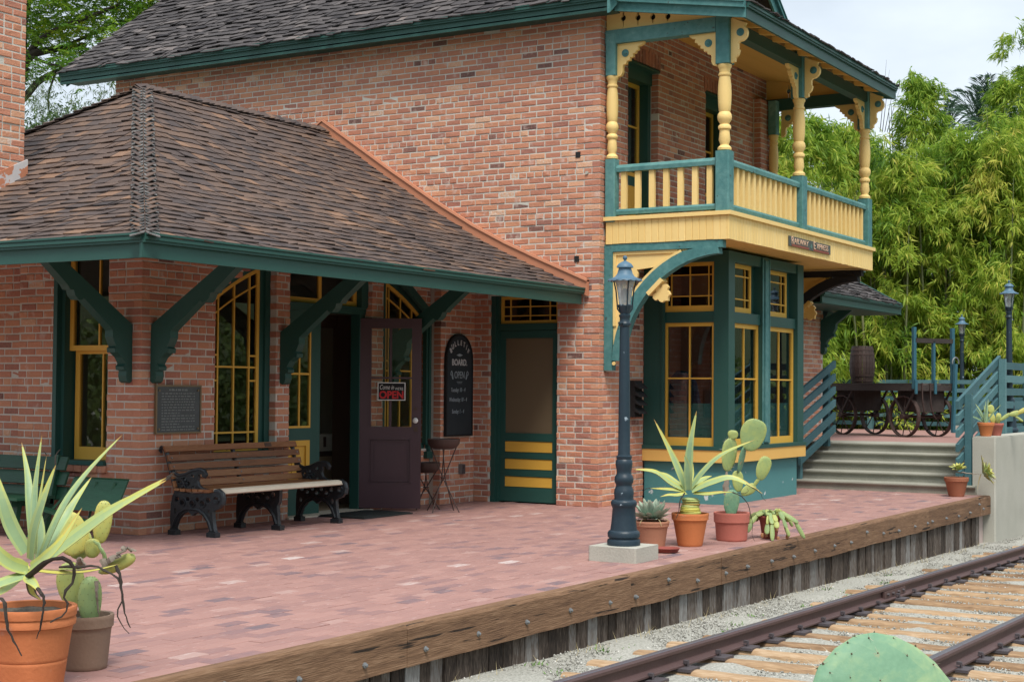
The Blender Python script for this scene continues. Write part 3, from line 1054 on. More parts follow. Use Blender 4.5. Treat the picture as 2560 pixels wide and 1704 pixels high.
# ------------------------------------------------------------------ windows and doors
def sash(F, u0, u1, z0, z1, us=(), zs=(), fw=.045, sill=.065, bar=.018, d=0.0, fm=m_ochre, gm=None, extra=(), border=None, name='window', depth=.04, casing=None):
    """a glazed sash: its frame is the part, every pane and glazing bar a piece of it; z1 may be a curve"""
    top = z1 if callable(z1) else (lambda u: z1)
    ns = 8 if callable(z1) else 1
    mb = MB()
    mb.fbox(F, u0, u1, z0, z0 + sill, d - depth, d)
    mb.plate(F, [[(u0, z0 + sill), (u0 + fw, z0 + sill), (u0 + fw, top(u0 + fw)), (u0, top(u0))]], d - depth, d)
    mb.plate(F, [[(u1 - fw, z0 + sill), (u1, z0 + sill), (u1, top(u1)), (u1 - fw, top(u1 - fw))]], d - depth, d)
    xs = [lerp(u0 + fw, u1 - fw, i / ns) for i in range(ns + 1)]
    mb.plate(F, [[(x, top(x) - fw) for x in xs] + [(x, top(x)) for x in xs[::-1]]], d - depth + .001, d - .001)
    w = mb.build(name, fm, B)
    a, b, c = u0 + fw, u1 - fw, z0 + sill
    itop = lambda u: top(u) - fw
    lines = []
    for u in us:
        mb = MB()
        mb.plate(F, [[(u - bar / 2, c), (u + bar / 2, c), (u + bar / 2, itop(u + bar / 2)), (u - bar / 2, itop(u - bar / 2))]], d - depth * .8, d - .004)
        mb.build('glazing_bar', fm, w)
    for z in zs:
        mb = MB()
        mb.fbox(F, a, b, z - bar / 2, z + bar / 2, d - depth * .75, d - .006)
        mb.build('glazing_bar', fm, w)
    for (ea, eb, ez) in extra:
        mb = MB()
        mb.fbox(F, ea, eb, ez - bar / 2, ez + bar / 2, d - depth * .75, d - .007)
        mb.build('glazing_bar', fm, w)
    if border:
        mb = MB()
        mb.plate(F, [[(x, itop(x) - border - bar / 2) for x in xs] + [(x, itop(x) - border + bar / 2) for x in xs[::-1]]], d - depth * .7, d - .008)
        mb.build('glazing_bar', fm, w)
    ue = [a] + list(us) + [b]
    ze = [c] + list(zs) + [9]
    for i in range(len(ue) - 1):
        for j in range(len(ze) - 1):
            pa, pb = ue[i] + .001, ue[i + 1] - .001
            q = [lerp(pa, pb, k / ns) for k in range(ns + 1)]
            lo, hi = ze[j], ze[j + 1]
            if min(itop(x) for x in q) <= lo + .01:
                continue
            mb = MB()
            mb.plate(F, [[(x, lo) for x in q] + [(x, min(hi, itop(x))) for x in q[::-1]]], d - depth * .55, d - depth * .55 + .004)
            mb.build('pane', gm(i, j) if gm else m_glass, w)
    return w


def part(mb, name, m, parent=None):
    return mb.build(name, m, parent or B)


# wing: the two half-arch windows
def win_glass(nc):
    def f(i, j):
        if i in (0, nc - 1) or j == 0:
            return m_staing if (i == nc - 1 and j == 0) else m_stain
        return m_glass
    return f


at_ = lambda u: arch(u) - .09
w1 = sash(F_front, 1.06, 1.76, .72, at_, us=(1.15, 1.385, 1.615), zs=(.905, 1.555), d=-.10, border=.13,
          extra=((1.615, 1.72, 1.67), (1.615, 1.72, 1.42), (1.09, 1.15, 1.67), (1.09, 1.15, 1.42)), gm=win_glass(4), fw=.042)
w2 = sash(F_front, 3.93, 4.62, .72, at_, us=(4.02, 4.25, 4.48), zs=(.905, 1.555), d=-.10, border=.13,
          extra=((4.48, 4.58, 1.67), (4.48, 4.58, 1.42), (3.96, 4.02, 1.67), (3.96, 4.02, 1.42)), gm=win_glass(4), fw=.042)
for (a, b, c, d_) in ((1.0, 1.06, 1.76, 1.915), (3.775, 3.93, 4.62, 4.665)):
    mb = MB()
    for (p, q, dd) in ((a, b, -.085), (c, (c + d_) / 2, -.112), ((c + d_) / 2, d_, -.085)):
        mb.plate(F_front, [[(p, .66), (q, .66), (q, arch(q) + .005), (p, arch(p) + .005)]], dd - .1, dd)
    xs = [lerp(a, d_, i / 8) for i in range(9)]
    mb.plate(F_front, [[(x, arch(x) - .085) for x in xs] + [(x, arch(x) + .004) for x in xs[::-1]]], -.19, -.087)
    mb.fbox(F_front, a, d_, .655, .72, -.2, -.04)
    part(mb, 'window_casing', m_green)
# raised green edge strips beside the right half-arch window
mb = MB()
mb.fbox(F_front, 4.655, 4.70, .60, 2.25, -.02, .03)
mb.fbox(F_front, 4.62, 4.655, .70, 2.25, -.04, .012)
mb.fbox(F_front, 4.60, 4.72, .54, .62, -.04, .045)
part(mb, 'window_casing', m_green)
mb = MB()
mb.plate(F_front, [[(3.95, 2.62), (4.66, 2.18), (4.70, 2.25), (3.98, 2.72)]], 0, .05)
part(mb, 'arch_trim', m_green)

# wing, left wall: tall double-hung window
wl_ = sash(F_left, .30, 1.02, .66, 1.72, us=(.66,), fw=.06, sill=.12, d=-.17)
wu_ = sash(F_left, .30, 1.045, 1.69, 2.75, us=(.66,), fw=.05, sill=.05, d=-.115)
mb = MB()
mb.fbox(F_left, 1.045, 1.125, .62, 2.75, -.22, -.05)
mb.fbox(F_left, 1.085, 1.135, .62, 2.75, -.05, .012)
mb.fbox(F_left, .28, .43, .62, 2.75, -.22, -.19)
part(mb, 'window_casing', m_green)
mb = MB()
mb.fbox(F_left, .425, 1.15, .617, .66, -.2, .035)
part(mb, 'window_sill', m_green)
# arch-head bricks over it are under the eave; a shelf line of bricks stands for them
# green leaf of the double door (closed), transom and posts
dd = -.12
Fd = Fr((0, .12, 0), (1, 0, 0), (0, -1, 0))
mb = MB()
mb.fbox(Fd, 2.13, 2.24, .02, 2.17, -.045, 0)
mb.fbox(Fd, 2.62, 2.79, .02, 2.17, -.045, 0)
mb.fbox(Fd, 2.24, 2.62, .02, .30, -.045, 0)
mb.fbox(Fd, 2.24, 2.62, .80, .93, -.045, 0)
mb.fbox(Fd, 2.24, 2.62, 2.02, 2.17, -.045, 0)
gd = part(mb, 'green_door', m_green)
mb = MB()
mb.fbox(Fd, 2.24, 2.62, .30, .80, -.035, -.018)
for (a, b, c, d2) in ((2.24, 2.30, .30, .80), (2.56, 2.62, .30, .80), (2.30, 2.56, .30, .36), (2.30, 2.56, .74, .80)):
    mb.fbox(Fd, a, b, c, d2, -.018, .003)
mb.fbox(Fd, 2.34, 2.52, .40, .70, -.018, -.008)
part(mb, 'door_panel', m_ochre, gd)
sash(Fd, 2.235, 2.625, .93, 2.02, us=(2.44,), zs=(1.50,), fw=.022, sill=.022, bar=.022, d=.004, depth=.03)
mb = MB()
mb.fbox(Fd, 2.06, 3.60, 2.17, 2.235, -.08, .03)
mb.fbox(Fd, 2.06, 3.60, 2.235, 2.25, -.08, .05)
mb.fbox(Fd, 3.46, 3.56, 0, 2.17, -.10, .02)
mb.fbox(Fd, 2.06, 2.13, 0, 2.62, -.10, .012)
mb.fbox(Fd, 3.44, 3.565, 2.25, 2.9, -.10, .06)
part(mb, 'door_frame', m_green)
sash(Fd, 2.14, 3.44, 2.25, 2.66, us=(2.79,), fw=.06, sill=.06, d=-.01, bar=.05)
mb = MB()
mb.fbox(Fd, 2.10, 3.56, -.01, .018, -.16, .16)
part(mb, 'door_sill', m_paleboard)
# an inner doorpost stands just inside, dark
mb = MB()
mb.box(4.02, 4.12, .32, .9, .02, 2.2)
mb.box(3.2, 4.12, .84, .9, 2.05, 2.2)
part(mb, 'inner_frame', m_dark)
ct = thing('counter', 'dark wooden counter standing in the gloom inside the open doorway', 'counter', (4.6, 1.5, .02))
mb = MB()
mb.box(-.65, .65, -.3, .3, 0, .58)
mb.build('counter_body', m_dark, ct)
for q in (-.33, .33):
    mb = MB()
    mb.box(q - .29, q + .29, -.315, -.301, .06, .52)
    mb.build('counter_panel', m_inside, ct)
su_ = thing('suitcase', 'pale old suitcase lying on the counter inside the doorway', 'suitcase', (4.55, 1.45, .602))
mb = MB()
mb.box(-.42, .42, -.22, .22, 0, .20)
sb_ = mb.build('suitcase_body', m_paleboard, su_)
mb = MB()
for q in (-.25, .25):
    mb.box(q - .02, q + .02, -.232, -.22, .05, .17)
mb.tube([(-.07, -.222, .10), (-.06, -.25, .10), (.06, -.25, .10), (.07, -.222, .10)], .010, n=6)
mb.build('clasps', m_dark, su_)

# the maroon door, swung open
hx, hy, fx, fy = 3.475, .10, 3.80, -.50
Ud = Vector((fx - hx, fy - hy, 0))
WD = Ud.length
Fm = Fr((hx, hy, 0), Ud, (-Ud.y * -1, Ud.x * -1, 0))
Fm = Fr((hx, hy, 0), Ud, Vector((Ud.y, -Ud.x, 0)))
mb = MB()
mb.fbox(Fm, 0, .105, .03, 2.13, -.045, 0)
mb.fbox(Fm, WD - .105, WD, .03, 2.13, -.045, 0)
mb.fbox(Fm, .105, WD - .105, .03, .30, -.045, 0)
mb.fbox(Fm, .105, WD - .105, .80, .93, -.045, 0)
mb.fbox(Fm, .105, WD - .105, 2.02, 2.13, -.045, 0)
md = part(mb, 'maroon_door', m_maroon)
mb = MB()
mb.fbox(Fm, .105, WD - .105, .30, .80, -.035, -.015)
for k, (i, dz) in enumerate(((0, .004), (.022, -.006))):
    a, b, c, d2 = .105 + i, WD - .105 - i, .30 + i, .80 - i
    for (p, q, r, s) in ((a, a + .014, c, d2), (b - .014, b, c, d2), (a, b, c, c + .014), (a, b, d2 - .014, d2)):
        mb.fbox(Fm, p, q, r, s, -.016, dz)
mb.fbox(Fm, .17, WD - .17, .37, .73, -.016, -.006)
part(mb, 'door_panel', m_maroon, md)
for (a, b) in ((.105, WD / 2 - .012), (WD / 2 + .012, WD - .105)):
    for (c, d2) in ((.93, 1.46), (1.48, 2.02)):
        mb = MB()
        mb.fbox(Fm, a, b, c, d2, -.025, -.021)
        part(mb, 'pane', m_clear, md)
mb = MB()
mb.fbox(Fm, WD / 2 - .012, WD / 2 + .012, .93, 2.02, -.04, -.004)
mb.fbox(Fm, .105, WD - .105, 1.46, 1.48, -.038, -.006)
mb.fbox(Fm, .105, .125, .93, 2.02, -.04, .006)
part(mb, 'glazing_bar', m_maroon, md)
mb = MB()
mb.tube([Fm.p(WD - .055, 1.0, d) for d in (0, .03, .035, .05, .062, .068)], [.012, .012, .026, .032, .026, .008], n=12)
part(mb, 'door_knob', m_white, md)
mb = MB()
mb.tube([Fm.p(WD - .055, 1.13, d) for d in (0, .02)], .016, n=10)
mb.fbox(Fm, WD - .075, WD - .035, .88, .93, 0, .006)
part(mb, 'door_lock', m_dark, md)

# screen door in the end wall, with its transom
Fs = Fr((5.56, 0, 0), (0, 1, 0), (-1, 0, 0))
mb = MB()
mb.fbox(Fs, -.42, -.30, 0, 2.5, -.1, .06)
mb.fbox(Fs, -.455, -.42, 0, 2.5, -.1, .03)
mb.fbox(Fs, -1.35, -1.26, 0, 2.5, -.1, .02)
mb.fbox(Fs, -1.26, -.455, 2.06, 2.14, -.1, .025)
mb.fbox(Fs, -1.30, -.36, 2.47, 2.58, -.1, .05)
part(mb, 'door_frame', m_green)
a, b = -1.26, -.455
mb = MB()
mb.fbox(Fs, a, a + .075, .015, 2.055, -.03, .01)
mb.fbox(Fs, b - .075, b, .015, 2.055, -.03, .01)
for (c, d2) in ((.015, .185), (.315, .395), (.525, .60), (.735, .83), (1.965, 2.055)):
    mb.fbox(Fs, a + .075, b - .075, c, d2, -.03, .01)
sdoor = part(mb, 'screen_door', m_green)
for (c, d2) in ((.185, .315), (.395, .525), (.60, .735)):
    mb = MB()
    mb.fbox(Fs, a + .07, b - .07, c + .006, d2 - .006, -.02, .002)
    part(mb, 'door_panel', m_ochre, sdoor)
mb = MB()
mb.fbox(Fs, a + .075, b - .075, .83, 1.965, -.012, -.008)
m_screen = bpy.data.materials.new('fly_screen')
m_screen.use_nodes = True
_n, _l = m_screen.node_tree.nodes, m_screen.node_tree.links
_n['Principled BSDF'].inputs['Base Color'].default_value = (.19, .14, .08, 1)
_n['Principled BSDF'].inputs['Roughness'].default_value = .7
_t = _n.new('ShaderNodeBsdfTransparent')
_x = _n.new('ShaderNodeMixShader')
_x.inputs[0].default_value = .72
_l.new(_t.outputs[0], _x.inputs[1])
_l.new(_n['Principled BSDF'].outputs[0], _x.inputs[2])
_l.new(_x.outputs[0], _n['Material Output'].inputs['Surface'])
part(mb, 'fly_screen', m_screen, sdoor)
mb = MB()
mb.box(6.0, 6.06, -1.5, -.2, .02, 2.1, .9)
mb.box(5.98, 6.0, -.98, -.5, 1.35, 1.85, .3)
part(mb, 'inner_door', m_inside)
sash(Fs, a, b, 2.14, 2.47, us=(-1.13, -.857, -.585), zs=(2.235, 2.345), fw=.038, sill=.038, bar=.013, d=-.01, gm=lambda i, j: m_stain if (i in (0, 3) or j != 1) else m_glass)

# ------------------------------------------------------------------ wooden eave brackets
def corbel(F, name='eave_bracket', m=m_green, sc=1.0, reach=1.2, t=.10):
    pf = [(0, 1.40), (.03, 1.385), (.06, 1.40), (.075, 1.45), (.07, 1.50), (.105, 1.505), (.11, 1.535), (.085, 1.56), (.125, 1.62), (.19, 1.665), (.215, 1.66), (.222, 1.70),
          (.20, 1.715), (.225, 1.76), (.245, 1.80), (.245, 1.86), (.26, 1.875)]
    dx = reach
    low_ = [(.60, 2.135), (.62, 2.115), (.66, 2.115), (.70, 2.15), (.72, 2.20), (.76, 2.20), (.79, 2.24)]
    up_ = [(dx, 2.24 + (dx - .79) * .78), (dx - .2, 2.24 + (dx - .79) * .78), (0, 1.92)]
    mb = MB()
    mb.plate(F, [pf + low_ + up_], -t / 2, t / 2)
    mb.fbox(Fr(F.O, F.U, F.N), .0, dx - .05, 2.66, 2.74, -t / 2 + .01, t / 2 - .01)
    return part(mb, name, m)


for x in (.17, 2.02, 3.93):
    corbel(Fr((x, 0, 0), (0, -1, 0), (1, 0, 0)))
for y in (.16, 3.4):
    corbel(Fr((0, y, 0), (-1, 0, 0), (0, 1, 0)))
# dark brackets of the right-hand porch
for (O, U, N) in (((13.06, -1.80, .55), (1, 0, 0), (0, 1, 0)), ((12.98, -1.85, .55), (0, -1, 0), (1, 0, 0))):
    corbel(Fr(O, U, N), reach=.75 if U[1] else 1.2)

# ------------------------------------------------------------------ the bay window under the balcony
BX0, BX1, BY = 6.62, 9.14, -2.97
mb = MB()
mb.box(BX0 + .05, BX1 - .12, BY + .05, -1.845, 0, .5)
part(mb, 'bay_base', m_base)
mb = MB()
mb.box(BX0 - .02, BX1 + .03, BY - .02, -1.85, .5, .645)
part(mb, 'bay_band', m_sill)
mb = MB()
mb.box(BX0 - .03, BX1 + .03, BY - .03, -1.85, .645, .69)
part(mb, 'bay_sill', m_green)
mb = MB()
Fbl = Fr((BX0, 0, 0), (0, 1, 0), (-1, 0, 0))
Fbf = Fr((0, BY, 0), (1, 0, 0), (0, -1, 0))
Fbr = Fr((BX1, 0, 0), (0, 1, 0), (1, 0, 0))
# posts, rails and frieze
for F, sides in ((Fbl, True), (Fbr, True)):
    mb.fbox(F, BY, BY + .19, .69, 3.02, -.16, 0)
    mb.fbox(F, -2.105, -1.85, .69, 3.02, -.16, -.012)
    mb.fbox(F, BY + .19, -2.105, 2.17, 2.30, -.14, -.03)
    mb.fbox(F, BY + .19, -2.105, 2.895, 3.02, -.14, -.015)
mb.fbox(Fbf, BX0 + .16, BX0 + .19, .69, 3.02, -.16, 0)
mb.fbox(Fbf, BX1 - .22, BX1 - .16, .69, 3.02, -.16, 0)
mb.fbox(Fbf, 7.70, 7.93, .69, 3.02, -.16, -.004)
for (a, b) in ((BX0 + .19, 7.70), (7.93, BX1 - .22)):
    mb.fbox(Fbf, a, b, 2.17, 2.30, -.15, -.03)
    mb.fbox(Fbf, a, b, 2.895, 3.02, -.15, -.015)
for F in (Fbl,):
    mb.fbox(F, -2.135, -2.10, .69, 3.02, -.02, .012)
part(mb, 'bay_frame', m_base if False else m_green)
mb = MB()
mb.fbox(Fbf, 7.69, 7.72, .70, 3.0, -.004, .006)
mb.fbox(Fbf, 7.91, 7.94, .70, 3.0, -.004, .006)
mb.fbox(Fbf, 7.76, 7.87, .72, 2.98, -.005, .014)
part(mb, 'bay_moulding', m_teal)
stg = lambda nu, nz: (lambda i, j: (m_staing if (i in (0, nu - 1) and j in (0, nz - 1)) else m_stain) if (i in (0, nu - 1) or j in (0, nz - 1)) else m_glass)
sash(Fbl, BY + .19, -2.105, .69, 2.17, us=((BY + .19 - 2.105) / 2,), zs=(1.50,), fw=.045, sill=.10, d=-.05)
sash(Fbl, BY + .19, -2.105, 2.30, 2.895, us=(-2.69, -2.445, -2.20), zs=(2.49, 2.745), fw=.045, sill=.075, bar=.014, d=-.05, gm=stg(4, 3))
for (a, b) in ((BX0 + .19, 7.70), (7.93, BX1 - .22)):
    sash(Fbf, a, b, .69, 2.17, us=((a + b) / 2 - .0,), zs=(1.50,), fw=.055, sill=.085, d=-.06)
    sash(Fbf, a - .0, b - .14, 2.30, 2.895, us=(a + .18, b - .32), zs=(2.47, 2.75), fw=.05, sill=.07, bar=.016, d=-.10, gm=stg(3, 3))
    mb = MB()
    mb.fbox(Fbf, b - .14, b, 2.30, 2.895, -.16, -.12)
    part(mb, 'bay_reveal', m_green)
sash(Fbr, BY + .19, -2.105, .69, 2.17, us=(-2.44,), zs=(1.50,), fw=.045, sill=.10, d=-.05)
sash(Fbr, BY + .19, -2.105, 2.30, 2.895, us=(-2.69, -2.445, -2.20), zs=(2.49, 2.745), fw=.045, sill=.075, bar=.014, d=-.05, gm=stg(4, 3))
# inside the bay: low green boards and a plaid shirt hanging behind the glass
mb = MB()
mb.box(BX0 + .115, BX1 - .12, BY + .125, BY + .135, .70, 1.20)
mb.box(BX0 + .105, BX0 + .115, BY + .125, -2.0, .70, 1.20)
mb.box(BX1 - .12, BX1 - .11, BY + .125, -2.0, .70, 1.20)
part(mb, 'bay_lining', m_base)
mb = MB()
mb.box(BX0 + .16, BX1 - .16, BY + .18, -1.6, .685, .69)
mb.box(BX0 + .16, BX1 - .16, BY + .16, -1.6, 3.0, 3.04)
part(mb, 'bay_floor', m_dark)
mb = MB()
mb.box(BX1 - .135, BX1 - .13, BY + .16, -1.86, .70, 3.0)
part(mb, 'window_blind', m_dark)  # added opaque panel, blocks the view through the bay to keep it dark
m_plaid = mat('plaid_cloth', [(0.0, (0.012, 0.025, 0.075)), (1.0, (0.05, 0.10, 0.20))], n1=(14, .6), n2=(40, .4), rough=.9)
mb = MB()
sh_ = thing('hanging_shirt', 'dark blue plaid shirt hanging inside the left face of the bay window', 'shirt', (BX0 + .45, -2.12, 0))
Fsh = Fr((0, 0, 0), (0, 1, 0), (-1, 0, 0))
mb.plate(Fsh, [[(-.20, .9), (.14, .9), (.15, 1.3), (.10, 1.52), (.02, 1.60), (-.10, 1.58), (-.2, 1.45), (-.25, 1.2)]], -.1, .02)
mb.build('shirt_cloth', m_plaid, sh_)

# ------------------------------------------------------------------ balcony
YB = -3.42
bal_boards = []
# floor and apron
mb = MB()
mb.box(5.60, 10.62, YB + .03, -1.855, 3.24, 3.30)
part(mb, 'balcony_floor', m_sill)
i = 0
y = YB + .035
while y < -1.87:
    mb = MB()
    mb.box(5.585, 10.63, y, min(y + .088, -1.857), 3.06, 3.075, random.uniform(.2, .8))
    part(mb, 'soffit_board', m_sill)
    y += .091
x = 5.56
Fap = Fr((0, YB, 0), (1, 0, 0), (0, -1, 0))
Fal = Fr((5.56, 0, 0), (0, 1, 0), (-1, 0, 0))
Far = Fr((10.66, 0, 0), (0, 1, 0), (1, 0, 0))


def apron_board(F, a, b):
    mb = MB()
    c = .006
    dz = random.uniform(-.003, .003)
    P0 = [F.p(a, 3.045 + dz, -.025), F.p(b, 3.045 + dz, -.025), F.p(b, 3.325, -.025), F.p(a, 3.325, -.025)]
    P1 = [F.p(a, 3.045 + dz, -c), F.p(b, 3.045 + dz, -c), F.p(b, 3.325, -c), F.p(a, 3.325, -c)]
    P2 = [F.p(a + c, 3.045 + dz, 0), F.p(b - c, 3.045 + dz, 0), F.p(b - c, 3.325, 0), F.p(a + c, 3.325, 0)]
    v = P0 + P1 + P2
    q = lambda o, p: [(o + k, o + (k + 1) % 4, p + (k + 1) % 4, p + k) for k in range(4)]
    mb.add(v, [(3, 2, 1, 0)] + q(0, 4) + q(4, 8) + [(8, 9, 10, 11)], random.uniform(.2, .8))
    part(mb, 'apron_board', m_cream)


u = 5.56
while u < 10.64:
    apron_board(Fap, u, min(u + .083, 10.66))
    u += .0845
for F in (Fal, Far):
    u = YB + .026
    while u < -1.88:
        apron_board(F, u, min(u + .083, -1.857))
        u += .0845
mb = MB()
mb.fbox(Fap, 5.53, 10.69, 3.315, 3.36, -.10, .03)
mb.fbox(Fal, YB + .1, -1.857, 3.315, 3.36, -.10, .03)
mb.fbox(Far, YB + .1, -1.857, 3.315, 3.36, -.10, .03)
part(mb, 'apron_cap', m_cream)


# posts
def turned(x, y, s=1.0):
    pf = [(.062, 4.035), (.078, 4.045), (.080, 4.07), (.066, 4.085), (.050, 4.10), (.052, 4.12), (.067, 4.16), (.058, 4.24), (.056, 4.27), (.072, 4.285), (.074, 4.31), (.064, 4.325),
          (.052, 4.335), (.056, 4.35), (.078, 4.385), (.083, 4.42), (.076, 4.45), (.060, 4.475), (.066, 4.49), (.074, 4.56), (.078, 4.68), (.074, 4.78), (.064, 4.86), (.060, 4.875),
          (.073, 4.885), (.073, 4.905), (.060, 4.915), (.062, 4.94), (.066, 4.965), (.080, 4.985), (.078, 5.01), (.064, 5.02)]
    mb = MB()
    mb.lathe([(r * s, z) for r, z in pf], (x, y, 0), n=18)
    return mb


def post(x, y, w=.165, d=.165, half=False):
    mb = MB()
    c = .012
    first = None
    for (z0, z1) in ((5.015, 5.60 if not half else 5.5), (3.36 if not half else 3.30, 4.035)):
        mb = MB()
        lp = [(x - w / 2 + c, y - d / 2), (x + w / 2 - c, y - d / 2), (x + w / 2, y - d / 2 + c), (x + w / 2, y + d / 2 - c), (x + w / 2 - c, y + d / 2), (x - w / 2 + c, y + d / 2),
              (x - w / 2, y + d / 2 - c), (x - w / 2, y - d / 2 + c)]
        mb.plate(Fr((0, 0, 0), (1, 0, 0), (0, 0, 1), V=(0, 1, 0)), [lp], z0, z1, random.uniform(.4, .8))
        p = part(mb, 'balcony_post' if first is None else 'post_base', m_teal, first)
        first = first or p
    p = first
    turned(x, y, .9 if half else 1.0).build('turned_shaft', m_cream, p)
    return p


P_x = (5.63, 7.98, 10.57)
posts = [post(x, YB + .085) for x in P_x]
hp = [post(5.61, -1.93, .13, .13, True), post(10.42, -2.045, .13, .13, True)]

# rails and balusters
def railing(p, q, n, nm='railing'):
    p, q = Vector(p), Vector(q)
    d = (q - p).normalized()
    s = Vector((d.y, -d.x, 0))
    F = Fr((p.x, p.y, 0), d, s)
    L = (q - p).length
    mb = MB()
    mb.plate(Fr(F.O, F.N, F.U), [[(-.045, 3.885), (.045, 3.885), (.05, 3.93), (.035, 3.955), (.0, 3.972), (-.035, 3.955), (-.05, 3.93)]], 0, L, .7)
    mb.plate(Fr(F.O, F.N, F.U), [[(-.04, 3.385), (.04, 3.385), (.045, 3.425), (.03, 3.45), (-.03, 3.45), (-.045, 3.425)]], 0, L, .6)
    r = part(mb, nm, m_teal)
    for i in range(n):
        u = L * (i + .5) / n
        mb = MB()
        mb.fbox(F, u - .033, u + .033, 3.44, 3.89, -.022 + random.uniform(-.003, .003), .022, random.uniform(.2, .8))
        part(mb, 'baluster', m_cream, r)


railing((5.63, -1.99, 0), (5.63, YB + .17, 0), 7)
railing((5.72, YB + .085, 0), (7.895, YB + .085, 0), 13)
railing((8.065, YB + .085, 0), (10.485, YB + .085, 0), 14)
railing((10.57, -2.1, 0), (10.57, YB + .17, 0), 7)

# beams and roof of the balcony
mb = MB()
mb.box(5.555, 5.70, YB + .17, -1.86, 5.385, 5.545, .7)
part(mb, 'balcony_beam', m_teal)
mb = MB()
mb.box(5.56, 10.64, YB + .02, YB + .15, 5.385, 5.53, .3)
part(mb, 'balcony_beam', m_green)  # front and right beams in a darker paint that stands in for shade
mb = MB()
mb.box(10.50, 10.64, YB + .17, -1.86, 5.385, 5.545, .3)
part(mb, 'balcony_beam', m_green)
rz = lambda y: 5.60 + (y + 3.72) * .165
YE = -3.72
broof = roof_part([[(5.33, YE, rz(YE)), (10.78, YE, rz(YE)), (10.78, -1.86, rz(-1.86)), (5.33, -1.86, rz(-1.86))]], m=m_shingle2, thick=.03)
shingle_plane((5.33, YE, rz(YE) + .012), (1, 0, 0), (0, 1, .165), .5, lambda s: (0, 5.45), broof, m_shingle2, wild=1.8, s0=-.05)
eave((5.34, YE + .01, 0), (10.77, YE + .01, 0), (0, -1, 0), rz(YE) + .01, hb=.115, hm=.06)
rake((5.35, YE + .01, rz(YE) - .01), (5.35, -1.86, rz(-1.86) - .01), (-1, 0, 0), h=.155, m=m_teal)
rake((10.76, YE + .01, rz(YE) - .01), (10.76, -1.86, rz(-1.86) - .01), (1, 0, 0), h=.155, m=m_teal)
# gable infill with four drop-shaped piercings
Fg = Fr((5.585, 0, 0), (0, -1, 0), (-1, 0, 0))
def drop(c, z0, z1):
    zm = lerp(z0, z1, .5)
    r = .033
    pts = [(c - .005, z0), (c + .005, z0), (c + .007, zm - r)]
    pts += [(c + r * math.sin(a), zm - r * math.cos(a)) for a in [rad(k) for k in range(20, 161, 20)]]
    pts += [(c + .006, z1), (c - .006, z1)]
    pts += [(c - r * math.sin(a), zm - r * math.cos(a)) for a in [rad(k) for k in range(160, 19, -20)]]
    pts += [(c - .007, zm - r)]
    return pts


mb = MB()
outer = [(1.862, 5.545), (3.33, 5.545), (3.33, rz(-3.33) - .06), (1.862, rz(-1.862) - .06)]
mb.plate(Fg, [outer] + [drop(c, 5.57, rz(-c) - .09) for c in (2.08, 2.27, 2.46, 2.65)], -.03, 0, .6)
part(mb, 'gable_infill', m_cream)
Fg2 = Fr((10.60, 0, 0), (0, -1, 0), (-1, 0, 0))
mb = MB()
mb.plate(Fg2, [outer] + [drop(c, 5.57, rz(-c) - .09) for c in (2.2, 2.46)], -.03, 0, .6)
part(mb, 'gable_infill', m_sill)
mb = MB()                                        # black sheet standing in for the loft's shade behind the infill
mb.box(5.66, 5.68, -3.2, -1.9, 5.55, 5.80)
part(mb, 'loft_board', m_black)
# board ceiling
y = YE + .04
while y < -1.88:
    mb = MB()
    y2 = min(y + .095, -1.862)
    mb.hexa([(5.40, y, rz(y) - .062), (10.74, y, rz(y) - .062), (10.74, y2, rz(y2) - .062), (5.40, y2, rz(y2) - .062),
             (5.40, y, rz(y) - .045), (10.74, y, rz(y) - .045), (10.74, y2, rz(y2) - .045), (5.40, y2, rz(y2) - .045)], random.uniform(.2, .8))
    part(mb, 'ceiling_board', m_sill)
    y += .098
# rafter tails
x = 5.62
while x < 10.7:
    mb = MB()
    mb.hexa([(x, YE + .045, rz(YE) - .125), (x + .05, YE + .045, rz(YE) - .125), (x + .05, YB + .03, rz(YB) - .13), (x, YB + .03, rz(YB) - .13),
             (x, YE + .045, rz(YE) - .062), (x + .05, YE + .045, rz(YE) - .062), (x + .05, YB + .03, rz(YB) - .064), (x, YB + .03, rz(YB) - .064)])
    part(mb, 'rafter_tail', m_sill)
    x += .43

# sawn brackets at the posts
stepped = [(0, 0), (.345, 0), (.335, -.022), (.30, -.045), (.265, -.05), (.275, -.09), (.24, -.10), (.235, -.125), (.20, -.13), (.205, -.165), (.165, -.17), (.16, -.205), (.12, -.205),
           (.115, -.24), (.078, -.245), (.068, -.275), (.07, -.33), (.05, -.37), (0, -.385)]
scroll = [(0, .02), (.02, .02), (.10, -.02), (.15, -.04), (.18, -.05), (.165, -.075), (.16, -.09), (.185, -.11), (.197, -.15), (.193, -.19), (.17, -.225), (.14, -.245), (.105, -.25),
          (.085, -.27), (.085, -.33), (.10, -.345), (.085, -.40), (.05, -.43), (.05, -.47), (0, -.48)]


def sawn(O, U, N, prof, bx, bz, m=m_cream, t=.05):
    F = Fr(O, U, N)
    mb = MB()
    mb.plate(F, [prof], -t / 2, t / 2, random.uniform(.3, .7))
    b = part(mb, 'post_bracket', m)
    for s in (1, -1):
        mb = MB()
        mb.tube([F.p(bx, bz, s * d) for d in (t / 2 - .005, t / 2 + .008, t / 2 + .012, t / 2 + .013, t / 2 + .024, t / 2 + .028)], [.045, .045, .034, .022, .018, .006], n=14)
        mb.build('rosette', m_teal, b)


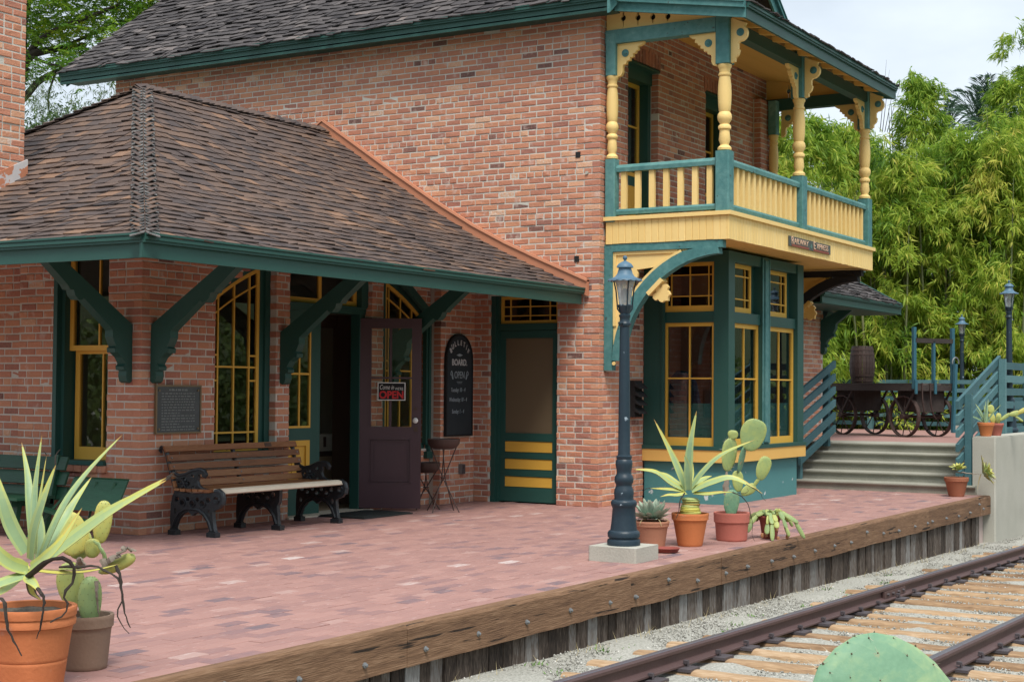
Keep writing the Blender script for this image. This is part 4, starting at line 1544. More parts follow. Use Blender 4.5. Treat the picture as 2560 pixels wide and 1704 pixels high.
X0, Yp = 5.63, YB + .085
sawn((X0, -1.995, 5.383), (0, -1, 0), (-1, 0, 0), stepped, .105, -.115)
sawn((X0, Yp + .083, 5.383), (0, 1, 0), (-1, 0, 0), stepped, .105, -.115)
for x in P_x:
    sawn((x, Yp - .083, 5.50), (0, -1, 0), (-1, 0, 0), scroll, .115, -.15)
for x, sgn in ((P_x[0], (1,)), (P_x[1], (-1, 1)), (P_x[2], (-1,))):
    for s in sgn:
        sawn((x + s * .083, Yp, 5.383), (s, 0, 0), (0, -1, 0), stepped, .105, -.115)
sawn((10.57, -2.11, 5.383), (0, -1, 0), (-1, 0, 0), stepped, .105, -.115)
sawn((10.57, Yp + .083, 5.383), (0, 1, 0), (-1, 0, 0), stepped, .105, -.115)

# large braces under the balcony: curved green strut, pierced yellow panel, leaf ornament
def brace(x, mg, my, sgn=-1):
    F = Fr((x, 0, 0), (0, -1, 0), (-1, 0, 0))
    mb = MB()
    mb.fbox(F, 1.855, 1.96, 1.58, 3.04, -.05, .05)
    mb.fbox(F, 1.96, 3.34, 2.955, 3.042, -.05, .05)
    cx, cz = 3.36, 1.62
    ro, ri = 1.40, 1.27
    arc = lambda r, a0, a1, n=14: [(cx - r * math.cos(lerp(a0, a1, i / n)), cz + r * 1.0 * math.sin(lerp(a0, a1, i / n))) for i in range(n + 1)]
    aa, ab = rad(3), rad(87)
    o1 = [(max(1.962, p), min(2.954, q)) for p, q in arc(ro, aa, ab)]
    i1 = arc(ri, aa, ab)
    mb.plate(F, [o1 + i1[::-1]], -.06, .06)
    b = part(mb, 'balcony_brace', mg)
    # yellow panel fills between strut, post and rail
    A = [(p, q) for p, q in arc(ro, aa, ab, 20) if p > 1.975 and q < 2.94]
    outer = [(1.962, A[0][1] - .02)] + A + [(A[-1][0] + .02, 2.953), (1.962, 2.953)]
    cc = (2.36, 2.62)
    hole = [(2.26, 2.74), (2.46, 2.76), (2.60, 2.77), (2.54, 2.69), (2.51, 2.655), (2.47, 2.675), (2.43, 2.665), (2.40, 2.63), (2.40, 2.60), (2.415, 2.565), (2.36, 2.57), (2.30, 2.545),
            (2.285, 2.50), (2.30, 2.47), (2.24, 2.50), (2.19, 2.46), (2.20, 2.54), (2.235, 2.61), (2.27, 2.66), (2.275, 2.70)]
    mb = MB()
    mb.plate(F, [outer, hole], -.018, .018, .7)
    mb.build('brace_panel', my, b)
    mb = MB()
    mb.fbox(F, 1.962, 2.0, A[2][1], 2.95, .018, .034)
    mb.fbox(F, 2.0, 2.78, 2.915, 2.953, .018, .034)
    a2 = [(p, q) for p, q in arc(ro + .0, rad(25), rad(68), 12)]
    a3 = [(p, q) for p, q in arc(ro + .03, rad(25), rad(68), 12)]
    mb.plate(F, [a2 + a3[::-1]], .018, .05)
    mb.build('panel_bead', my, b)
    # leaf ornament on the inside of the curve
    th = rad(47)
    d = Vector((math.cos(th), -math.sin(th)))
    n = Vector((d.y, -d.x)) * -1
    base = Vector((cx - ri * math.cos(th), cz + ri * math.sin(th)))
    L = lambda a, c: tuple(base + Vector((-n.x, -n.y)) * 0 + Vector((math.sin(th), math.cos(th))) * a + d * c)
    mb = MB()
    mb.plate(F, [[L(-.12, -.004), L(.12, -.004), L(.12, .045), L(-.12, .045)]], -.07, .07)
    leaf = [(-.03, .04), (.03, .04), (.035, .075), (.075, .06), (.115, .085), (.11, .13), (.075, .14), (.08, .17), (.065, .205), (.03, .21), (.0, .24), (-.03, .21), (-.065, .205), (-.08, .17),
            (-.075, .14), (-.11, .13), (-.115, .085), (-.075, .06), (-.035, .075)]
    mb.plate(F, [[L(a, c) for a, c in leaf]], -.025, .025)
    mb.build('brace_ornament', my, b)
    mb = MB()
    mb.tube([F.p(1.99, 1.66, .052), F.p(1.99, 1.66, .064)], .022, n=10)
    mb.build('brace_bolt', my, b)


brace(5.62, m_teal, m_cream)
brace(10.45, m_black, m_sill)  # far brace in darker colours, its shade put into the paint

# upstairs doors behind the railing
for (a, b) in ((6.20, 7.0), (8.50, 9.30)):
    F = Fr((0, -1.62, 0), (1, 0, 0), (0, -1, 0))
    mb = MB()
    mb.fbox(F, a - .02, a + .06, 3.3, 5.32, -.05, .03)
    mb.fbox(F, b - .06, b + .02, 3.3, 5.32, -.05, .12)
    mb.fbox(F, a - .02, b + .02, 5.16, 5.34, -.05, .14)
    mb.fbox(F, a + .06, b - .06, 3.3, 4.0, -.05, 0)
    mb.fbox(F, a - .04, b + .04, 5.31, 5.35, .1, .24)
    f = part(mb, 'balcony_door', m_green)
    mb = MB()
    mb.fbox(F, a + .16, b - .16, 3.42, 3.88, -.02, .006)
    mb.build('door_panel', m_ochre, f)
    sash(F, a + .06, b - .06, 4.0, 5.16, us=((a + b) / 2,), zs=(4.62,), fw=.05, sill=.05, d=.004, bar=.022)
    mb = MB()
    k = 14
    for i in range(k):
        mb.fbox(F, lerp(a + .07, b - .07, i / k), lerp(a + .07, b - .07, (i + 1) / k), 3.95, 5.2, -.10 - .012 * (i % 2), -.09 - .012 * (i % 2), random.uniform(.2, .8))
    mb.build('curtain', m_curtain, f)
    mb = MB()
    mb.fbox(F, a, b, 3.3, 5.3, -.35, -.3)
    mb.build('dark_room', m_black, f)  # black sheet in place of the unlit room behind the door
# ------------------------------------------------------------------ lay bricks, shingles, pavers: the 300 that show largest are pieces of their own
def quad_area(P):
    q = []
    for p in P:
        d = Vector(p) - CAM
        dz = d.dot(fw)
        if dz < .2:
            return 0, (0, 0)
        q.append((1280 + F_PX * d.dot(CR) / dz, 852 - F_PX * d.dot(CU) / dz))
    a = 0
    for i in range(len(q)):
        j = (i + 1) % len(q)
        a += q[i][0] * q[j][1] - q[j][0] * q[i][1]
    cx, cy = sum(p[0] for p in q) / len(q), sum(p[1] for p in q) / len(q)
    if not (8 < cx < 2552 and 8 < cy < 1696):
        return 0, (cx, cy)
    return abs(a) / 2, (cx, cy)


def seen(p, tol=.06):
    d = Vector(p) - CAM
    L = d.length
    d.normalize()
    hit, loc, n, i, o, m = SC.ray_cast(DG, CAM, d, distance=L - tol)
    return not hit


def brick_geo(mb, F, a, b, c, d, pr, t):
    k = .005
    j = lambda: random.gauss(0, .0014)
    v = [F.p(a, c, -.1), F.p(b, c, -.1), F.p(b, d, -.1), F.p(a, d, -.1),
         F.p(a, c, pr - k), F.p(b, c, pr - k), F.p(b, d, pr - k), F.p(a, d, pr - k),
         F.p(a + k + j(), c + k + j(), pr + j()), F.p(b - k + j(), c + k + j(), pr + j()), F.p(b - k + j(), d - k + j(), pr + j()), F.p(a + k + j(), d - k + j(), pr + j())]
    f = []
    for o, p in ((0, 4), (4, 8)):
        f += [(o + i, o + (i + 1) % 4, p + (i + 1) % 4, p + i) for i in range(4)]
    f.append((8, 9, 10, 11))
    mb.add(v, f, t)


def arch_bricks():
    """soldier bricks over the upstairs doors"""
    for x0, x1 in ((6.18, 7.02), (8.48, 9.32)):
        n = 11
        for i in range(n):
            a = lerp(x0 - .06, x1 + .06, i / n)
            mb = MB()
            mb.fbox(F_main, a - 5.46, a - 5.46 + .068, 5.335, 5.53, -.05, .010, random.uniform(.15, .5))
            part(mb, 'arch_brick', m_brick)


arch_bricks()


def lay(items, area_pt, build_one, name, n_single, m_of, parent_of):
    DGx = None
    sc = []
    for i, it in enumerate(items):
        a, p = area_pt(it)
        sc.append((a, i, p))
    sc.sort(key=lambda q: -q[0])
    chosen = set()
    for a, i, p in sc:
        if a <= 0 or len(chosen) >= n_single:
            break
        if seen(p):
            chosen.add(i)
    rest = {}
    for i, it in enumerate(items):
        if i in chosen:
            mb = MB()
            build_one(mb, it)
            mb.build(name, m_of(it), parent_of(it))
        else:
            k = parent_of(it).name
            if k not in rest:
                rest[k] = (MB(), m_of(it), parent_of(it))
            build_one(rest[k][0], it)
    for k, (mb, m, p) in rest.items():
        mb.build(name, m, p, kind='stuff')


SC.view_layers[0].update()
DG = bpy.context.evaluated_depsgraph_get()
N_SINGLE = 300


def b_area(it):
    F, a, b, c, d, pr, t, par = it
    ar, _ = quad_area([F.p(a, c), F.p(b, c), F.p(b, d), F.p(a, d)])
    if (CAM - F.O).dot(F.N) < 0:
        ar = 0
    return ar, F.p((a + b) / 2, (c + d) / 2, .02)


lay(BR, b_area, lambda mb, it: brick_geo(mb, *it[:7]), 'brick', N_SINGLE, lambda it: m_brick, lambda it: it[7])
lay(SH, lambda it: (quad_area(it[0][4:8])[0], sum((Vector(p) for p in it[0][4:8]), Vector()) / 4), lambda mb, it: mb.hexa(it[0], it[1]), 'shingle', N_SINGLE,
    lambda it: it[3], lambda it: it[2])


def pv(mb, it):
    x0, x1, y0, y1, z, t = it
    c = .003
    z0, z1 = -.03, z
    v = [(x0, y0, z0), (x1, y0, z0), (x1, y1, z0), (x0, y1, z0), (x0, y0, z1 - c), (x1, y0, z1 - c), (x1, y1, z1 - c), (x0, y1, z1 - c),
         (x0 + c, y0 + c, z1), (x1 - c, y0 + c, z1), (x1 - c, y1 - c, z1), (x0 + c, y1 - c, z1)]
    f = []
    for o, p in ((0, 4), (4, 8)):
        f += [(o + i, o + (i + 1) % 4, p + (i + 1) % 4, p + i) for i in range(4)]
    f.append((8, 9, 10, 11))
    mb.add(v, f, t)


lay(PAV, lambda it: (quad_area([(it[0], it[2], 0), (it[1], it[2], 0), (it[1], it[3], 0), (it[0], it[3], 0)])[0], Vector(((it[0] + it[1]) / 2, (it[2] + it[3]) / 2, .02))),
    pv, 'paver', N_SINGLE, lambda it: m_paver, lambda it: platform)

# ------------------------------------------------------------------ railway track
RAILY = (-6.06, -7.50)
x = -4.6
ti = 0
TIEX = []
TIE_JOINT = 15
ORD = 'first second third fourth fifth sixth seventh eighth ninth tenth eleventh twelfth thirteenth fourteenth fifteenth sixteenth seventeenth eighteenth nineteenth twentieth'.split()
ORD += ['twenty-' + q for q in ORD[:9]] + ['thirtieth']


def tie_label(i):
    k = i - TIE_JOINT
    if k == 0:
        return 'weathered railway tie right under the bolted rail joint'
    return 'weathered railway tie, %s one %s the bolted rail joint' % (ORD[abs(k) - 1], 'beyond' if k > 0 else 'on the camera side of')


while x < 14.5:
    w = random.uniform(.13, .19)
    t0 = thing('railway_tie', tie_label(ti), 'railway tie', (x, -6.8, zg(x)), random.gauss(0, .012), group='ties under the rails')
    mb = MB()
    y0, y1 = 1.24 + random.uniform(-.12, .08), -1.55 + random.uniform(-.1, .1)
    n = 14
    pts, rr = [], []
    ring = []
    h = .050 + random.uniform(-.010, .010)
    for i in range(n + 1):
        y = lerp(y0, y1, i / n)
        e = random.gauss(0, .008)
        e2 = random.gauss(0, .008)
        tp = .82 if i in (0, n) else 1
        ww = w / 2 * tp
        hh = h * (.9 if i in (0, n) else 1) + random.gauss(0, .003)
        ring.append([(-ww + e, y, -.1), (-ww * 1.02 + e, y, hh * .45), (-ww * .72 + e, y, hh * .9), (-ww * .2, y, hh), (ww * .3, y, hh * .99), (ww * .78 + e2, y, hh * .85), (ww * 1.02 + e2, y, hh * .4),
                     (ww + e2, y, -.1)])
    vs = [p for r in ring for p in r]
    fs = []
    for i in range(n):
        for q in range(8):
            fs.append((i * 8 + q, i * 8 + (q + 1) % 8, (i + 1) * 8 + (q + 1) % 8, (i + 1) * 8 + q))
    fs += [tuple(range(7, -1, -1)), tuple(n * 8 + q for q in range(8))]
    mb.add(vs, fs, random.random(), True)
    mb.build('tie_timber', m_tie, t0, sharp=55)
    for ry in RAILY:
        yl = ry + 6.8
        mb = MB()
        mb.box(-.075, .075, yl - .14, yl + .13, h - .006, h + .012)
        pl = mb.build('tie_plate', m_plate, t0)
        for s in (-1, 1):
            mb = MB()
            q = random.uniform(-.03, .03)
            mb.tube([(q, yl + s * .078, h), (q, yl + s * .078, h + .045)], .009, n=6)
            mb.box(q - .016, q + .016, yl + s * .066 - .014, yl + s * .066 + .014, h + .032, h + .05)
            mb.build('spike', m_plate, pl)
    TIEX.append(x)
    x += random.uniform(.44, .55)
    ti += 1

RH = .125
XJ = TIEX[TIE_JOINT]                              # the joint lies over this tie
for k, ry in enumerate(RAILY):
    r0_ = thing('rail', ('rusty steel rail nearer the platform, with a bolted joint' if k == 0 else 'rusty steel rail farther from the platform, beside the cactus'), 'rail',
                (0, ry, zg(0)), group='rails of the track')
    pf = [(-.06, .0), (.06, .0), (.06, .012), (.03, .022), (.010, .032), (.009, .082), (.030, .092), (.031, .112), (.024, .124), (.010, .1275), (-.010, .1275), (-.024, .124), (-.031, .112), (-.030, .092),
          (-.009, .082), (-.010, .032), (-.03, .022), (-.06, .012)]
    for (a, b, nm) in ((-9, XJ - .003, 'rail_length'), (XJ + .003, 24, 'rail_length')):
        mb = MB()
        vs = []
        for xx in (a, b):
            vs += [(xx, p, q * .90 + .064 - .0165 * xx) for p, q in pf]
        n = len(pf)
        fs = [(i, (i + 1) % n, n + (i + 1) % n, n + i) for i in range(n)] + [tuple(range(n - 1, -1, -1)), tuple(n + i for i in range(n))]
        mb.add(vs, fs, .5)
        rl = mb.build(nm, m_rail, r0_)
        mb = MB()
        mb.hexa([(a, -.021, .1775 - .0165 * a), (b, -.021, .1775 - .0165 * b), (b, .021, .1775 - .0165 * b), (a, .021, .1775 - .0165 * a),
                 (a, -.018, .1808 - .0165 * a), (b, -.018, .1808 - .0165 * b), (b, .018, .1808 - .0165 * b), (a, .018, .1808 - .0165 * a)])
        mb.build('running_surface', m_railtop, rl)
    if k == 0:
        mb = MB()
        F = Fr((XJ, -.012, .062 - .0165 * XJ), (1, 0, -.0165), (0, -1, 0))
        mb.fbox(F, -.30, .30, .022, .08, .006, .026)
        jb = mb.build('joint_bar', m_rail, r0_)
        for q in (-.22, -.08, .08, .22):
            mb = MB()
            mb.tube([F.p(q, .052, .02), F.p(q, .052, .044)], .014, n=6)
            mb.build('bolt', m_plate, jb)

# loose stones and a few dry blades on the ballast
ns = 60000
sx = RNG.uniform(-5.5, 12.5, ns)
sy = RNG.uniform(-9.3, -5.08, ns)
ss = RNG.uniform(.005, .0115, ns) * RNG.uniform(.7, 1.3, ns)
okm = np.ones(ns, bool)
for ry in RAILY:
    okm &= np.abs(sy - ry) > .075
sx, sy, ss = sx[okm], sy[okm], ss[okm]
ns = len(sx)
octa = np.array([(1, 0, 0), (-1, 0, 0), (0, 1, 0), (0, -1, 0), (0, 0, .8), (0, 0, -.8)], float)
of = np.array([(0, 2, 4), (2, 1, 4), (1, 3, 4), (3, 0, 4), (2, 0, 5), (1, 2, 5), (3, 1, 5), (0, 3, 5)])
ang = RNG.uniform(0, 6.28, ns)
V = octa[None] * (RNG.uniform(.6, 1.3, (ns, 6, 1))) * ss[:, None, None]
ca, sa = np.cos(ang)[:, None], np.sin(ang)[:, None]
V = np.stack([V[..., 0] * ca - V[..., 1] * sa, V[..., 0] * sa + V[..., 1] * ca, V[..., 2]], -1)
V += np.stack([sx, sy, -0.45 - 0.0165 * sx + ss * .3 + .020 * np.clip((-5.1 - sy) / .5, .4, 1)], -1)[:, None]
FI = (of[None] + (np.arange(ns) * 6)[:, None, None]).reshape(-1, 3)
np_mesh('gravel', V.reshape(-1, 3), FI, np.repeat(RNG.beta(2, 2, ns), 8), m_stone, kind='stuff')
ng = 500
m_straw = flat('dry_grass', (.36, .30, .16), rough=.9)
gxp = RNG.uniform(-4, 10, ng)
gyp = np.where(RNG.random(ng) < .75, RNG.uniform(-5.25, -5.08, ng), RNG.uniform(-9, -5.1, ng))
vb = []
fb = []
for i in range(ng):
    a = random.uniform(0, 6.28)
    l = random.uniform(.03, .12)
    p = Vector((gxp[i], gyp[i], zg(gxp[i]) + .005))
    d = Vector((math.cos(a), math.sin(a), random.uniform(.1, 1.6))).normalized() * l
    s = Vector((-math.sin(a), math.cos(a), 0)) * .0022
    b0 = len(vb)
    vb += [p - s, p + s, p + d]
    fb.append((b0, b0 + 1, b0 + 2))
mb = MB()
mb.add(vb, fb)
tag(mb.build('dry_grass', m_straw), kind='stuff')
m_weed = flat('weed_leaf', (.10, .20, .04), rough=.7)
vb, fb = [], []
for i in range(34):
    cx_, cy_ = random.uniform(-3, 6), random.uniform(-5.75, -5.15)
    for k in range(random.randint(5, 16)):
        a = random.uniform(0, 6.28)
        p = Vector((cx_ + random.gauss(0, .05), cy_ + random.gauss(0, .03), zg(cx_) + .008))
        d = Vector((math.cos(a) * .5, math.sin(a) * .5, random.uniform(.3, .9))).normalized() * random.uniform(.015, .045)
        s = Vector((-math.sin(a), math.cos(a), 0)) * .006
        b0 = len(vb)
        vb += [p - s * .3, p + d * .5 - s, p + d, p + d * .5 + s]
        fb.append((b0, b0 + 1, b0 + 2, b0 + 3))
mb = MB()
mb.add(vb, fb)
mb.build('weeds', m_weed, kind='stuff')

# ------------------------------------------------------------------ lamp posts
m_frost = bpy.data.materials.new('lamp_glass')
m_frost.use_nodes = True
_b = m_frost.node_tree.nodes['Principled BSDF']
_b.inputs['Base Color'].default_value = (.62, .68, .70, 1)
_b.inputs['Roughness'].default_value = .25
_b.inputs['Transmission Weight'].default_value = .55
_b.inputs['Alpha'].default_value = .8


def lamp_post():
    L = thing('lamp_post', 'blue black lamp post on a square concrete block in front of the balcony brace', 'lamp post', (.72, -4.575, 0), 0, group='old lamp posts')
    mb = MB()
    c = .012
    lp = [(-.21 + c, -.21), (.21 - c, -.21), (.21, -.21 + c), (.21, .21 - c), (.21 - c, .21), (-.21 + c, .21), (-.21, .21 - c), (-.21, -.21 + c)]
    mb.plate(Fr((0, 0, 0), (1, 0, 0), (0, 0, 1), V=(0, 1, 0)), [lp], 0, .118)
    mb.build('concrete_block', m_concrete, L)
    mb = MB()
    mb.lathe([(.132, .118), (.134, .15), (.128, .165), (.118, .168), (.118, .175), (.128, .185), (.130, .215), (.120, .232), (.108, .238), (.102, .28), (.096, .34), (.091, .41), (.097, .425), (.104, .44),
              (.104, .462), (.095, .475), (.078, .48), (.076, .50), (.080, .53), (.076, .56), (.064, .585), (.064, .60), (.074, .615), (.077, .64), (.072, .665), (.060, .68), (.058, .70), (.063, .73), (.069, .76),
              (.066, .79), (.058, .80), (.063, .812), (.063, .826), (.052, .832), (.0485, .85), (.047, 1.1), (.043, 1.5), (.0385, 1.86), (.048, 1.868), (.050, 1.885), (.040, 1.90), (.040, 1.93), (.046, 1.94),
              (.046, 1.955), (.030, 1.965)], n=24)
    mb.build('lamp_shaft', m_lamp, L)
    mb = MB()
    for s in (1, -1):
        mb.tube([(s * .03, 0, 1.885), (s * .075, 0, 1.885), (s * .082, 0, 1.885), (s * .1, 0, 1.885)], [.009, .008, .014, .010], n=8)
    mb.build('ladder_bar', m_lamp, L)
    mb = MB()
    mb.lathe([(.036, 1.962), (.040, 1.975), (.050, 2.0), (.058, 2.028), (.054, 2.036)], n=20)
    for k in range(4):
        a = rad(45 + 90 * k)
        ca, sa = math.cos(a), math.sin(a)
        mb.tube([(.034 * ca, .034 * sa, 1.965), (.062 * ca, .062 * sa, 2.0), (.066 * ca, .066 * sa, 2.06), (.075 * ca, .075 * sa, 2.15), (.094 * ca, .094 * sa, 2.225)], .006, n=6)
    ln = mb.build('lantern_frame', m_lamp, L)
    mb = MB()
    mb.lathe([(.046, 2.034), (.052, 2.08), (.060, 2.14), (.073, 2.20), (.082, 2.226)], n=20)
    mb.build('lamp_glass', m_frost, ln)
    mb = MB()
    mb.lathe([(.010, 2.05), (.013, 2.08), (.022, 2.12), (.020, 2.15), (.006, 2.17)], n=10)
    mb.build('bulb', m_white, ln)
    mb = MB()
    wv = lambda i, k, n: (-.007 * (k % 2) if i == 0 else 0)
    mb.lathe([(.140, 2.228), (.135, 2.238), (.105, 2.248), (.078, 2.262), (.062, 2.285), (.054, 2.315), (.050, 2.33), (.068, 2.333), (.066, 2.345), (.05, 2.365), (.025, 2.38), (.012, 2.385), (.009, 2.395), (.016, 2.402),
              (.019, 2.412), (.015, 2.424), (.005, 2.43)], n=32, wave=wv)
    mb.build('lamp_hat', m_lamphat, L)
    return L


LP = lamp_post()
index_kids()
for (px, dist, lab) in ((2405, 30.2, 'smaller far lamp post behind the wagon, at the back fence'), (2523, 22.9, 'tall lamp post behind the green fence at the right edge')):
    p = pix(px, 900, dist)
    c = copy_tree(LP)
    c.location = (p.x, p.y, .60)
    c['label'] = lab
    if px < 2450:
        c.scale = (.94, .94, .94)

# ------------------------------------------------------------------ bench
bench = thing('park_bench', 'wooden slat bench with ornate black cast iron ends against the brick wall', 'bench')
leg_o = [(.165, 0), (.245, 0), (.245, .045), (.228, .06), (.262, .14), (.315, .195), (.385, .222), (.42, .20), (.44, .185), (.46, .20), (.495, .222), (.56, .195), (.615, .14), (.648, .06), (.632, .045),
         (.632, 0), (.725, 0), (.725, .045), (.705, .065), (.69, .15), (.682, .235), (.70, .245), (.755, .262), (.79, .30), (.80, .35), (.785, .395), (.745, .418), (.70, .405), (.55, .392), (.40, .385), (.28, .40),
         (.225, .40), (.20, .36), (.178, .28), (.172, .15), (.178, .07), (.165, .045)]


def circ(c, r, n=8, sq=1.0):
    return [(c[0] + r * math.cos(k * 2 * math.pi / n), c[1] + r * sq * math.sin(k * 2 * math.pi / n)) for k in range(n)]


holes = [circ((.25, .33), .026), circ((.32, .30), .022), circ((.385, .335), .022), circ((.44, .295), .024), circ((.50, .335), .022), circ((.565, .30), .022), circ((.63, .335), .026), circ((.73, .34), .03),
         circ((.235, .22), .018, 6, 1.6), circ((.64, .22), .018, 6, 1.6)]
for x in (.245, 1.15, 2.06):
    F = Fr((x, 0, 0), (0, -1, 0), (1, 0, 0))
    mb = MB()
    lo_ = leg_o if abs(x - 1.15) > .1 else [(p, min(q, .392)) if p < .69 else (.69 + (p - .69) * .2, min(q, .392)) for p, q in leg_o]
    mb.plate(F, [lo_] + (holes if abs(x - 1.15) > .1 else holes[:7]), -.022, .022)
    for (a, b) in ((.165, .245), (.632, .725)):
        mb.fbox(F, a - .006, b + .006, 0, .045, -.035, .035)
    # raised ribs and scrolls
    for s in (-1, 1):
        o = s * .024
        mb.tube([F.p(p, q, o) for p, q in ((.20, .06), (.235, .14), (.29, .205), (.36, .24), (.44, .245), (.52, .24), (.59, .205), (.645, .14), (.68, .06))], .012, n=6)
        for c in ((.32, .30), (.44, .295), (.565, .30)) + (((.73, .34),) if abs(x - 1.15) > .1 else ()):
            mb.tube([F.p(c[0] + .034 * math.cos(a), c[1] + .034 * math.sin(a), o) for a in [k * .7 for k in range(10)]], .008, n=5)
    if abs(x - 1.15) > .1:
        mb.tube([F.p(p, q, 0) for p, q in ((.79, .30), (.80, .35), (.785, .395), (.745, .42), (.70, .41))], .024, n=8)
    fr_ = mb.build('cast_iron_leg', m_iron, bench)
    mb = MB()
    bk = [(.225, .40), (.165, .55), (.125, .66), (.105, .74), (.075, .785), (.035, .79), (.02, .765), (.035, .745)]
    mb.tube([F.p(p, q, 0) for p, q in bk], [.022, .02, .02, .022, .024, .022, .018, .012], n=8)
    mb.build('back_upright', m_iron, bench)
    if abs(x - 1.15) > .1:
        arm = [(.165, .60), (.20, .555), (.26, .535), (.34, .55), (.44, .59), (.51, .60), (.56, .59), (.585, .56), (.575, .535), (.55, .54), (.54, .565), (.505, .56), (.485, .52), (.49, .47), (.54, .43), (.62, .41), (.40, .395),
               (.30, .405), (.225, .41), (.19, .50)]
        hl = [circ((.27, .475), .02), circ((.33, .51), .018), circ((.385, .475), .02), circ((.33, .435), .018), circ((.43, .54), .018), circ((.44, .44), .016), circ((.225, .53), .013)]
        mb = MB()
        mb.plate(F, [arm] + hl, -.014, .014)
        mb.tube([F.p(p, q, 0) for p, q in ((.17, .60), (.20, .56), (.26, .54), (.34, .555), (.44, .595), (.51, .605), (.565, .592), (.588, .56), (.57, .538))], .019, n=8)
        mb.tube([F.p(p, q, 0) for p, q in ((.50, .545), (.487, .50), (.505, .455), (.56, .425), (.64, .412))], .016, n=8)
        for s in (-1, 1):
            for k in range(6):
                a = k * math.pi / 3
                mb.tube([F.p(.33, .473, s * .016), F.p(.33 + .035 * math.cos(a), .473 + .035 * math.sin(a), s * .02), F.p(.33 + .06 * math.cos(a), .473 + .06 * math.sin(a), s * .014)], [.006, .013, .004], n=6)
            mb.tube([F.p(.33, .473, s * d) for d in (.01, .026, .032)], [.018, .016, .004], n=8)
        mb.build('armrest', m_iron, bench)
for k, (u, z, ang_) in enumerate(((.085, .775, 25), (.125, .695, 16), (.150, .615, 15), (.178, .535, 17), (.205, .46, 18))):
    a = rad(ang_)
    F = Fr((.20, -u - .018, z), (1, 0, 0), (0, -math.cos(a), math.sin(a)), V=(0, math.sin(a), math.cos(a)))
    mb = MB()
    mb.fbox(F, 0, 1.90, -.029, .029, 0, .02, random.random())
    sl = mb.build('back_slat', m_benchwood, bench)
    if k == 0:
        mb = MB()
        mb.fbox(F, 1.40, 1.50, -.02, .02, .02, .024)
        mb.build('name_plate', m_dark, sl)
    else:
        mb = MB()
        for xx in (.045, .95, 1.86):
            mb.tube([F.p(xx, 0, .018), F.p(xx, 0, .025)], .008, n=6)
        mb.build('slat_bolt', m_galv, sl)
for k, u in enumerate((.265, .34, .415, .49, .565, .63)):
    mb = MB()
    mb.box(.20, 2.10, -u - .03, -u + .03, .403 + (.003 if k in (0, 4) else -.002), .428, random.random())
    mb.build('seat_slat', m_benchwood, bench)
mb = MB()
Fs_ = Fr((.20, 0, 0), (0, -1, 0), (1, 0, 0))
mb.plate(Fs_, [[(.66, .412), (.735, .402), (.758, .385), (.768, .395), (.755, .424), (.715, .436), (.665, .434)]], 0.06, 1.84)
tag(mb.build('seat_slat', m_paleboard, bench), 'wide pale bleached front seat board')

# ------------------------------------------------------------------ things on the wing wall
pl = thing('wall_plaque', 'dark bronze plaque with raised lettering on the brick corner left of the bench', 'plaque', (.48, 0, 1.14))
m_bronze = mat('bronze', [(0.1, (.055, .07, .075)), (.9, (.115, .13, .135))], rough=.55, metal=.4, bump=.3, bscale=60, n1=(6, .5), n2=(40, .4))
m_bronzeedge = flat('bronze_edge', (.22, .17, .10), rough=.5, metal=.4)
Fp = Fr((0, 0, 0), (1, 0, 0), (0, -1, 0))
mb = MB()
mb.fbox(Fp, -.30, .30, -.22, .225, .002, .018)
pb = mb.build('plaque_plate', m_bronze, pl)
mb = MB()
for (a, b, c, d) in ((-.305, -.288, -.225, .23), (.288, .305, -.225, .23), (-.288, .288, -.225, -.21), (-.288, .288, .215, .23)):
    mb.fbox(Fp, a, b, c, d, .002, .026)
mb.build('plaque_rim', m_bronzeedge, pl)
mb = MB()
for (a, b) in ((-.26, .18), (.26, .18), (-.26, -.18), (.26, -.18)):
    mb.tube([Fp.p(a, b, .016), Fp.p(a, b, .027)], .011, n=8)
mb.build('plaque_screw', m_bronzeedge, pl)
mb = MB()
m_pl = flat('raised_letter', (.27, .30, .30), rough=.5, metal=.4)
random.seed(21)
z = .185
for row in range(15):
    hgt = .018 if row == 0 else .011
    a = -.13 if row == 0 else -.225
    end = .13 if row == 0 else (.225 if row not in (8, 12) else .02)
    while a < end:
        wl_w = random.uniform(.02, .06)
        n = max(1, int(wl_w / .011))
        for q in range(n):
            if a + .008 > end:
                break
            mb.fbox(Fp, a, a + .006, z - hgt / 2, z + hgt / 2 * random.choice([1, 1, .6]), .016, .021)
            a += .0105
        a += .012
    z -= .026 if row else .034
tag(mb.build('raised_text', m_pl, pl, kind='stuff'))

bb = thing('bulletin_board', 'round topped black chalkboard with white writing hung on the brick wall', 'notice board', (5.075, -.15, 1.40))
m_slate = mat('chalkboard', [(.1, (.012, .020, .026)), (.9, (.030, .042, .05))], rough=.6, n1=(3, .6), n2=(12, .4), bump=.05)
Fb = Fr((0, 0, 0), (1, 0, 0), (0, -1, 0))
wb, hb_ = .275, .59


def round_top(w, h, r):
    return [(-w, -h), (w, -h)] + [(w * math.cos(rad(k)), h - r + r * math.sin(rad(k))) for k in range(0, 181, 12)]


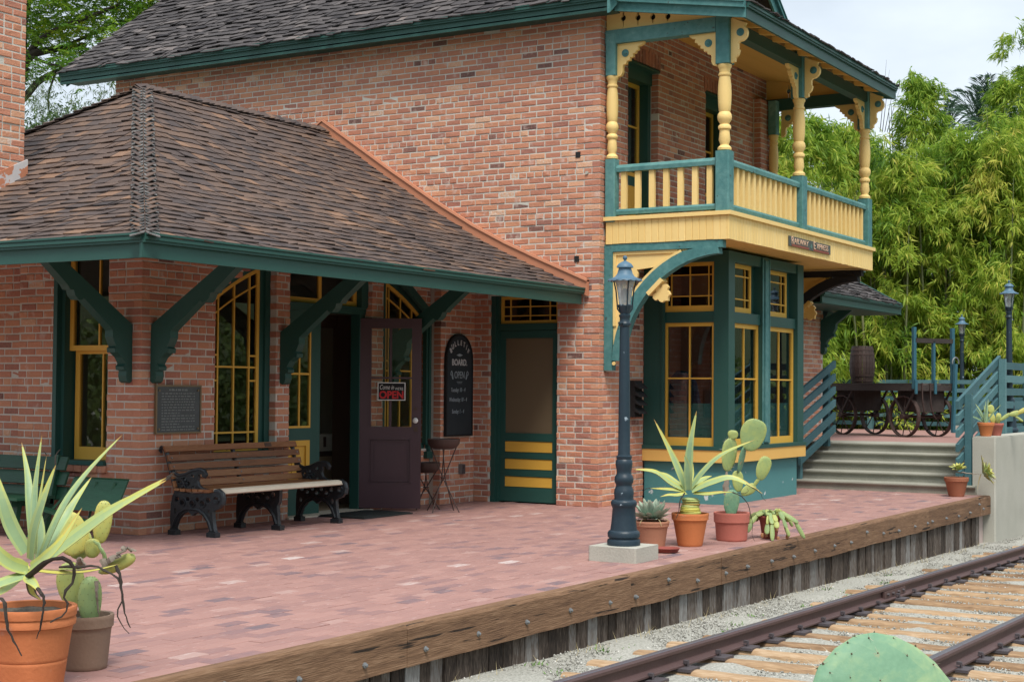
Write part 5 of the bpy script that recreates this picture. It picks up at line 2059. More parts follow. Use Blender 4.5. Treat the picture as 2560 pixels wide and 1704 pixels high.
mb = MB()
mb.plate(Fb, [round_top(wb, hb_, .30)], .012, .03)
mb.build('board_panel', m_slate, bb)
mb = MB()
mb.plate(Fb, [round_top(wb + .018, hb_ + .018, .31), round_top(wb - .004, hb_ - .004, .30)], .004, .038)
mb.build('board_frame', m_black, bb)
m_chalk = flat('chalk', (.62, .64, .66), rough=.9)
m_chalk2 = flat('faint_chalk', (.33, .40, .44), rough=.9)
wd = 'BULLETIN'
for i, chh in enumerate(wd):
    a = rad(lerp(152, 28, i / (len(wd) - 1)))
    ca, sa = math.cos(a), math.sin(a)
    text(bb, 'lettering', chh, .082, (.215 * ca, -.031, .315 + .185 * sa), (sa * .5 + .5, 0, -ca * .6), (0, -1, 0), m_chalk, V=(ca * .35, 0, 1), bold=.002, xs=.78)
text(bb, 'lettering', 'BOARD.', .105, (0, -.031, .265), (1, 0, 0), (0, -1, 0), m_chalk, bold=.002, xs=.88)
text(bb, 'lettering', 'OPEN', .12, (0, -.031, .115), (1, 0, 0), (0, -1, 0), m_chalk2, xs=.72)
for s in (-1, 1):
    mb = MB()
    mb.tube([Fb.p(s * (.165 + .025 * math.cos(q)), .115 + .05 * math.sin(q * 1.3), .031) for q in [k * .5 for k in range(11)]], .004, n=4)
    mb.build('chalk_flourish', m_chalk2, bb)
mb = MB()
mb.fbox(Fb, -.06, .06, .035, .040, .030, .0315)
mb.fbox(Fb, -.045, .05, .018, .022, .030, .0315)
mb.plate(Fb, [[(-.07, .355), (0, .373), (.07, .355), (0, .337)]], .030, .0315)
mb.build('chalk_rule', m_chalk2, bb)
for z, s in ((-.06, 'Tuesday: 10 \u2013 4'), (-.175, 'Wednesday: 10 \u2013 4'), (-.315, 'Sunday: 1 \u2013 4')):
    text(bb, 'lettering', s, .072, (-.03, -.031, z), (1, 0, 0), (0, -1, 0), m_chalk2, xs=.68, shear=.2)

sg = thing('open_sign', 'small black sign with white border and red OPEN hung on the maroon door', 'sign', (0, 0, 0))
u0_, z0_ = WD * .52, 1.32
mb = MB()
mb.fbox(Fm, u0_ - .155, u0_ + .155, z0_ - .10, z0_ + .10, .006, .010)
mb.build('sign_board', m_white, sg)
mb = MB()
mb.fbox(Fm, u0_ - .145, u0_ + .145, z0_ - .09, z0_ + .09, .0095, .012)
mb.build('sign_face', m_black, sg)
m_red = flat('sign_red', (.62, .015, .02), rough=.4)
text(sg, 'lettering', 'OPEN', .115, Fm.p(u0_, z0_ - .042, .0125), Fm.U, Fm.N, m_red, bold=.004, xs=.92)
text(sg, 'lettering', 'Come in', .075, Fm.p(u0_ - .055, z0_ + .045, .0125), Fm.U, Fm.N, m_white, shear=.35, xs=.62)
text(sg, 'lettering', "WE'RE", .042, Fm.p(u0_ + .085, z0_ + .028, .0125), Fm.U, Fm.N, m_white, xs=.8)

rs = thing('railway_sign', 'small painted sign reading RAILWAY EXPRESS on the cream balcony apron', 'sign', (8.12, YB, 3.175))
m_sgn = mat('faded_sign_paint', [(.1, (.03, .045, .04)), (.9, (.10, .11, .10))], rough=.7, n1=(5, .5), n2=(30, .5))
Fx = Fr((0, 0, 0), (1, 0, 0), (0, -1, 0))
mb = MB()
mb.fbox(Fx, -.74, .74, -.055, .065, .004, .018)
mb.build('sign_board', m_sgn, rs)
m_sgn2 = flat('sign_shadow_red', (.22, .06, .035), rough=.7)
m_sgn3 = flat('sign_letter_cream', (.80, .52, .36), rough=.7)
mb = MB()
mb.fbox(Fx, -.66, -.06, -.055, -.028, .018, .0195)
mb.fbox(Fx, .10, .68, -.055, -.028, .018, .0195)
mb.build('sign_band', m_sgn2, rs)
for s, px_, sz in (('R', -.635, .135), ('AILWAY', -.335, .095), ('E', .135, .135), ('XPRESS', .425, .095)):
    for dx, dz, yy, mm, bo in ((0, 0, -.022, m_sgn3, .0),):
        text(rs, 'lettering', s, sz, (px_ + dx, yy, .012 + dz), (1, 0, 0), (0, -1, 0), mm, xs=1.25 if len(s) == 1 else 1.42, bold=bo)
text(rs, 'lettering', '&', .075, (.02, -.021, -.005), (1, 0, 0), (0, -1, 0), flat('sign_green', (.12, .26, .22)), xs=1.2)

dm = tag(MB().build('door_mat', m_mat) if False else thing('door_mat', 'dark ribbed rubber doormat in front of the open doorway', 'door mat', (3.02, -.33, .003)))
mb = MB()
mb.box(-.44, .44, -.31, .30, .0, .012)
dmb = mb.build('mat_base', m_mat, dm)
for i in range(16):
    mb = MB()
    mb.box(-.42 + i * .0535, -.42 + i * .0535 + .034, -.29, .28, .012, .017)
    mb.build('mat_rib', m_mat, dm)

ob = thing('outlet_box', 'small grey electrical outlet box low on the brick wall under the chalkboard', 'outlet box', (5.15, -.15, .40))
mb = MB()
mb.box(-.035, .035, -.05, 0, -.06, .06)
ox = mb.build('box_body', m_galv, ob)
mb = MB()
mb.box(-.03, .03, -.056, -.05, -.055, .055)
mb.tube([(0, -.05, .02), (0, -.066, .02)], .016, n=8)
mb.build('box_cover', m_plate, ob)

lv = thing('louvred_box', 'dark metal box with slanted louvres on the brick behind the lamp post', 'wall box', (6.31, -1.85, 1.25))
mb = MB()
mb.box(-.10, .10, -.09, 0, -.22, .22)
mb.build('box_body', m_black, lv)
for i in range(4):
    mb = MB()
    z = -.15 + i * .10
    mb.hexa([(-.11, -.09, z), (.11, -.09, z), (.11, -.09, z + .045), (-.11, -.09, z + .045), (-.11, -.16, z - .03), (.11, -.16, z - .03), (.11, -.155, z - .015), (-.11, -.155, z - .015)])
    mb.build('louvre', m_black, lv)


# wire plant stands with rusty bowls
m_bowl = mat('rusty_bowl', [(.1, (.035, .022, .020)), (.9, (.085, .05, .042))], rough=.55, bump=.2, bscale=30, n1=(6, .5), n2=(40, .3))
def bowl_stand(x, y, h, r, lab, seed):
    random.seed(seed)
    s = thing('bowl_stand', lab, 'plant stand', (x, y, 0), group='wire stands with bowls')
    mb = MB()
    mb.lathe([(.02, h - .115), (r * .55, h - .112), (r * .8, h - .09), (r * .97, h - .045), (r, h), (r * .96, h + .003), (r * .9, h - .04), (r * .6, h - .085), (.0, h - .095)], n=22)
    mb.build('bowl', m_bowl, s)
    for k in range(4):
        a = rad(30 + 90 * k)
        a2 = a + rad(150)
        mb = MB()
        mid = h * .47
        mb.tube([(r * .82 * math.cos(a), r * .82 * math.sin(a), h - .06), (.018 * math.cos(a + 1.2), .018 * math.sin(a + 1.2), mid), (r * 1.15 * math.cos(a2), r * 1.15 * math.sin(a2), 0)], .0065, n=6, smooth=False)
        mb.build('leg', m_bowl, s)
    mb = MB()
    mb.tube([(.03 * math.cos(q * .63), .03 * math.sin(q * .63), h * .47) for q in range(11)], .005, n=5)
    mb.build('wire_ring', m_bowl, s)


bowl_stand(3.90, -.74, .80, .185, 'taller rusty bowl on a crossed wire stand beside the maroon door', 5)
bowl_stand(4.12, -.36, .52, .165, 'shorter rusty bowl on a wire stand, half hidden under the taller one', 9)

# ------------------------------------------------------------------ green wooden seats at the left
m_gwood = mat('green_bench_paint', [(0, (.006, .030, .017)), (.5, (.011, .062, .033)), (1, (.025, .11, .06))], tint=.5, n1=(5, .5), n2=(30, .5), rough=.45, bump=.3, bscale=24, stretch=(5, .6, 5))
gb = thing('green_bench', 'dark green painted wooden bench with a wide board back, behind the agave', 'bench')
random.seed(3)
for k in range(3):
    F = Fr((-.33 - .0, .54, .70 - k * .135), (0, 1, 0), (-.93, 0, .36), V=(-.36 * -1, 0, .93))
    mb = MB()
    mb.fbox(F, 0, 1.6, -.125, 0, 0, .024, random.random())
    mb.build('back_board', m_gwood, gb)
for k in range(3):
    mb = MB()
    mb.box(-.92 + k * .15, -.92 + k * .15 + .14, .56, 2.14, .34, .365, random.random())
    mb.build('seat_board', m_gwood, gb)
for y in (.68, 1.98):
    mb = MB()
    mb.beam((-.86, y, 0), (-.80, y, .34), .07, .05)
    mb.beam((-.5, y, 0), (-.34, y, .72), .06, .05)
    mb.beam((-.9, y, .31), (-.42, y, .31), .06, .05)
    mb.build('leg', m_gwood, gb)
gt = thing('folding_seat', 'dark green tilted wooden board on iron legs against the brick pier', 'folding seat')
Ft = Fr((-.52, -.40, .55), (0, 1, 0), (-.80, 0, -.42), V=(-.42 * -1, 0, .80))
mb = MB()
mb.fbox(Ft, 0, .66, -.30, 0, 0, .03)
mb.build('tilted_board', m_gwood, gt)
mb = MB()
Fn = Ft
mb.beam(Ft.p(.36, -.02, .035), (-.62, .02, .05), .035, .02)
mb.beam(Ft.p(.13, -.02, .035), (-.66, -.12, .02), .035, .02)
mb.beam(Ft.p(.60, -.05, .035), (-.80, .55, .02), .035, .02)
mb.build('iron_leg', m_gwood, gt)
mb = MB()
mb.beam((-.74, .62, .30), (-.70, -.16, .16), .09, .025)
mb.beam((-.66, -.14, .28), (-.66, -.14, .0), .06, .03)
mb.build('lower_brace', m_gwood, gt)
# ------------------------------------------------------------------ potted plants
m_agave = mat('agave_leaf', [(0.0, (.13, .235, .15)), (.35, (.235, .335, .175)), (.6, (.36, .42, .15)), (.8, (.46, .44, .085)), (.92, (.42, .28, .07)), (1.0, (.05, .035, .025))], tint=1.0,
              n1=(5, .10), n2=(30, .06), rough=.5, bump=.1, bscale=20, spec=.4)
m_succ = mat('succulent_leaf', [(0.0, (.13, .21, .17)), (.5, (.27, .36, .28)), (.9, (.42, .48, .36)), (1.0, (.30, .22, .14))], tint=.9, n1=(9, .15), n2=(40, .1), rough=.55, bump=.1, bscale=20)
m_dead = mat('dead_leaf', [(0.0, (.012, .010, .009)), (.7, (.05, .038, .03)), (1.0, (.16, .12, .09))], tint=.6, n1=(9, .3), n2=(40, .3), rough=.85, bump=.4, bscale=30)
m_cactus = mat('cactus_pad', [(0.0, (.13, .22, .11)), (.4, (.22, .31, .13)), (.7, (.36, .40, .12)), (1.0, (.48, .42, .10))], tint=.9, n1=(6, .22), n2=(30, .12), rough=.55, bump=.15, bscale=14)
m_cactusb = mat('blue_green_pad', [(0.0, (.07, .165, .10)), (.5, (.14, .275, .17)), (1.0, (.31, .41, .20))], tint=.7, n1=(9, .9), n2=(70, .4), rough=.6, bump=.5, bscale=14, chip=(18, .66, .70, (.30, .26, .15)))
m_areole = mat('cactus_areole', [(0, (.07, .05, .03)), (.6, (.10, .075, .045)), (1, (.55, .48, .36))], rough=.9, n2=(60, .1), n1=(6, .1), tint=1.0)
m_woody = mat('woody_stem', [(.1, (.14, .11, .09)), (.9, (.32, .27, .22))], n1=(8, .5), n2=(40, .4), rough=.9, bump=.5, bscale=30)

RZV = yaw - math.pi / 2                          # local X to the picture's right, local Y away


def bez(P, t):
    P = [Vector(p) for p in P]
    while len(P) > 1:
        P = [a.lerp(b, t) for a, b in zip(P[:-1], P[1:])]
    return P[0]


def through(P, t):                               # smooth curve through the points
    n = len(P) - 1
    x = min(t * n, n - 1e-6)
    i = int(x)
    f = x - i
    p = [Vector(P[max(0, min(n, i + k))]) for k in (-1, 0, 1, 2)]
    return .5 * ((2 * p[1]) + (p[2] - p[0]) * f + (2 * p[0] - 5 * p[1] + 4 * p[2] - p[3]) * f * f + (3 * p[1] - p[0] - 3 * p[2] + p[3]) * f ** 3)


def blade(mb, P, w, t0=.3, edge=.75, tip=.9, thick=.16, chan=.28, face=(0, -.6, .8), n=12, prof=None, taper=1.0):
    """a fleshy leaf: hollow upper side, rounded back, spine-like tip"""
    face = Vector(face)
    rings = []
    for i in range(n + 1):
        t = i / n
        c = through(P, t)
        d = (through(P, min(1, t + .03)) - through(P, max(0, t - .03))).normalized()
        s = d.cross(face)
        s = s.normalized() if s.length > 1e-4 else Vector((1, 0, 0))
        nn = s.cross(d)
        ww = w * (prof(t) if prof else (.72 + .55 * math.sin(min(1, t / .55) * math.pi / 2) * .5) * (1 - t ** 2.2) ** taper + .012)
        h = ww * .5
        pt = []
        for q, up in ((-1, chan), (-.55, chan * .35), (0, 0), (.55, chan * .35), (1, chan)):
            pt.append(c + s * (q * h) + nn * (up * h))
        for q, up in ((.6, -thick * 1.1 + chan * .3), (0, -thick * 2.2), (-.6, -thick * 1.1 + chan * .3)):
            pt.append(c + s * (q * h) + nn * (up * h))
        rings.append(pt)
    vs = [p for r in rings for p in r]
    fs, ts = [], []
    for i in range(n):
        t = (i + .5) / n
        for k in range(8):
            fs.append((i * 8 + k, i * 8 + (k + 1) % 8, (i + 1) * 8 + (k + 1) % 8, (i + 1) * 8 + k))
            col = t0 + (edge - t0) * (.55 if k in (0, 3, 4, 7) else 0.0) + max(0, t - .55) / .45 * (tip - t0) * .75 + random.uniform(-.03, .03)
            if t > .93:
                col = max(col, .93)
            ts.append(min(1, max(0, col)))
    fs.append(tuple(range(7, -1, -1)))
    ts.append(t0)
    mb.add(vs, fs, ts, True)


def strand(mb, P, r, t=.4, n=16, wob=.15):
    pts, rr = [], []
    for i in range(n + 1):
        q = i / n
        c = through(P, q)
        pts.append(c + Vector((random.gauss(0, r * wob), random.gauss(0, r * wob), random.gauss(0, r * wob))))
        rr.append(r * (1 - .72 * q) * random.uniform(.75, 1.2))
    mb.tube(pts, rr, n=6, t=t, flat=.55)


def pad(mb, sp, base, axis, nrm, L, Wd, T, tint=.3, egg=.25, seed=0, spines=True, edge=.15):
    """one flattened cactus joint"""
    base, axis, nrm = Vector(base), Vector(axis).normalized(), Vector(nrm)
    nrm = (nrm - axis * nrm.dot(axis)).normalized()
    side = axis.cross(nrm)
    nu, nv = 12, 18
    rows = []
    rs = random.Random(seed)
    ph = [rs.uniform(0, 6.28) for _ in range(4)]
    for i in range(nu + 1):
        a = math.pi * i / nu
        y = (1 - math.cos(a)) / 2
        r = math.sin(a) ** .8 * (1 - egg * (1 - y) * 1.1 + .10 * egg)
        row = []
        for k in range(nv):
            b = 2 * math.pi * k / nv
            ww = Wd / 2 * r * (1 + .03 * math.sin(3 * a + ph[0]) * math.cos(b))
            p = base + axis * (y * L) + side * (math.cos(b) * ww) + nrm * (math.sin(b) * T / 2 * min(1, r * 1.25) * (1 + .08 * math.sin(5 * a + ph[1] + 2 * b)))
            p += nrm * (.06 * L * math.sin(y * 2.6 + ph[2]) * .4)
            row.append(p)
        rows.append(row)
    vs = [p for r in rows for p in r]
    fs, ts = [], []
    for i in range(nu):
        for k in range(nv):
            fs.append((i * nv + k, i * nv + (k + 1) % nv, (i + 1) * nv + (k + 1) % nv, (i + 1) * nv + k))
            e = abs(math.cos(2 * math.pi * (k + .5) / nv))
            ts.append(min(1, max(0, tint + edge * (e ** 2.5) + rs.uniform(-.06, .06))))
    mb.add(vs, fs, ts, True)
    if spines and sp is not None:
        for i in range(2, nu - 0):
            for k in range(i % 2, nv, 2):
                p = rows[i][k]
                q = rows[i][(k + 1) % nv]
                d = (rows[min(nu, i + 1)][k] - rows[i - 1][k]).cross(q - p)
                c = base + axis * (L / 2)
                if d.length < 1e-7:
                    continue
                d.normalize()
                if d.dot(p - c) < 0:
                    d = -d
                s = .0085 * min(1.3, max(.6, L / .25)) * rs.uniform(.5, .9)
                u = d.orthogonal().normalized() * s * .35
                v = d.cross(u)
                sp.add([p + u, p + v, p - u, p - v, p + d * s * .55 + u * rs.uniform(-1, 1)], [(0, 1, 4), (1, 2, 4), (2, 3, 4), (3, 0, 4)])
                if L > .3:
                    for _ in range(3):                # fine spines
                        tip_ = p + (d + Vector((rs.gauss(0, .6), rs.gauss(0, .6), rs.gauss(0, .6)))) * s * 2.2
                        w_ = u * .22
                        sp.add([p + w_, p - w_, tip_], [(0, 1, 2)], .95)


def pot(root, rb, rt, h, m, rim=.2, thick=.018, double=False, soil=.03):
    mb = MB()
    rl = h * (1 - rim)
    rr = lerp(rb, rt * .93, .93)
    prof_ = [(0, .0), (rb * .96, 0), (rb, .008)]
    if double:
        prof_ += [(lerp(rb, rr, .03), rl * .03), (lerp(rb, rr, .40), rl * .40), (lerp(rb, rr, .44), rl * .44), (lerp(rb, rr, .455) - .003, rl * .455), (lerp(rb, rr, .47), rl * .47), (lerp(rb, rr, .51), rl * .51)]
    prof_ += [(lerp(rb, rr, .10), rl * .10)] if not double else []
    prof_ += [(lerp(rb, rr, .90), rl * .90), (rr, rl - .012), (rr + .002, rl - .004)]
    if double:
        prof_ += [(rt * .975, rl), (rt * .985, rl + .02), (rt * .955, rl + .035), (rt * .96, rl + .045)]
    prof_ += [(rt * .985, rl + .001 if not double else rl + .05), (rt * .99, rl + (h - rl) * .5), (rt, h - .02), (rt * 1.005, h - .008), (rt * .99, h), (rt - thick, h - .002), (rt - thick * 1.1, h - soil - .01), (0, h - soil - .012)]
    mb.lathe(prof_, n=36)
    p = mb.build('pot', m, root, sharp=50)
    mb = MB()
    rs = rt - thick * 1.05
    ring = [(0, 0, h - soil + .012)]
    k = 20
    for r in (.35, .7, 1.0):
        for i in range(k):
            a = i * 2 * math.pi / k
            ring.append((rs * r * math.cos(a), rs * r * math.sin(a), h - soil + .014 * (1 - r) + random.uniform(-.004, .006)))
    fs = [(0, 1 + i, 1 + (i + 1) % k) for i in range(k)]
    for j in range(2):
        for i in range(k):
            fs.append((1 + j * k + i, 1 + j * k + (i + 1) % k, 1 + (j + 1) * k + (i + 1) % k, 1 + (j + 1) * k + i))
    mb.add(ring, fs, .5, True)
    mb.build('soil', m_soil, root)
    return p


class View:                                      # turns positions read off an enlarged view of the photograph into metres about a pot
    def __init__(s, px0, py0, depth, zx, zy, sc):
        s.a = (px0, py0, depth / F_PX, zx, zy, sc)

    def __call__(s, x, y, dep=0.0):
        px0, py0, k, zx, zy, sc = s.a
        return Vector(((zx + x / sc - px0) * k, dep, (py0 - (zy + y / sc)) * k))


def spot(px, py, z=0.0):
    d = fw + CR * ((px - 1280) / F_PX) + CU * (-(py - 852) / F_PX)
    return CAM + d * ((z - CAM.z) / d.z)


m_terra = pot_mat('terracotta', (.55, .185, .075))
m_terra2 = pot_mat('terracotta_bright', (.58, .20, .075))
m_brownpot = pot_mat('brown_grey_pot', (.27, .185, .135))
m_buffpot = pot_mat('buff_pot', (.42, .20, .125))
m_pinkpot = pot_mat('pink_red_pot', (.46, .15, .115))
m_redpot = pot_mat('dull_red_pot', (.27, .075, .06))
m_darkpot = pot_mat('dark_terracotta', (.36, .14, .08))

# --- big agave, front left
random.seed(11)
c = pix(72, 1700, 6.9)
ag = thing('potted_agave', 'big ragged agave in a large ribbed terracotta pot at the near left corner', 'potted plant', (c.x, c.y, 0), RZV, group='potted agaves')
pot(ag, .148, .206, .365, m_terra, rim=.22, double=True, thick=.024)
v = View(72, 1736, 6.9, 0, 1000, 2.228)
leaves = [
    ([(150, 900, .05), (146, 700, .07), (142, 520, .10), (158, 240, .14)], 46, .12, (0, -1, .1), .75),
    ([(178, 900, .02), (192, 720, .0), (205, 560, .02), (217, 350, .06)], 40, .35, (-.7, -.7, .2), .98),
    ([(175, 930, -.03), (210, 760, -.08), (268, 580, -.10), (322, 395, -.08)], 84, .22, (-.5, -.8, .3), .9),
    ([(200, 920, .05), (290, 660, .12), (400, 460, .2), (582, 240, .26)], 70, .2, (-.5, -.6, .6), .75),
    ([(250, 930, .0), (430, 790, .0), (640, 640, -.02), (930, 478, -.05)], 112, .33, (-.35, -.75, .75), .8),
    ([(300, 880, .12), (480, 720, .22), (640, 610, .28), (830, 490, .3)], 80, .25, (-.35, -.75, .75), .95),
    ([(140, 890, -.02), (60, 740, -.04), (10, 580, -.05), (-60, 380, -.02)], 92, .24, (.5, -.8, .3), .8),
    ([(130, 850, .10), (95, 640, .14), (55, 470, .2), (-5, 290, .26)], 52, .18, (.4, -.8, .3), .8),
    ([(170, 980, -.06), (100, 930, -.16), (20, 830, -.2), (-60, 690, -.16)], 100, .40, (.5, -.7, .6), .85),
    ([(180, 970, -.06), (290, 910, -.16), (400, 800, -.18), (487, 628, -.13)], 84, .45, (-.5, -.8, .5), .9),
    ([(190, 1000, -.1), (120, 1020, -.2), (50, 1050, -.26), (-70, 1130, -.28)], 78, .30, (.2, -.5, .9), .7),
    ([(190, 1000, -.1), (230, 1012, -.2), (280, 1030, -.25), (322, 1075, -.27)], 62, .42, (-.2, -.5, .9), .85),
    ([(210, 985, -.05), (350, 1000, -.02), (500, 990, .0), (650, 955, .02)], 44, .70, (0, -.5, .9), .8),
    ([(150, 990, -.05), (60, 960, .05), (-20, 960, .1), (-120, 1000, .1)], 80, .5, (0, -.5, .9), .8),
    ([(150, 1000, -.05), (80, 1070, -.1), (20, 1110, -.14), (-50, 1150, -.15)], 60, .45, (0, -.6, .8), .8),
    ([(200, 1040, -.12), (230, 1080, -.16), (250, 1100, -.17), (285, 1130, -.16)], 46, .78, (0, -.6, .8), .9),
    ([(170, 960, .1), (120, 830, .25), (60, 700, .35), (-30, 560, .45)], 60, .25, (0, -.8, .5), .8),
    ([(200, 900, .1), (240, 740, .28), (280, 640, .34), (350, 500, .42)], 60, .25, (0, -.8, .5), .8)]
for P, w, t0, face, tip in leaves:
    mb = MB()
    blade(mb, [v(*p) for p in P], 1.08 * w / 2.228 * 6.9 / F_PX, t0=t0 + .09, edge=t0 + .42, tip=tip, face=face, n=14)
    mb.build('leaf', m_agave, ag)
for P, r in (([(215, 1000, -.18), (300, 940, -.24), (370, 895, -.27), (450, 885, -.27), (492, 940, -.26), (478, 1020, -.25), (432, 1090, -.24), (455, 1150, -.24), (420, 1205, -.24), (362, 1230, -.23)], .017),
             ([(330, 968, -.02), (440, 965, -.05), (540, 950, -.06), (610, 985, -.07), (672, 1020, -.07), (690, 1090, -.07), (700, 1130, -.07), (668, 1210, -.07), (690, 1270, -.07), (733, 1325, -.07)], .011),
             ([(655, 950, -.06), (680, 1000, -.07), (690, 1080, -.07), (700, 1150, -.07), (715, 1230, -.07), (743, 1292, -.07)], .009),
             ([(300, 1040, -.27), (330, 1080, -.28), (342, 1130, -.28), (335, 1200, -.28), (320, 1260, -.27), (304, 1312, -.27)], .013),
             ([(85, 1105, -.24), (125, 1115, -.27), (140, 1170, -.28), (150, 1250, -.28), (175, 1320, -.27), (218, 1410, -.26)], .012),
             ([(-10, 790, -.18), (30, 800, -.2), (42, 880, -.2), (30, 950, -.2), (-20, 1010, -.2)], .02),
             ([(-20, 1150, -.24), (10, 1200, -.25), (-5, 1270, -.25)], .012)):
    mb = MB()
    strand(mb, [v(*p) for p in P], r)
    mb.build('dead_leaf', m_dead, ag)
for P, r in (([(925, 482, -.05), (945, 460, -.05), (965, 455, -.05), (985, 470, -.05)], .004), ([(828, 492, .3), (860, 470, .3), (890, 450, .3)], .004),
             ([(321, 398, -.08), (318, 350, -.08), (345, 310, -.08)], .004), ([(217, 352, .06), (208, 340, .06), (200, 330, .06)], .004)):
    mb = MB()
    strand(mb, [v(*p) for p in P], r, n=6)
    mb.build('dead_leaf', m_dead, ag)

# --- prickly pear in the grey-brown pot beside it
c = spot(209, 1668)
dep = (c - CAM).dot(fw)
gp = thing('potted_cactus', 'yellow green prickly pear in a plain grey brown pot beside the big agave', 'potted plant', (c.x, c.y, 0), RZV, group='potted prickly pears')
pot(gp, .110, .140, .258, m_brownpot, rim=.22)
v = View(209, 1668, dep, 0, 1000, 2.228)
s_ = dep / F_PX / 2.228
for (x, y, ax, L, Wd, T, tint, dp) in ((502, 1240, (0, 0, 1), 262, 138, 70, .34, -.02), (398, 1165, (-.18, 0, 1), 260, 165, 55, .62, .05), (410, 870, (-.42, 0, 1), 250, 205, 45, .85, .06),
                                       (500, 880, (.10, 0, 1), 110, 95, 45, .72, .0), (540, 800, (.10, 0, 1), 240, 108, 40, .85, .02), (400, 900, (-.1, .2, 1), 180, 150, 40, .55, .1)):
    mb, sp = MB(), MB()
    pad(mb, sp, v(x, y, dp), ax, (.25, -1, .15), L * s_, Wd * s_, T * s_ * .72, tint, seed=int(x + y), egg=.12)
    q = mb.build('cactus_pad', m_cactus, gp)
    if sp.v:
        sp.build('areoles', m_areole, q, kind='stuff')
mb, sp = MB(), MB()
pad(mb, None, v(560, 950, -.04), (1, 0, .42), (0, -.8, .6), 215 * s_, 92 * s_, 60 * s_, .82, seed=5)
q = mb.build('cactus_pad', m_cactus, gp)
mb = MB()
strand(mb, [v(590, 900, -.07), (v(650, 862, -.07)), v(710, 835, -.07), v(758, 825, -.06)], .022, t=.9, wob=.4)
mb.build('scar_crust', m_woody, q)
mb = MB()
strand(mb, [v(560, 960, -.02), v(590, 900, -.04), v(578, 840, -.05), v(545, 795, -.04), v(520, 782, -.03)], .017, t=.4, wob=.1)
mb.build('curled_stem', m_cactus, gp)
mb = MB()
strand(mb, [v(548, 1000, -.06), v(552, 1060, -.07), v(556, 1120, -.06), v(560, 1180, -.05)], .010, t=.5)
strand(mb, [v(440, 930, -.02), v(450, 880, -.05), v(470, 890, -.06), v(480, 930, -.05)], .018, t=.9)
mb.build('scar_crust', m_woody, gp)

# --- the row by the lamp post
Z3 = (1400, 1000, 3.136)


def place(px, py):
    c = spot(px, py)
    return c, (c - CAM).dot(fw)


c, d = place(1629, 1366)
random.seed(4)
su = thing('potted_agave', 'compact pale blue green rosette succulent in a buff clay pot beside the lamp post', 'potted plant', (c.x, c.y, 0), RZV, group='potted agaves')
pot(su, .112, .152, .225, m_buffpot)
for layer, (n, el, L, w) in enumerate(((6, 78, .14, .05), (9, 62, .17, .062), (11, 45, .18, .066), (12, 26, .17, .062), (9, 8, .14, .052))):
    for k in range(n):
        a = 2 * math.pi * (k + .5 * (layer % 2)) / n + random.uniform(-.15, .15)
        e = rad(el + random.uniform(-9, 9))
        LL = L * random.uniform(.85, 1.12)
        o = Vector((math.cos(a), math.sin(a), 0))
        b0 = Vector((0, 0, .245)) + o * .02
        P = [b0, b0 + o * (LL * .45 * math.cos(e)) + Z * (LL * .4 * math.sin(e)), b0 + o * (LL * .8 * math.cos(e)) + Z * (LL * .78 * math.sin(e)), b0 + o * (LL * 1.02 * math.cos(e)) + Z * (LL * 1.08 * math.sin(e))]
        mb = MB()
        blade(mb, P, w, t0=random.uniform(.2, .6), edge=.75, tip=.8, face=-o * math.sin(e) + Z * math.cos(e), n=8, prof=lambda t: (.55 + .55 * math.sin(min(1, t / .6) * 1.57)) * (1 - t ** 2.6) + .01, chan=.35)
        mb.build('leaf', m_succ, su)
mb = MB()
for k in range(14):
    a = random.uniform(0, 6.28)
    o = Vector((math.cos(a), math.sin(a), 0))
    strand(mb, [o * .05 + Z * .235, o * .11 + Z * .245, o * .15 + Z * .225, o * .165 + Z * .19], .006, t=.9, n=6)
mb.build('dry_leaf', m_straw, su)
c2 = spot(1667, 1380)
sa = thing('plant_saucer', 'flat red clay saucer lying on the pavers behind the lamp base', 'saucer', (c2.x, c2.y, 0))
mb = MB()
mb.lathe([(0, .003), (.085, .003), (.092, .008), (.108, .036), (.112, .038), (.108, .040), (.10, .030), (.088, .014), (0, .012)], n=28)
mb.build('saucer_dish', m_redpot, sa)

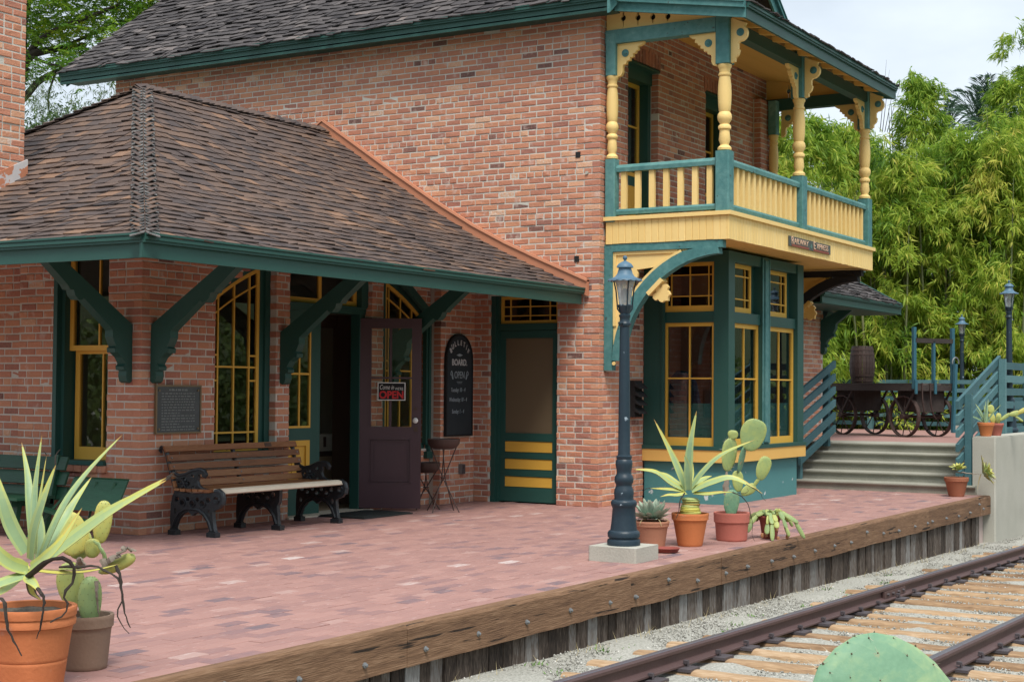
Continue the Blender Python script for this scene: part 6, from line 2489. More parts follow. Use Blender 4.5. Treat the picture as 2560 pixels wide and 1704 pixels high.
c, d = place(1725, 1363)
random.seed(12)
a2 = thing('potted_agave', 'spiky yellow edged agave in an orange terracotta pot, second from the lamp post', 'potted plant', (c.x, c.y, 0), RZV, group='potted agaves')
pot(a2, .108, .163, .285, m_terra2)
v = View(1725, 1363, d, *Z3)
k_ = d / F_PX / 3.136
mb = MB()
for i in range(9):
    z0 = .285 + .014 * i
    mb.lathe([(.092 - .003 * i, z0 - .004), (.098 - .003 * i + random.uniform(-.006, .008), z0 + .008), (.082 - .003 * i, z0 + .02)], (random.uniform(-.008, .008), random.uniform(-.008, .008), 0), n=14, t=random.uniform(.5, .95))
mb.build('stump', m_agave, a2)
for P, w, t0, face, tip in (
        ([(985, 700, 0), (930, 560, .0), (860, 400, .02), (735, 150, .04)], 62, .38, (.4, -.9, .3), .95),
        ([(1005, 700, .04), (1012, 500, .06), (1030, 320, .07), (1077, 85, .09)], 64, .2, (-.1, -1, .1), .8),
        ([(1000, 700, -.05), (990, 590, -.08), (985, 500, -.09), (962, 430, -.10)], 62, .2, (.1, -1, .1), .5),
        ([(1020, 700, .0), (1120, 560, -.02), (1270, 420, -.04), (1520, 305, -.05)], 56, .33, (-.4, -.6, .8), .95),
        ([(980, 710, -.02), (860, 650, -.06), (730, 560, -.09), (560, 540, -.12)], 70, .45, (.3, -.55, .85), .9),
        ([(1030, 710, -.03), (1180, 640, -.08), (1350, 605, -.12), (1570, 722, -.15)], 72, .42, (-.2, -.6, .85), .95),
        ([(970, 715, -.05), (880, 700, -.1), (780, 690, -.14), (690, 682, -.16)], 42, .6, (0, -.5, .9), .9),
        ([(980, 725, -.08), (900, 738, -.14), (830, 735, -.17), (765, 748, -.18)], 40, .6, (0, -.5, .9), .9),
        ([(1040, 725, -.05), (1140, 730, -.1), (1240, 715, -.13), (1340, 708, -.15)], 44, .62, (0, -.5, .9), .95),
        ([(1010, 690, .08), (1040, 600, .16), (1050, 540, .2), (1062, 500, .22)], 46, .5, (0, -1, .2), .8),
        ([(990, 705, .08), (900, 640, .2), (850, 600, .28), (800, 580, .34)], 50, .45, (0, -.5, .9), .8),
        ([(1010, 705, .08), (1110, 650, .2), (1180, 620, .28), (1230, 610, .34)], 50, .45, (0, -.5, .9), .8)):
    mb = MB()
    blade(mb, [v(*p) for p in P], 1.2 * w * k_, t0=t0, edge=t0 + .4, tip=tip, face=face, n=14)
    mb.build('leaf', m_agave, a2)
for P, r in (([(1330, 710, -.15), (1400, 740, -.16), (1450, 800, -.17), (1468, 880, -.17), (1485, 960, -.17), (1480, 1030, -.17), (1500, 1085, -.17)], .010), ([(692, 682, -.16), (655, 690, -.16), (638, 720, -.16), (632, 750, -.16)], .006),
             ([(1440, 650, -.14), (1500, 680, -.15), (1545, 710, -.15), (1565, 750, -.15), (1592, 778, -.15)], .008), ([(965, 720, -.12), (925, 780, -.15), (915, 850, -.16), (890, 925, -.16)], .007),
             ([(1370, 715, -.15), (1420, 720, -.16), (1452, 700, -.16), (1445, 680, -.16)], .007), ([(735, 152, .04), (728, 145, .04)], .004)):
    mb = MB()
    strand(mb, [v(*p) for p in P], r, n=12)
    mb.build('dead_leaf', m_dead, a2)

c, d = place(1829, 1350)
random.seed(15)
pp = thing('potted_cactus', 'tall prickly pear with a big round top pad in a pinkish red clay pot', 'potted plant', (c.x, c.y, 0), RZV, group='potted prickly pears')
pot(pp, .138, .163, .255, m_pinkpot, rim=.34)
v = View(1829, 1350, d, *Z3)
k_ = d / F_PX / 3.136
for (x, y, ax, nr, L, Wd, T, tint, dp, mm) in ((1345, 915, (0, 0, 1), (.3, -1, 0), 215, 150, 60, .35, 0, m_cactusb), (1308, 560, (.14, 0, 1), (.5, -1, .1), 265, 158, 45, .35, 0, m_cactus),
                                            (1350, 310, (.1, 0, 1), (0, -1, .3), 75, 92, 40, .45, 0, m_cactus), (1405, 580, (.22, 0, 1), (1, -.5, 0), 220, 150, 40, .25, .03, m_cactusb),
                                            (1470, 395, (.33, 0, 1), (.1, -1, .2), 258, 225, 42, .3, 0, m_cactus), (1405, 720, (-.1, 0, 1), (.2, -1, 0), 170, 105, 40, .45, .02, m_cactus),
                                            (1420, 740, (.9, 0, .6), (.1, -1, 0), 135, 90, 36, .45, 0, m_cactus), (1500, 690, (.55, 0, .7), (0, -1, 0), 110, 32, 26, .5, 0, m_cactus),
                                            (1562, 625, (.32, 0, 1), (.2, -1, 0), 195, 128, 36, .42, 0, m_cactus)):
    mb, sp = MB(), MB()
    pad(mb, sp, v(x, y, dp), ax, nr, L * k_, Wd * k_, T * k_ * .55, min(1, tint + .12), seed=int(x + y))
    q = mb.build('cactus_pad', mm, pp)
    if sp.v:
        sp.build('areoles', m_areole, q, kind='stuff')
mb = MB()
strand(mb, [v(1310, 735, 0), v(1302, 680, 0), v(1306, 620, 0), v(1310, 540, 0)], .034, t=.5, wob=.1, n=8)
mb.build('woody_stem', m_woody, pp)

c, d = place(1924, 1345)
random.seed(16)
tr = thing('potted_cactus', 'drooping yellow green trailing cactus in a small dark red pot, last of the row', 'potted plant', (c.x, c.y, 0), RZV, group='potted prickly pears')
pot(tr, .068, .10, .21, m_redpot)
v = View(1924, 1345, d, *Z3)
k_ = d / F_PX / 3.136
for arm in range(15):
    az = rad(arm * 24 + random.uniform(-14, 14))
    o = Vector((math.cos(az), math.sin(az), 0))
    reach, drop = random.uniform(.15, .30), random.uniform(.06, .19)
    P = [o * .03 + Z * .20, o * .09 + Z * random.uniform(.235, .27), o * reach * .75 + Z * (.235 - drop * .35), o * reach + Z * (.225 - drop)]
    n_ = random.choice([3, 4, 5])
    for i in range(n_):
        a, b = through(P, i / n_), through(P, (i + 1) / n_)
        mb, sp = MB(), MB()
        pad(mb, sp, a, b - a, Vector((random.uniform(-.5, .5), -1, .4)), (b - a).length * 1.3, random.uniform(.035, .058), .016, random.uniform(.3, .75), seed=i + arm * 7)
        q = mb.build('cactus_pad', m_cactus, tr)
        sp.build('areoles', m_areole, q, kind='stuff')
m_fruit = flat('pear_fruit', (.40, .20, .10), rough=.5)
for (x, y) in ((1570, 1050), (1600, 1045), (1692, 1075), (1680, 1000), (1765, 1060)):
    mb = MB()
    p = v(x, y, -.115)
    mb.lathe([(0, -.024), (.012, -.018), (.017, 0), (.013, .018), (.006, .022)], p, n=8)
    mb.build('fruit', m_fruit, tr)
mb = MB()
for k in range(12):
    strand(mb, [v(1600, 900, -.02), v(1560 + random.uniform(-20, 20), 880, -.04), v(1510 + random.uniform(-30, 30), 900 + random.uniform(-30, 60), -.06)], .003, n=5, t=.8)
mb.build('dry_stem', m_straw, tr)

# --- pot at the foot of the steps, and two on the concrete wall
Z8 = (2360, 880, 4.125)
c, d = place(2391, 1240)
random.seed(18)
sp_ = thing('potted_succulent', 'succulent with a long bare sideways stem in a brown pot at the steps', 'potted plant', (c.x, c.y, 0), RZV, group='small potted succulents')
pot(sp_, .098, .158, .25, m_darkpot)
v = View(2391, 1240, d, *Z8)
k_ = d / F_PX / 4.125


def rosette(root, P0, up, L, w, n, m, t=(.35, .75), lay_=3):
    up = Vector(up).normalized()
    a_ = up.orthogonal().normalized()
    b_ = up.cross(a_)
    for l in range(lay_):
        for k in range(n):
            q = 2 * math.pi * (k + .5 * l) / n + random.uniform(-.2, .2)
            o = a_ * math.cos(q) + b_ * math.sin(q)
            e = rad(25 + 25 * l)
            LL = L * random.uniform(.8, 1.15) * (1 - .12 * l)
            mb = MB()
            blade(mb, [P0, P0 + (o * math.cos(e) + up * math.sin(e)) * LL * .5, P0 + (o * math.cos(e * .8) + up * math.sin(e * .8)) * LL], w, t0=random.uniform(*t), edge=.8, tip=.85, face=up * math.cos(e) - o * math.sin(e), n=6,
                  prof=lambda t: (.35 + .75 * math.sin(min(1, t / .65) * 1.57)) * (1 - t ** 3) + .02, chan=.25)
            mb.build('leaf', m, root)


rosette(sp_, v(150, 1215, -.02), (-.2, -.2, 1), .13, .045, 7, m_agave, (.4, .75))
mb = MB()
strand(mb, [v(130, 1235, 0), v(200, 1240, -.02), v(280, 1252, -.03), v(355, 1250, -.04)], .024, t=.6, n=10, wob=.08)
mb.build('bare_stem', m_woody, sp_)
rosette(sp_, v(385, 1240, -.05), (.75, -.3, .35), .21, .062, 8, m_agave, (.3, .6))
mb = MB()
for P in ([(370, 1250), (345, 1320), (330, 1410)], [(400, 1265), (450, 1310), (520, 1340)], [(430, 1260), (500, 1290), (525, 1310)], [(390, 1210), (380, 1130), (400, 1080)]):
    strand(mb, [v(*p, -.06) for p in P], .008, t=.9, n=6)
mb.build('dry_leaf', m_straw, sp_)

for (px, py, lab, mm, kind_, r) in ((2460, 1091, 'thin leaved spiky succulent in a bright terracotta pot on the concrete wall', m_terra2, 0, .112), (2491, 1090, 'lumpy sprawling cactus in a dull red pot on the concrete wall', m_pinkpot, 1, .10)):
    c = spot(px, py, .77)
    c.x, c.y = (10.58, -4.99) if kind_ == 0 else (10.98, -5.03)
    d = (c - CAM).dot(fw)
    w_ = thing('potted_succulent', lab, 'potted plant', (c.x, c.y, .772), RZV, group='small potted succulents')
    pot(w_, r * .62, r, .185 if kind_ == 0 else .17, mm)
    if kind_ == 0:
        for k in range(9):
            a = rad(random.uniform(15, 165)) if k else rad(90)
            L = random.uniform(.22, .38)
            o = Vector((math.cos(a), random.uniform(-.4, .4), math.sin(a) * 1.3)).normalized()
            mb = MB()
            b0 = Vector((random.uniform(-.03, .03), random.uniform(-.03, .03), .17))
            blade(mb, [b0, b0 + o * L * .5 + Z * .02, b0 + o * L], .024, t0=.2, edge=.4, tip=.7, face=(0, -1, .2), n=7)
            mb.build('leaf', m_agave, w_)
    else:
        for (a, L, W2, b) in (((-.35, 0, 1), .16, .10, (-.03, 0, .16)), ((.1, .1, 1), .15, .09, (.03, .02, .16)), ((-.2, 0, 1), .13, .11, (-.06, 0, .29)), ((.8, 0, .6), .17, .06, (.05, 0, .2)), ((1, 0, .25), .16, .085, (.17, 0, .28)),
                              ((1, 0, .5), .16, .075, (.28, 0, .30)), ((1, 0, .3), .15, .11, (.41, 0, .36)), ((.75, 0, -.5), .14, .04, (.25, 0, .27)), ((.2, -.2, 1), .11, .07, (-.01, -.05, .17))):
            mb, q_ = MB(), MB()
            pad(mb, q_, b, a, (.1, -1, .1), L, W2, .03, random.uniform(.55, .95), seed=int(L * 999))
            q2 = mb.build('cactus_pad', m_cactus, w_)
            q_.build('areoles', m_areole, q2, kind='stuff')

# --- big prickly pear by the camera, its top pad in view
random.seed(31)
fp = thing('prickly_pear', 'large blue green prickly pear pad rising beside the track at the bottom right', 'cactus', tuple(pix(2240, 1500, 3.35).xy) + (-.5,), RZV)
gz0 = -.5
cc = pix(2240, 1500, 3.35)
vz = lambda px, py, dep=0.0: Vector(((px - 2240) * 3.35 / F_PX, dep, 1.35 + (973 - py) * 3.35 / F_PX + .5))
for (px, py, ax, nr, L, Wd, T, tint, dp) in ((2408, 2016, (-.62, .10, .79), (.18, -1, .30), .44, .345, .045, .42, 0), (2330, 2440, (0, .05, 1), (.1, -1, .1), .40, .27, .06, .3, .02), (2360, 2760, (-.1, 0, 1), (.2, -1, .1), .36, .26, .07, .3, .03)):
    mb, sp = MB(), MB()
    pad(mb, sp, vz(px, py, dp), ax, nr, L, Wd, T, tint, egg=.15, seed=px, edge=.3)
    q = mb.build('cactus_pad', m_cactusb, fp)
    sp.build('areoles', m_areole, q, kind='stuff')

# ------------------------------------------------------------------ concrete wall, railings, fences
cw = thing('concrete_wall', 'grey concrete retaining wall at the end of the timber platform edge', 'wall', (10.37, -5.01, 0))
mb = MB()
F = Fr((0, -.155, 0), (1, 0, 0), (0, 0, 1), V=(0, 1, 0))
c = .02
lp = [(c, 0), (18, 0), (18, .30), (0, .30), (0, c)]
mb.plate(Fr((0, -.155, 0), (1, 0, 0), (0, 0, 1), V=(0, 1, 0)), [lp], -1.2, .76)
wall_ = mb.build('wall_body', m_concrete, cw)
mb = MB()
mb.plate(Fr((0.012, -.14, 0), (1, 0, 0), (0, 0, 1), V=(0, 1, 0)), [[(0, 0), (18, 0), (18, .27), (0, .27)]], .76, .772)
mb.build('wall_top', m_concrete, cw)

m_fence = mat('fence_paint', [(0.05, (.030, .085, .10)), (.5, (.05, .135, .155)), (.95, (.10, .21, .225))], rough=.65, bump=.25, bscale=30, n1=(4, .5), n2=(40, .4))


def sloped_rails(name, lab, y, x0, x1, zt0, slope, n, posts_, gap=.19, h=.10):
    r = thing(name, lab, 'railing', (x0, y, 0), group='stair railings')
    for i in range(n):
        z = zt0 - gap * i
        mb = MB()
        t = random.random()
        a, b = 0, x1 - x0
        mb.hexa([(a, -.022, z - h), (b, -.022, z - h + slope * b), (b, -.022, z + slope * b), (a, -.022, z), (a, .022, z - h), (b, .022, z - h + slope * b), (b, .022, z + slope * b), (a, .022, z)], t)
        mb.build('rail', m_fence, r)
    for (px, z0, z1, off) in posts_:
        mb = MB()
        mb.box(px - x0 - .045, px - x0 + .045, off - .045, off + .045, z0, z1, random.random())
        mb.build('post', m_fence, r)


sloped_rails('stair_railing', 'sloping blue green stair railing beside the bay window', -2.5, 10.25, 11.72, 1.37, .30, 6, ((11.58, .55, 1.66, .075), (10.42, 0, 1.35, .075)))
sloped_rails('stair_railing', 'sloping blue green stair railing above the concrete wall', -4.73, 10.12, 12.42, 1.24, .283, 6, ((10.42, 0, 1.33, -.075), (12.30, .45, 1.84, -.075)))


def fence(name, lab, p, q, ztop, n, step, gap=.19, h=.105, side=1):
    p, q = Vector(p), Vector(q)
    d = (q - p).normalized()
    f = thing(name, lab, 'fence', tuple(p), math.atan2(d.y, d.x), group='blue green rail fences')
    L = (q - p).length
    k = int(math.ceil(L / step))
    for i in range(n):
        z = ztop - gap * i - p.z
        a = 0
        while a < L - .01:
            b = min(L, a + step * 2)
            mb = MB()
            mb.box(a + .004, b - .004, -.022, .022, z - h, z, random.random())
            mb.build('rail', m_fence, f)
            a = b
    for i in range(k + 1):
        x = min(L, i * step)
        mb = MB()
        mb.box(x - .05, x + .05, side * .075 - .05, side * .075 + .05, -.05, ztop - p.z + .02, random.random())
        mb.build('post', m_fence, f)


fence('rail_fence', 'blue green horizontal rail fence on the concrete wall at the right edge', (12.5, -4.75, .60), (19.9, -4.75, .60), 1.80, 6, 1.9)
fence('rail_fence', 'blue green horizontal rail fence behind the wagon and barrel', (20.0, 8.0, .60), (20.0, -4.7, .60), 1.60, 6, 2.1, gap=.165, h=.08, side=-1)

# ------------------------------------------------------------------ baggage wagon and barrel
m_wagon = mat('wagon_wood', [(0, (.012, .010, .010)), (.6, (.045, .036, .032)), (1, (.10, .085, .075))], rough=.8, n1=(5, .5), n2=(30, .5), bump=.4, bscale=24)
m_wagonblue = mat('wagon_blue_paint', [(0, (.02, .05, .075)), (.6, (.03, .12, .16)), (1, (.05, .20, .25))], rough=.6, n1=(5, .5), n2=(30, .5), bump=.2, bscale=24)
m_rustiron = mat('rusty_iron', [(0, (.016, .011, .010)), (.6, (.05, .03, .025)), (1, (.12, .065, .05))], rough=.75, n1=(6, .5), n2=(40, .5), bump=.3, bscale=40)
A = Vector((15.75, -1.25, .606))
l_ = Vector((-.5, -.87, 0)).normalized()
a_ = Vector((.87, -.5, 0)).normalized()
wg = thing('baggage_wagon', 'old dark wooden baggage wagon with iron wheels and blue end stakes', 'wagon', tuple(A), math.atan2(l_.y, l_.x))
ax = Vector((0, 1, 0))                           # local: x along the wagon towards the track, y across (the a_ direction is +y)
wsg = 1 if Vector((-l_.y, l_.x, 0)).dot(a_) > 0 else -1
R_w, TRK, LEN = .345, .74 * wsg, 1.52


def wheel(cx, cy):
    mb = MB()
    n = 28
    for r0_w, r1_w, hw in ((R_w - .022, R_w, .036),):
        vs, fs = [], []
        for k in range(n):
            t = 2 * math.pi * k / n
            for (r, y) in ((r1_w, -hw), (r1_w, hw), (r0_w, hw), (r0_w, -hw)):
                vs.append((cx + r * math.cos(t), cy + y, R_w + r * math.sin(t)))
        for k in range(n):
            k2 = (k + 1) % n
            for q in range(4):
                fs.append((k * 4 + q, k * 4 + (q + 1) % 4, k2 * 4 + (q + 1) % 4, k2 * 4 + q))
        mb.add(vs, fs, .6, False)
    w = mb.build('wheel', m_rustiron, wg)
    mb = MB()
    mb.tube([(cx, cy - .07, R_w), (cx, cy + .07, R_w)], .045, n=12)
    mb.build('hub', m_rustiron, w)
    for k in range(10):
        t = 2 * math.pi * (k + .3) / 10
        mb = MB()
        o = .03 if k % 2 else -.03
        mb.tube([(cx + .035 * math.cos(t), cy + o, R_w + .035 * math.sin(t)), (cx + (R_w - .02) * math.cos(t), cy, R_w + (R_w - .02) * math.sin(t))], .009, n=5)
        mb.build('spoke', m_rustiron, w)


for cx in (0, LEN):
    for cy in (0, TRK):
        wheel(cx, cy)
mb = MB()
for cx in (0, LEN):
    mb.tube([(cx, -.05 * wsg, R_w), (cx, TRK + .05 * wsg, R_w)], .022, n=8)
mb.build('axle', m_rustiron, wg)
ya, yb_ = sorted((-.08 * wsg, TRK + .08 * wsg))
for i in range(6):
    mb = MB()
    q0, q1 = lerp(ya, yb_, i / 6), lerp(ya, yb_, (i + 1) / 6)
    mb.box(-.42, LEN + .32, q0 + .003, q1 - .003, .865, .895, random.random())
    mb.build('deck_board', m_wagon, wg)
mb = MB()
for q in (ya, yb_ - .05):
    mb.box(-.42, LEN + .32, q, q + .05, .77, .862)
for cx in (-.42, LEN + .26):
    mb.box(cx, cx + .06, ya + .052, yb_ - .052, .77, .862)
mb.build('deck_frame', m_wagon, wg)
mb = MB()
for cx in (0, LEN):
    mb = MB()
    mb.box(cx - .22, cx + .22, ya + .14, yb_ - .14, .42, .77)
    for cy in (ya + .05, yb_ - .05):
        mb.beam((cx, cy, R_w + .03), (cx - .28, cy, .78), .03, .03)
        mb.beam((cx, cy, R_w + .03), (cx + .28, cy, .78), .03, .03)
    mb.build('bolster', m_wagon, wg)
for q in (ya + .02, (ya + yb_) / 2, yb_ - .02):
    mid = abs(q - (ya + yb_) / 2) < .01
    mb = MB()
    mb.beam((LEN + .29, q, .80), (LEN + .29, q, 1.60 if mid else 1.82), .045 if mid else .06, .05, up=(1, 0, 0))
    st_ = mb.build('end_stake', m_wagonblue, wg)
    mb = MB()
    mb.beam((LEN + .335, q, .72), (LEN + .335, q, .95), .05, .02, up=(1, 0, 0))
    mb.build('stake_bracket', m_wagonblue, st_)
mb = MB()
mb.beam((LEN + .29, ya + .03, 1.60), (LEN + .29, yb_ - .03, 1.60), .05, .075)
mb.build('end_rail', m_wagon, wg)
qy = yb_ - .14 if wsg > 0 else ya + .14
mb = MB()
mb.beam((LEN + .42, qy, .08), (LEN + .36, qy + .12 * wsg, 1.22), .055, .05, up=(1, 0, 0))
tg = mb.build('pull_tongue', m_wagonblue, wg)
mb = MB()
mb.tube([(LEN + .36, qy + .12 * wsg + .07 * math.cos(rad(k)), 1.24 + .09 * math.sin(rad(k))) for k in range(-10, 191, 20)], .012, n=6)
mb.build('pull_handle', m_galv, tg)
for q, z1 in ((ya + .16, .42), (ya + .34, .30)):
    mb = MB()
    P = [(LEN + .33, q, .90), (LEN + .34, q, .6), (LEN + .34, q + .05, .4), (LEN + .34, q + .12, z1)]
    for i in range(14):
        p0, p1 = through(P, i / 14), through(P, (i + 1.3) / 14.5)
        mb.tube([p0, p1], [.014, .014], n=5)
    mb.build('chain', m_rustiron, wg)

pb_ = A + l_ * .12 + a_ * .34
br = thing('barrel', 'old dark brown wooden barrel standing on the wagon deck', 'barrel', (pb_.x, pb_.y, .606 + .897))
m_stave = mat('barrel_stave', [(0, (.018, .011, .010)), (.7, (.055, .034, .028)), (1, (.22, .12, .055))], tint=.8, rough=.6, n1=(5, .3), n2=(30, .3), stretch=(5, 5, .5), bump=.3)
H_b = .65
rb_ = lambda z: .178 + .042 * math.sin(math.pi * min(1, max(0, z / H_b)))
ns_ = 20
for k in range(ns_):
    a0, a1 = 2 * math.pi * k / ns_ + .012, 2 * math.pi * (k + 1) / ns_ - .012
    mb = MB()
    vs = []
    m_ = 7
    for i in range(m_ + 1):
        z = H_b * i / m_
        for (a, o) in ((a0, 0), (a1, 0), (a1, -.022), (a0, -.022)):
            vs.append(((rb_(z) + o) * math.cos(a), (rb_(z) + o) * math.sin(a), z))
    fs = []
    for i in range(m_):
        for q in range(4):
            fs.append((i * 4 + q, i * 4 + (q + 1) % 4, (i + 1) * 4 + (q + 1) % 4, (i + 1) * 4 + q))
    fs += [(3, 2, 1, 0), tuple(m_ * 4 + q for q in range(4))]
    mb.add(vs, fs, 1.0 if k == 16 else random.uniform(.05, .6))
    mb.build('stave', m_stave, br)
for z in (.03, .12, .49, .575):
    mb = MB()
    mb.lathe([(rb_(z) - .004, z), (rb_(z) + .006, z), (rb_(z + .03) + .006, z + .03), (rb_(z + .03) - .004, z + .03)], n=28, smooth=False)
    mb.build('hoop', m_rustiron, br)
mb = MB()
mb.lathe([(0, H_b - .03), (.162, H_b - .03), (.162, H_b - .045)], n=20)
mb.build('barrel_head', m_wagon, br)
# ------------------------------------------------------------------ vegetation
def leaf_quads(P, D, L, Wd, rng):
    """diamond leaves: P bases, D unit directions"""
    n = len(P)
    r = rng.normal(size=(n, 3))
    S = np.cross(D, r)
    S /= np.linalg.norm(S, axis=1)[:, None] + 1e-9
    M = P + D * (L * .42)[:, None]
    T = P + D * L[:, None]
    T[:, 2] -= L * .12
    h = (Wd / 2)[:, None]
    V = np.stack([P, M - S * h, T, M + S * h], 1)
    return V


def emit(name, V, tint, m, parent=None, kind=None):
    n = len(V)
    return np_mesh(name, V.reshape(-1, 3), np.arange(n * 4).reshape(n, 4), tint, m, parent, kind)


def unit(v):
    return v / (np.linalg.norm(v, axis=-1, keepdims=True) + 1e-9)


def bamboo(name, lab, cat, x, y, z0, R, H, plumes, seed, group, tone=0.0, leaf=(.15, .25), culms=9, wl_=.031, sprays=26, nl=10, m=None, top=0.0):
    rng = np.random.default_rng(seed)
    root = thing(name, lab, cat, (x, y, z0), group=group)
    Ps, Ds, Ls, Ws, Ts = [], [], [], [], []
    for k in range(plumes):
        az = rng.uniform(0, 2 * math.pi)
        hb = H * rng.uniform(.05, .97) ** .85
        shr = (1 - (hb / H) ** 3 * (.85 - top))
        rr = R * rng.uniform(.55, 1.08) * shr
        o = np.array([math.cos(az), math.sin(az), 0])
        t = rng.uniform(.25, 1.0, sprays)
        up = H * .10 * rng.uniform(.3, 1.2)
        c = np.stack([o[0] * rr * t, o[1] * rr * t, hb + up * t * 1.6 - (up * 2.4) * t ** 2.4], -1)
        c += rng.normal(0, .10 * R ** .5, c.shape)
        pt = rng.normal(.54 + tone, .13)
        for q in range(sprays):
            n = rng.integers(nl - 3, nl + 4)
            main = np.array([o[0] * .5, o[1] * .5, -.75]) + rng.normal(0, .3, 3)
            d = unit(main[None] + rng.normal(0, .55, (n, 3)))
            p = c[q][None] + rng.normal(0, .035, (n, 3))
            Ps.append(p)
            Ds.append(d)
            Ls.append(rng.uniform(*leaf, n))
            Ws.append(rng.uniform(.7, 1.2, n) * wl_)
            tt = np.clip(rng.normal(pt + .14 * (t[q] - .55), .13, n), 0, 1)
            if rng.random() < .03:
                tt = np.clip(tt + .3, 0, 1)
            Ts.append(tt)
    V = leaf_quads(np.concatenate(Ps), np.concatenate(Ds), np.concatenate(Ls), np.concatenate(Ws), rng)
    V[..., 2] = np.maximum(V[..., 2], .02)
    emit('foliage', V, np.concatenate(Ts), m or m_bamboo, root)
    rs = random.Random(seed)
    for k in range(culms):
        a, r = rs.uniform(0, 6.28), rs.uniform(.05, .45) * R
        b0 = Vector((r * math.cos(a), r * math.sin(a), -.1))
        b1 = Vector((r * 1.7 * math.cos(a), r * 1.7 * math.sin(a), H * rs.uniform(.7, .95)))
        mb = MB()
        mb.tube([b0, b0.lerp(b1, .35) , b0.lerp(b1, .7), b1], [.030, .028, .02, .006], n=6, t=rs.random())
        mb.build('culm', m_culm, root)
    return root


def at_px(px, depth):
    p = pix(px, 980, depth)
    return p.x, p.y


zt = lambda py, d: 1.35 + (985 - py) / F_PX * d
G = 'bamboo clumps beyond the fence'
clumps = [(1868, 34, 330, 1.9, 'bright bamboo clump behind the far balcony post'), (1990, 31.5, 285, 1.8, 'bamboo clump with culms showing, just right of the brick corner'),
          (2115, 33.5, 330, 1.9, 'bamboo clump behind the barrel'), (2235, 31.5, 395, 1.7, 'bamboo clump behind the blue wagon stakes'),
          (2300, 35.5, 185, 1.25, 'narrow upright leafy clump standing taller than the bamboo beside it'), (2370, 32, 350, 1.8, 'bamboo clump behind the smaller far lamp post'),
          (2490, 31.5, 310, 1.9, 'bamboo clump behind the tall lamp post'), (2625, 32, 300, 2.0, 'bamboo clump cut by the right edge of the picture'), (2780, 33, 300, 2.2, 'bamboo clump outside the right edge'),
          (1720, 35, 400, 2.0, 'bamboo clump hidden behind the station')]
for i, (px, d, py, R, lab) in enumerate(clumps[:8]):
    x, y = at_px(px, d)
    tall = i == 4
    bamboo('bamboo_clump', lab, 'bamboo', x, y, .55, R, zt(py, d) - .55, 92 if not tall else 70, 100 + i, G, tone=(-.06 if tall else random.uniform(-.02, .10)), top=.25, culms=10)
x, y = at_px(2150, 36.5)
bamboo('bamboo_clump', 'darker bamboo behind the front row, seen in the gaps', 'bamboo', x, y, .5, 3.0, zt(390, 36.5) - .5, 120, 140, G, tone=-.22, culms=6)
x, y = at_px(2420, 37)
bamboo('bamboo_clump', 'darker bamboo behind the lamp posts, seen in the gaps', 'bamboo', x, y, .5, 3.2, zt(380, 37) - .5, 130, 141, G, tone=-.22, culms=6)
x, y = at_px(2552, 36)
bamboo('bamboo_clump', 'tall arching bamboo at the upper right edge', 'bamboo', x, y, .5, 1.1, zt(85, 36) - .5, 60, 142, G, tone=-.02, top=.5, culms=6)
x, y = at_px(1905, 38)
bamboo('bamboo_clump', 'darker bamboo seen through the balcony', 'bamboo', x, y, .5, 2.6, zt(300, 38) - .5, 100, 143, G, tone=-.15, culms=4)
# bare twigs that rise above the balcony roof
tw = thing('bare_twigs', 'thin bare bamboo tips rising above the balcony roof', 'twigs', (*at_px(2215, 36), .5), group=None)
for k in range(5):
    mb = MB()
    px_, py_ = random.uniform(2185, 2225), 0
    q0 = pix(2200 + 6 * k, 330, 36) - Vector((*at_px(2215, 36), .5))
    q1 = pix(2212 + 14 * k + random.uniform(-8, 8), 150 + 25 * k, 36) - Vector((*at_px(2215, 36), .5))
    mb.tube([q0, q0.lerp(q1, .5) + Vector((.05, 0, .1)), q1], [.010, .006, .002], n=4)
    mb.build('twig', m_bark, tw)

# palms behind the bamboo
def palm(px, d, py_c, lab, seed, nf=26, L=1.9):
    rng = np.random.default_rng(seed)
    x, y = at_px(px, d)
    zc = zt(py_c, d)
    root = thing('palm_tree', lab, 'palm', (x, y, .4), group='palms behind the bamboo')
    mb = MB()
    mb.tube([(0, 0, 0), (.05, 0, zc * .5), (0, 0, zc - .4)], [.22, .18, .16], n=10)
    mb.build('trunk', m_bark, root)
    for k in range(nf):
        az = rng.uniform(0, 6.28)
        el = rng.uniform(.15, 1.5)
        o = np.array([math.cos(az), math.sin(az), 0])
        n = 34
        t = np.linspace(.08, 1, n)
        LL = L * rng.uniform(.8, 1.1)
        P = o[None] * (LL * math.cos(el) * t)[:, None] * 1.0
        P[:, 2] = zc - .4 + LL * math.sin(el) * t - LL * .38 * t ** 2.4
        tan = unit(np.gradient(P, axis=0))
        s = unit(np.cross(tan, np.array([0, 0, 1.0])))
        Pp, Dd, Ll = [], [], []
        for sg in (-1, 1):
            Pp.append(P)
            Dd.append(unit(s * sg + tan * 1.25 + np.array([0, 0, -.15]) + rng.normal(0, .08, (n, 3))))
            Ll.append(.42 * np.sin(np.clip(t * 1.05, .12, 1) * math.pi * .92) ** .6 * rng.uniform(.85, 1.1, n))
        V = leaf_quads(np.concatenate(Pp), np.concatenate(Dd), np.concatenate(Ll), np.full(2 * n, .028), rng)
        emit('frond', V, np.clip(rng.normal(.45, .15, 2 * n), 0, 1), m_palm, root)


palm(2462, 41, 335, 'blue green palm crown rising above the bamboo', 3, nf=40, L=2.3)
palm(2585, 40, 318, 'palm crown at the right edge above the bamboo', 5, nf=36, L=2.4)
palm(2365, 44, 345, 'palm fronds just showing over the bamboo', 7, nf=18, L=1.6)

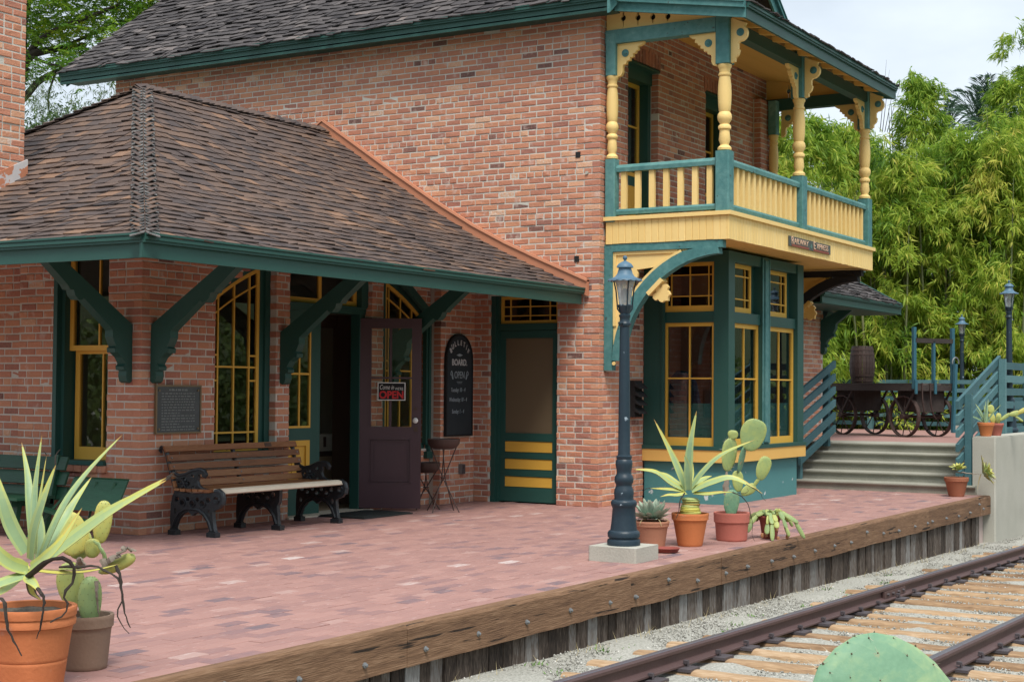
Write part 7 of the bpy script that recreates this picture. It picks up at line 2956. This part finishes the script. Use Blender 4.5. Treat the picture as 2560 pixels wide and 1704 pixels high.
# ground cover beyond the back fence
rng = np.random.default_rng(77)
n = 16000
P = np.stack([rng.uniform(20.3, 27, n), rng.uniform(-5, 8, n), rng.uniform(.42, .95, n)], -1)
D = unit(rng.normal(0, 1, (n, 3)) + np.array([-.3, 0, .1]))
V = leaf_quads(P, D, rng.uniform(.06, .13, n), rng.uniform(.05, .09, n), rng)
emit('ivy', V, np.clip(rng.normal(.5, .22, n), 0, 1), m_ivy, kind='stuff')


# trees beyond the wing roof
def limb(mb, P, r0, r1, n=8):
    pts = [through(P, i / n) for i in range(n + 1)]
    mb.tube(pts, [lerp(r0, r1, i / n) for i in range(n + 1)], n=7)


def feather_spray(c, d, L, rng, nl=9, lw=(.085, .12), w=.036, droop=.25):
    """a fern-like twig: two rows of leaflets along a drooping stem"""
    t = np.linspace(.1, 1, nl)
    P = c[None] + d[None] * (L * t)[:, None]
    P[:, 2] -= droop * L * t ** 2
    s = unit(np.cross(d, np.array([0, 0, 1.0]))[None] + np.zeros((nl, 3)))
    Pp = np.concatenate([P, P])
    Dd = unit(np.concatenate([s, -s]) + d[None] * .55 + rng.normal(0, .15, (2 * nl, 3)) + np.array([0, 0, -.12]))
    Ll = rng.uniform(*lw, 2 * nl)
    return Pp, Dd, Ll, np.full(2 * nl, w)


TD = 36.0
tx, ty = at_px(10, TD)
T1 = thing('feathery_tree', 'spreading tree with bright feathery leaves and dark limbs beyond the wing roof', 'tree', (tx, ty, -.4))
org = Vector((tx, ty, -.4))
tp = lambda px, py, dd=0.0: pix(px, py, TD + dd) - org
mb = MB()
limb(mb, [tp(0, 1100), tp(10, 700), tp(25, 300), tp(58, 165)], .30, .16)
mb.build('trunk', m_bark, T1)
limbs = [([tp(40, 185), tp(75, 140), tp(110, 128), tp(150, 122, .5), tp(215, 112, 1)], .13, .05), ([tp(40, 185), tp(90, 110), tp(150, 70, -.5), tp(230, 40, -1), tp(300, 10, -1.2)], .10, .03),
         ([tp(20, 280), tp(60, 245), tp(95, 205), tp(140, 180, .4), tp(200, 160, .8), tp(290, 100, 1.2)], .11, .03), ([tp(150, 122, .5), tp(220, 90, .8), tp(300, 60, 1), tp(380, 30, 1.2)], .05, .02),
         ([tp(58, 165), tp(60, 60, .5), tp(90, -60, 1)], .12, .05), ([tp(140, 180, .4), tp(120, 250), tp(135, 330, .3)], .03, .012), ([tp(75, 140), tp(140, 165, -.5), tp(230, 175, -.8)], .05, .015)]
for P, a, b in limbs:
    mb = MB()
    limb(mb, P, a, b)
    mb.build('limb', m_bark, T1)
rng = np.random.default_rng(55)
Pp, Dd, Ll, Ww, Tt = [], [], [], [], []
bl = []
for k in range(430):
    px = rng.uniform(-60, 520)
    lim = 235 - .25 * px + 25 * math.sin(px * .05)
    py = rng.uniform(-330, lim)
    if py > 95 and rng.random() < .5:
        continue
    bl.append((px, py, rng.uniform(-2.2, 2.6)))
for (px, py, dd) in bl:
    c0 = np.array(tp(px, py, dd))
    tb = rng.normal(.45, .13) + (.10 if py < 80 else -.05)
    az0 = rng.uniform(0, 6.28)
    for q in range(15):
        a = az0 + rng.normal(0, 1.3)
        d = unit(np.array([math.cos(a), math.sin(a), rng.normal(-.05, .25)]))
        c = c0 + rng.normal(0, 1, 3) * np.array([.42, .42, .13])
        s = feather_spray(c, d, rng.uniform(.30, .5), rng, nl=8)
        Pp.append(s[0]); Dd.append(s[1]); Ll.append(s[2]); Ww.append(s[3])
        Tt.append(np.clip(rng.normal(tb, .10, len(s[0])), 0, 1))
V = leaf_quads(np.concatenate(Pp), np.concatenate(Dd), np.concatenate(Ll), np.concatenate(Ww), rng)
emit('foliage', V, np.concatenate(Tt), m_treeleaf, T1)

x, y = at_px(190, 33.5)
T2 = thing('wispy_tree', 'low wispy tree with thin hanging leaves behind the roof ridge', 'tree', (x, y, -.4))
o2 = Vector((x, y, -.4))
tq = lambda px, py, dd=0.0: pix(px, py, 33.5 + dd) - o2
mb = MB()
limb(mb, [tq(190, 1000), tq(195, 600), tq(200, 400), tq(205, 300)], .16, .06)
mb.build('trunk', m_bark, T2)
rng = np.random.default_rng(66)
Pp, Dd, Ll, Ww, Tt = [], [], [], [], []
for k in range(150):
    px = rng.uniform(40, 330)
    py = 360 - rng.uniform(0, 1) ** 1.5 * 190
    c = np.array(tq(px, py, rng.uniform(-1, 1.2)))
    a = rng.uniform(0, 6.28)
    n = 30
    t = np.linspace(0, 1, n)
    L = rng.uniform(.5, 1.1)
    P = c[None] + np.stack([math.cos(a) * L * t, math.sin(a) * L * t, .35 * L * t - 1.0 * L * t ** 2], -1)
    d = unit(np.array([0, 0, -.8]) + rng.normal(0, .5, (n, 3)) + .4 * np.array([math.cos(a), math.sin(a), 0]))
    Pp.append(P); Dd.append(d); Ll.append(rng.uniform(.09, .2, n)); Ww.append(np.full(n, .014))
    Tt.append(np.clip(rng.normal(.5, .18, n), 0, 1))
for k in range(130):
    px = rng.uniform(40, 300)
    py = rng.uniform(285, 420) + .12 * (160 - px)
    c = np.array(tq(px, py, rng.uniform(-1, 1)))
    n = 40
    d = unit(rng.normal(0, 1, (n, 3)))
    Pp.append(c[None] + rng.normal(0, .16, (n, 3))); Dd.append(d); Ll.append(rng.uniform(.07, .13, n)); Ww.append(np.full(n, .035))
    Tt.append(np.clip(rng.normal(.2, .1, n), 0, 1))
V = leaf_quads(np.concatenate(Pp), np.concatenate(Dd), np.concatenate(Ll), np.concatenate(Ww), rng)
emit('foliage', V, np.concatenate(Tt), m_fern, T2)

# what the windows mirror: wooded ground and a low hill across the track
rng = np.random.default_rng(88)
m_farleaf = mat('far_leaf', [(0, (.05, .10, .025)), (1, (.20, .30, .06))], tint=.9, rough=.7, bump=0)
n = 100000
a = rng.uniform(-4.1, -.15, n)
r = rng.uniform(26, 34, n)
P = np.stack([2 + r * np.cos(a), -6 + r * np.sin(a), rng.beta(1.3, 1.7, n) * (3.3 + 1.1 * np.sin(a * 7) + .8 * np.sin(a * 17)) - .4], -1)
D = unit(rng.normal(0, 1, (n, 3)))
V = leaf_quads(P, D, rng.uniform(.14, .32, n), rng.uniform(.12, .22, n), rng)
emit('far_wood', V, np.clip(rng.normal(.4, .2, n), 0, 1), m_farleaf, kind='stuff')
na, nr = 48, 6
hv, hf = [], []
for i in range(na + 1):
    a = lerp(-4.0, .1, i / na)
    for j in range(nr + 1):
        q = j / nr
        rr = lerp(120, 330, q)
        hh = 34 * math.sin(q * math.pi) ** 1.2 * (1 + .35 * math.sin(a * 5) + .2 * math.sin(a * 11 + 1))
        hv.append((rr * math.cos(a), rr * math.sin(a), hh - 2))
for i in range(na):
    for j in range(nr):
        k = i * (nr + 1) + j
        hf.append((k, k + nr + 1, k + nr + 2, k + 1))
mb = MB()
mb.add(hv, hf, .5, True)
mb.build('hill', m_hill, kind='structure')

mb = MB()
mb.box(-400, 400, -400, -12.5, -1.2, -.10)
mb.build('meadow', m_hill, kind='structure')  # unseen ground added in a dark colour to dim the window reflections
bake_text()
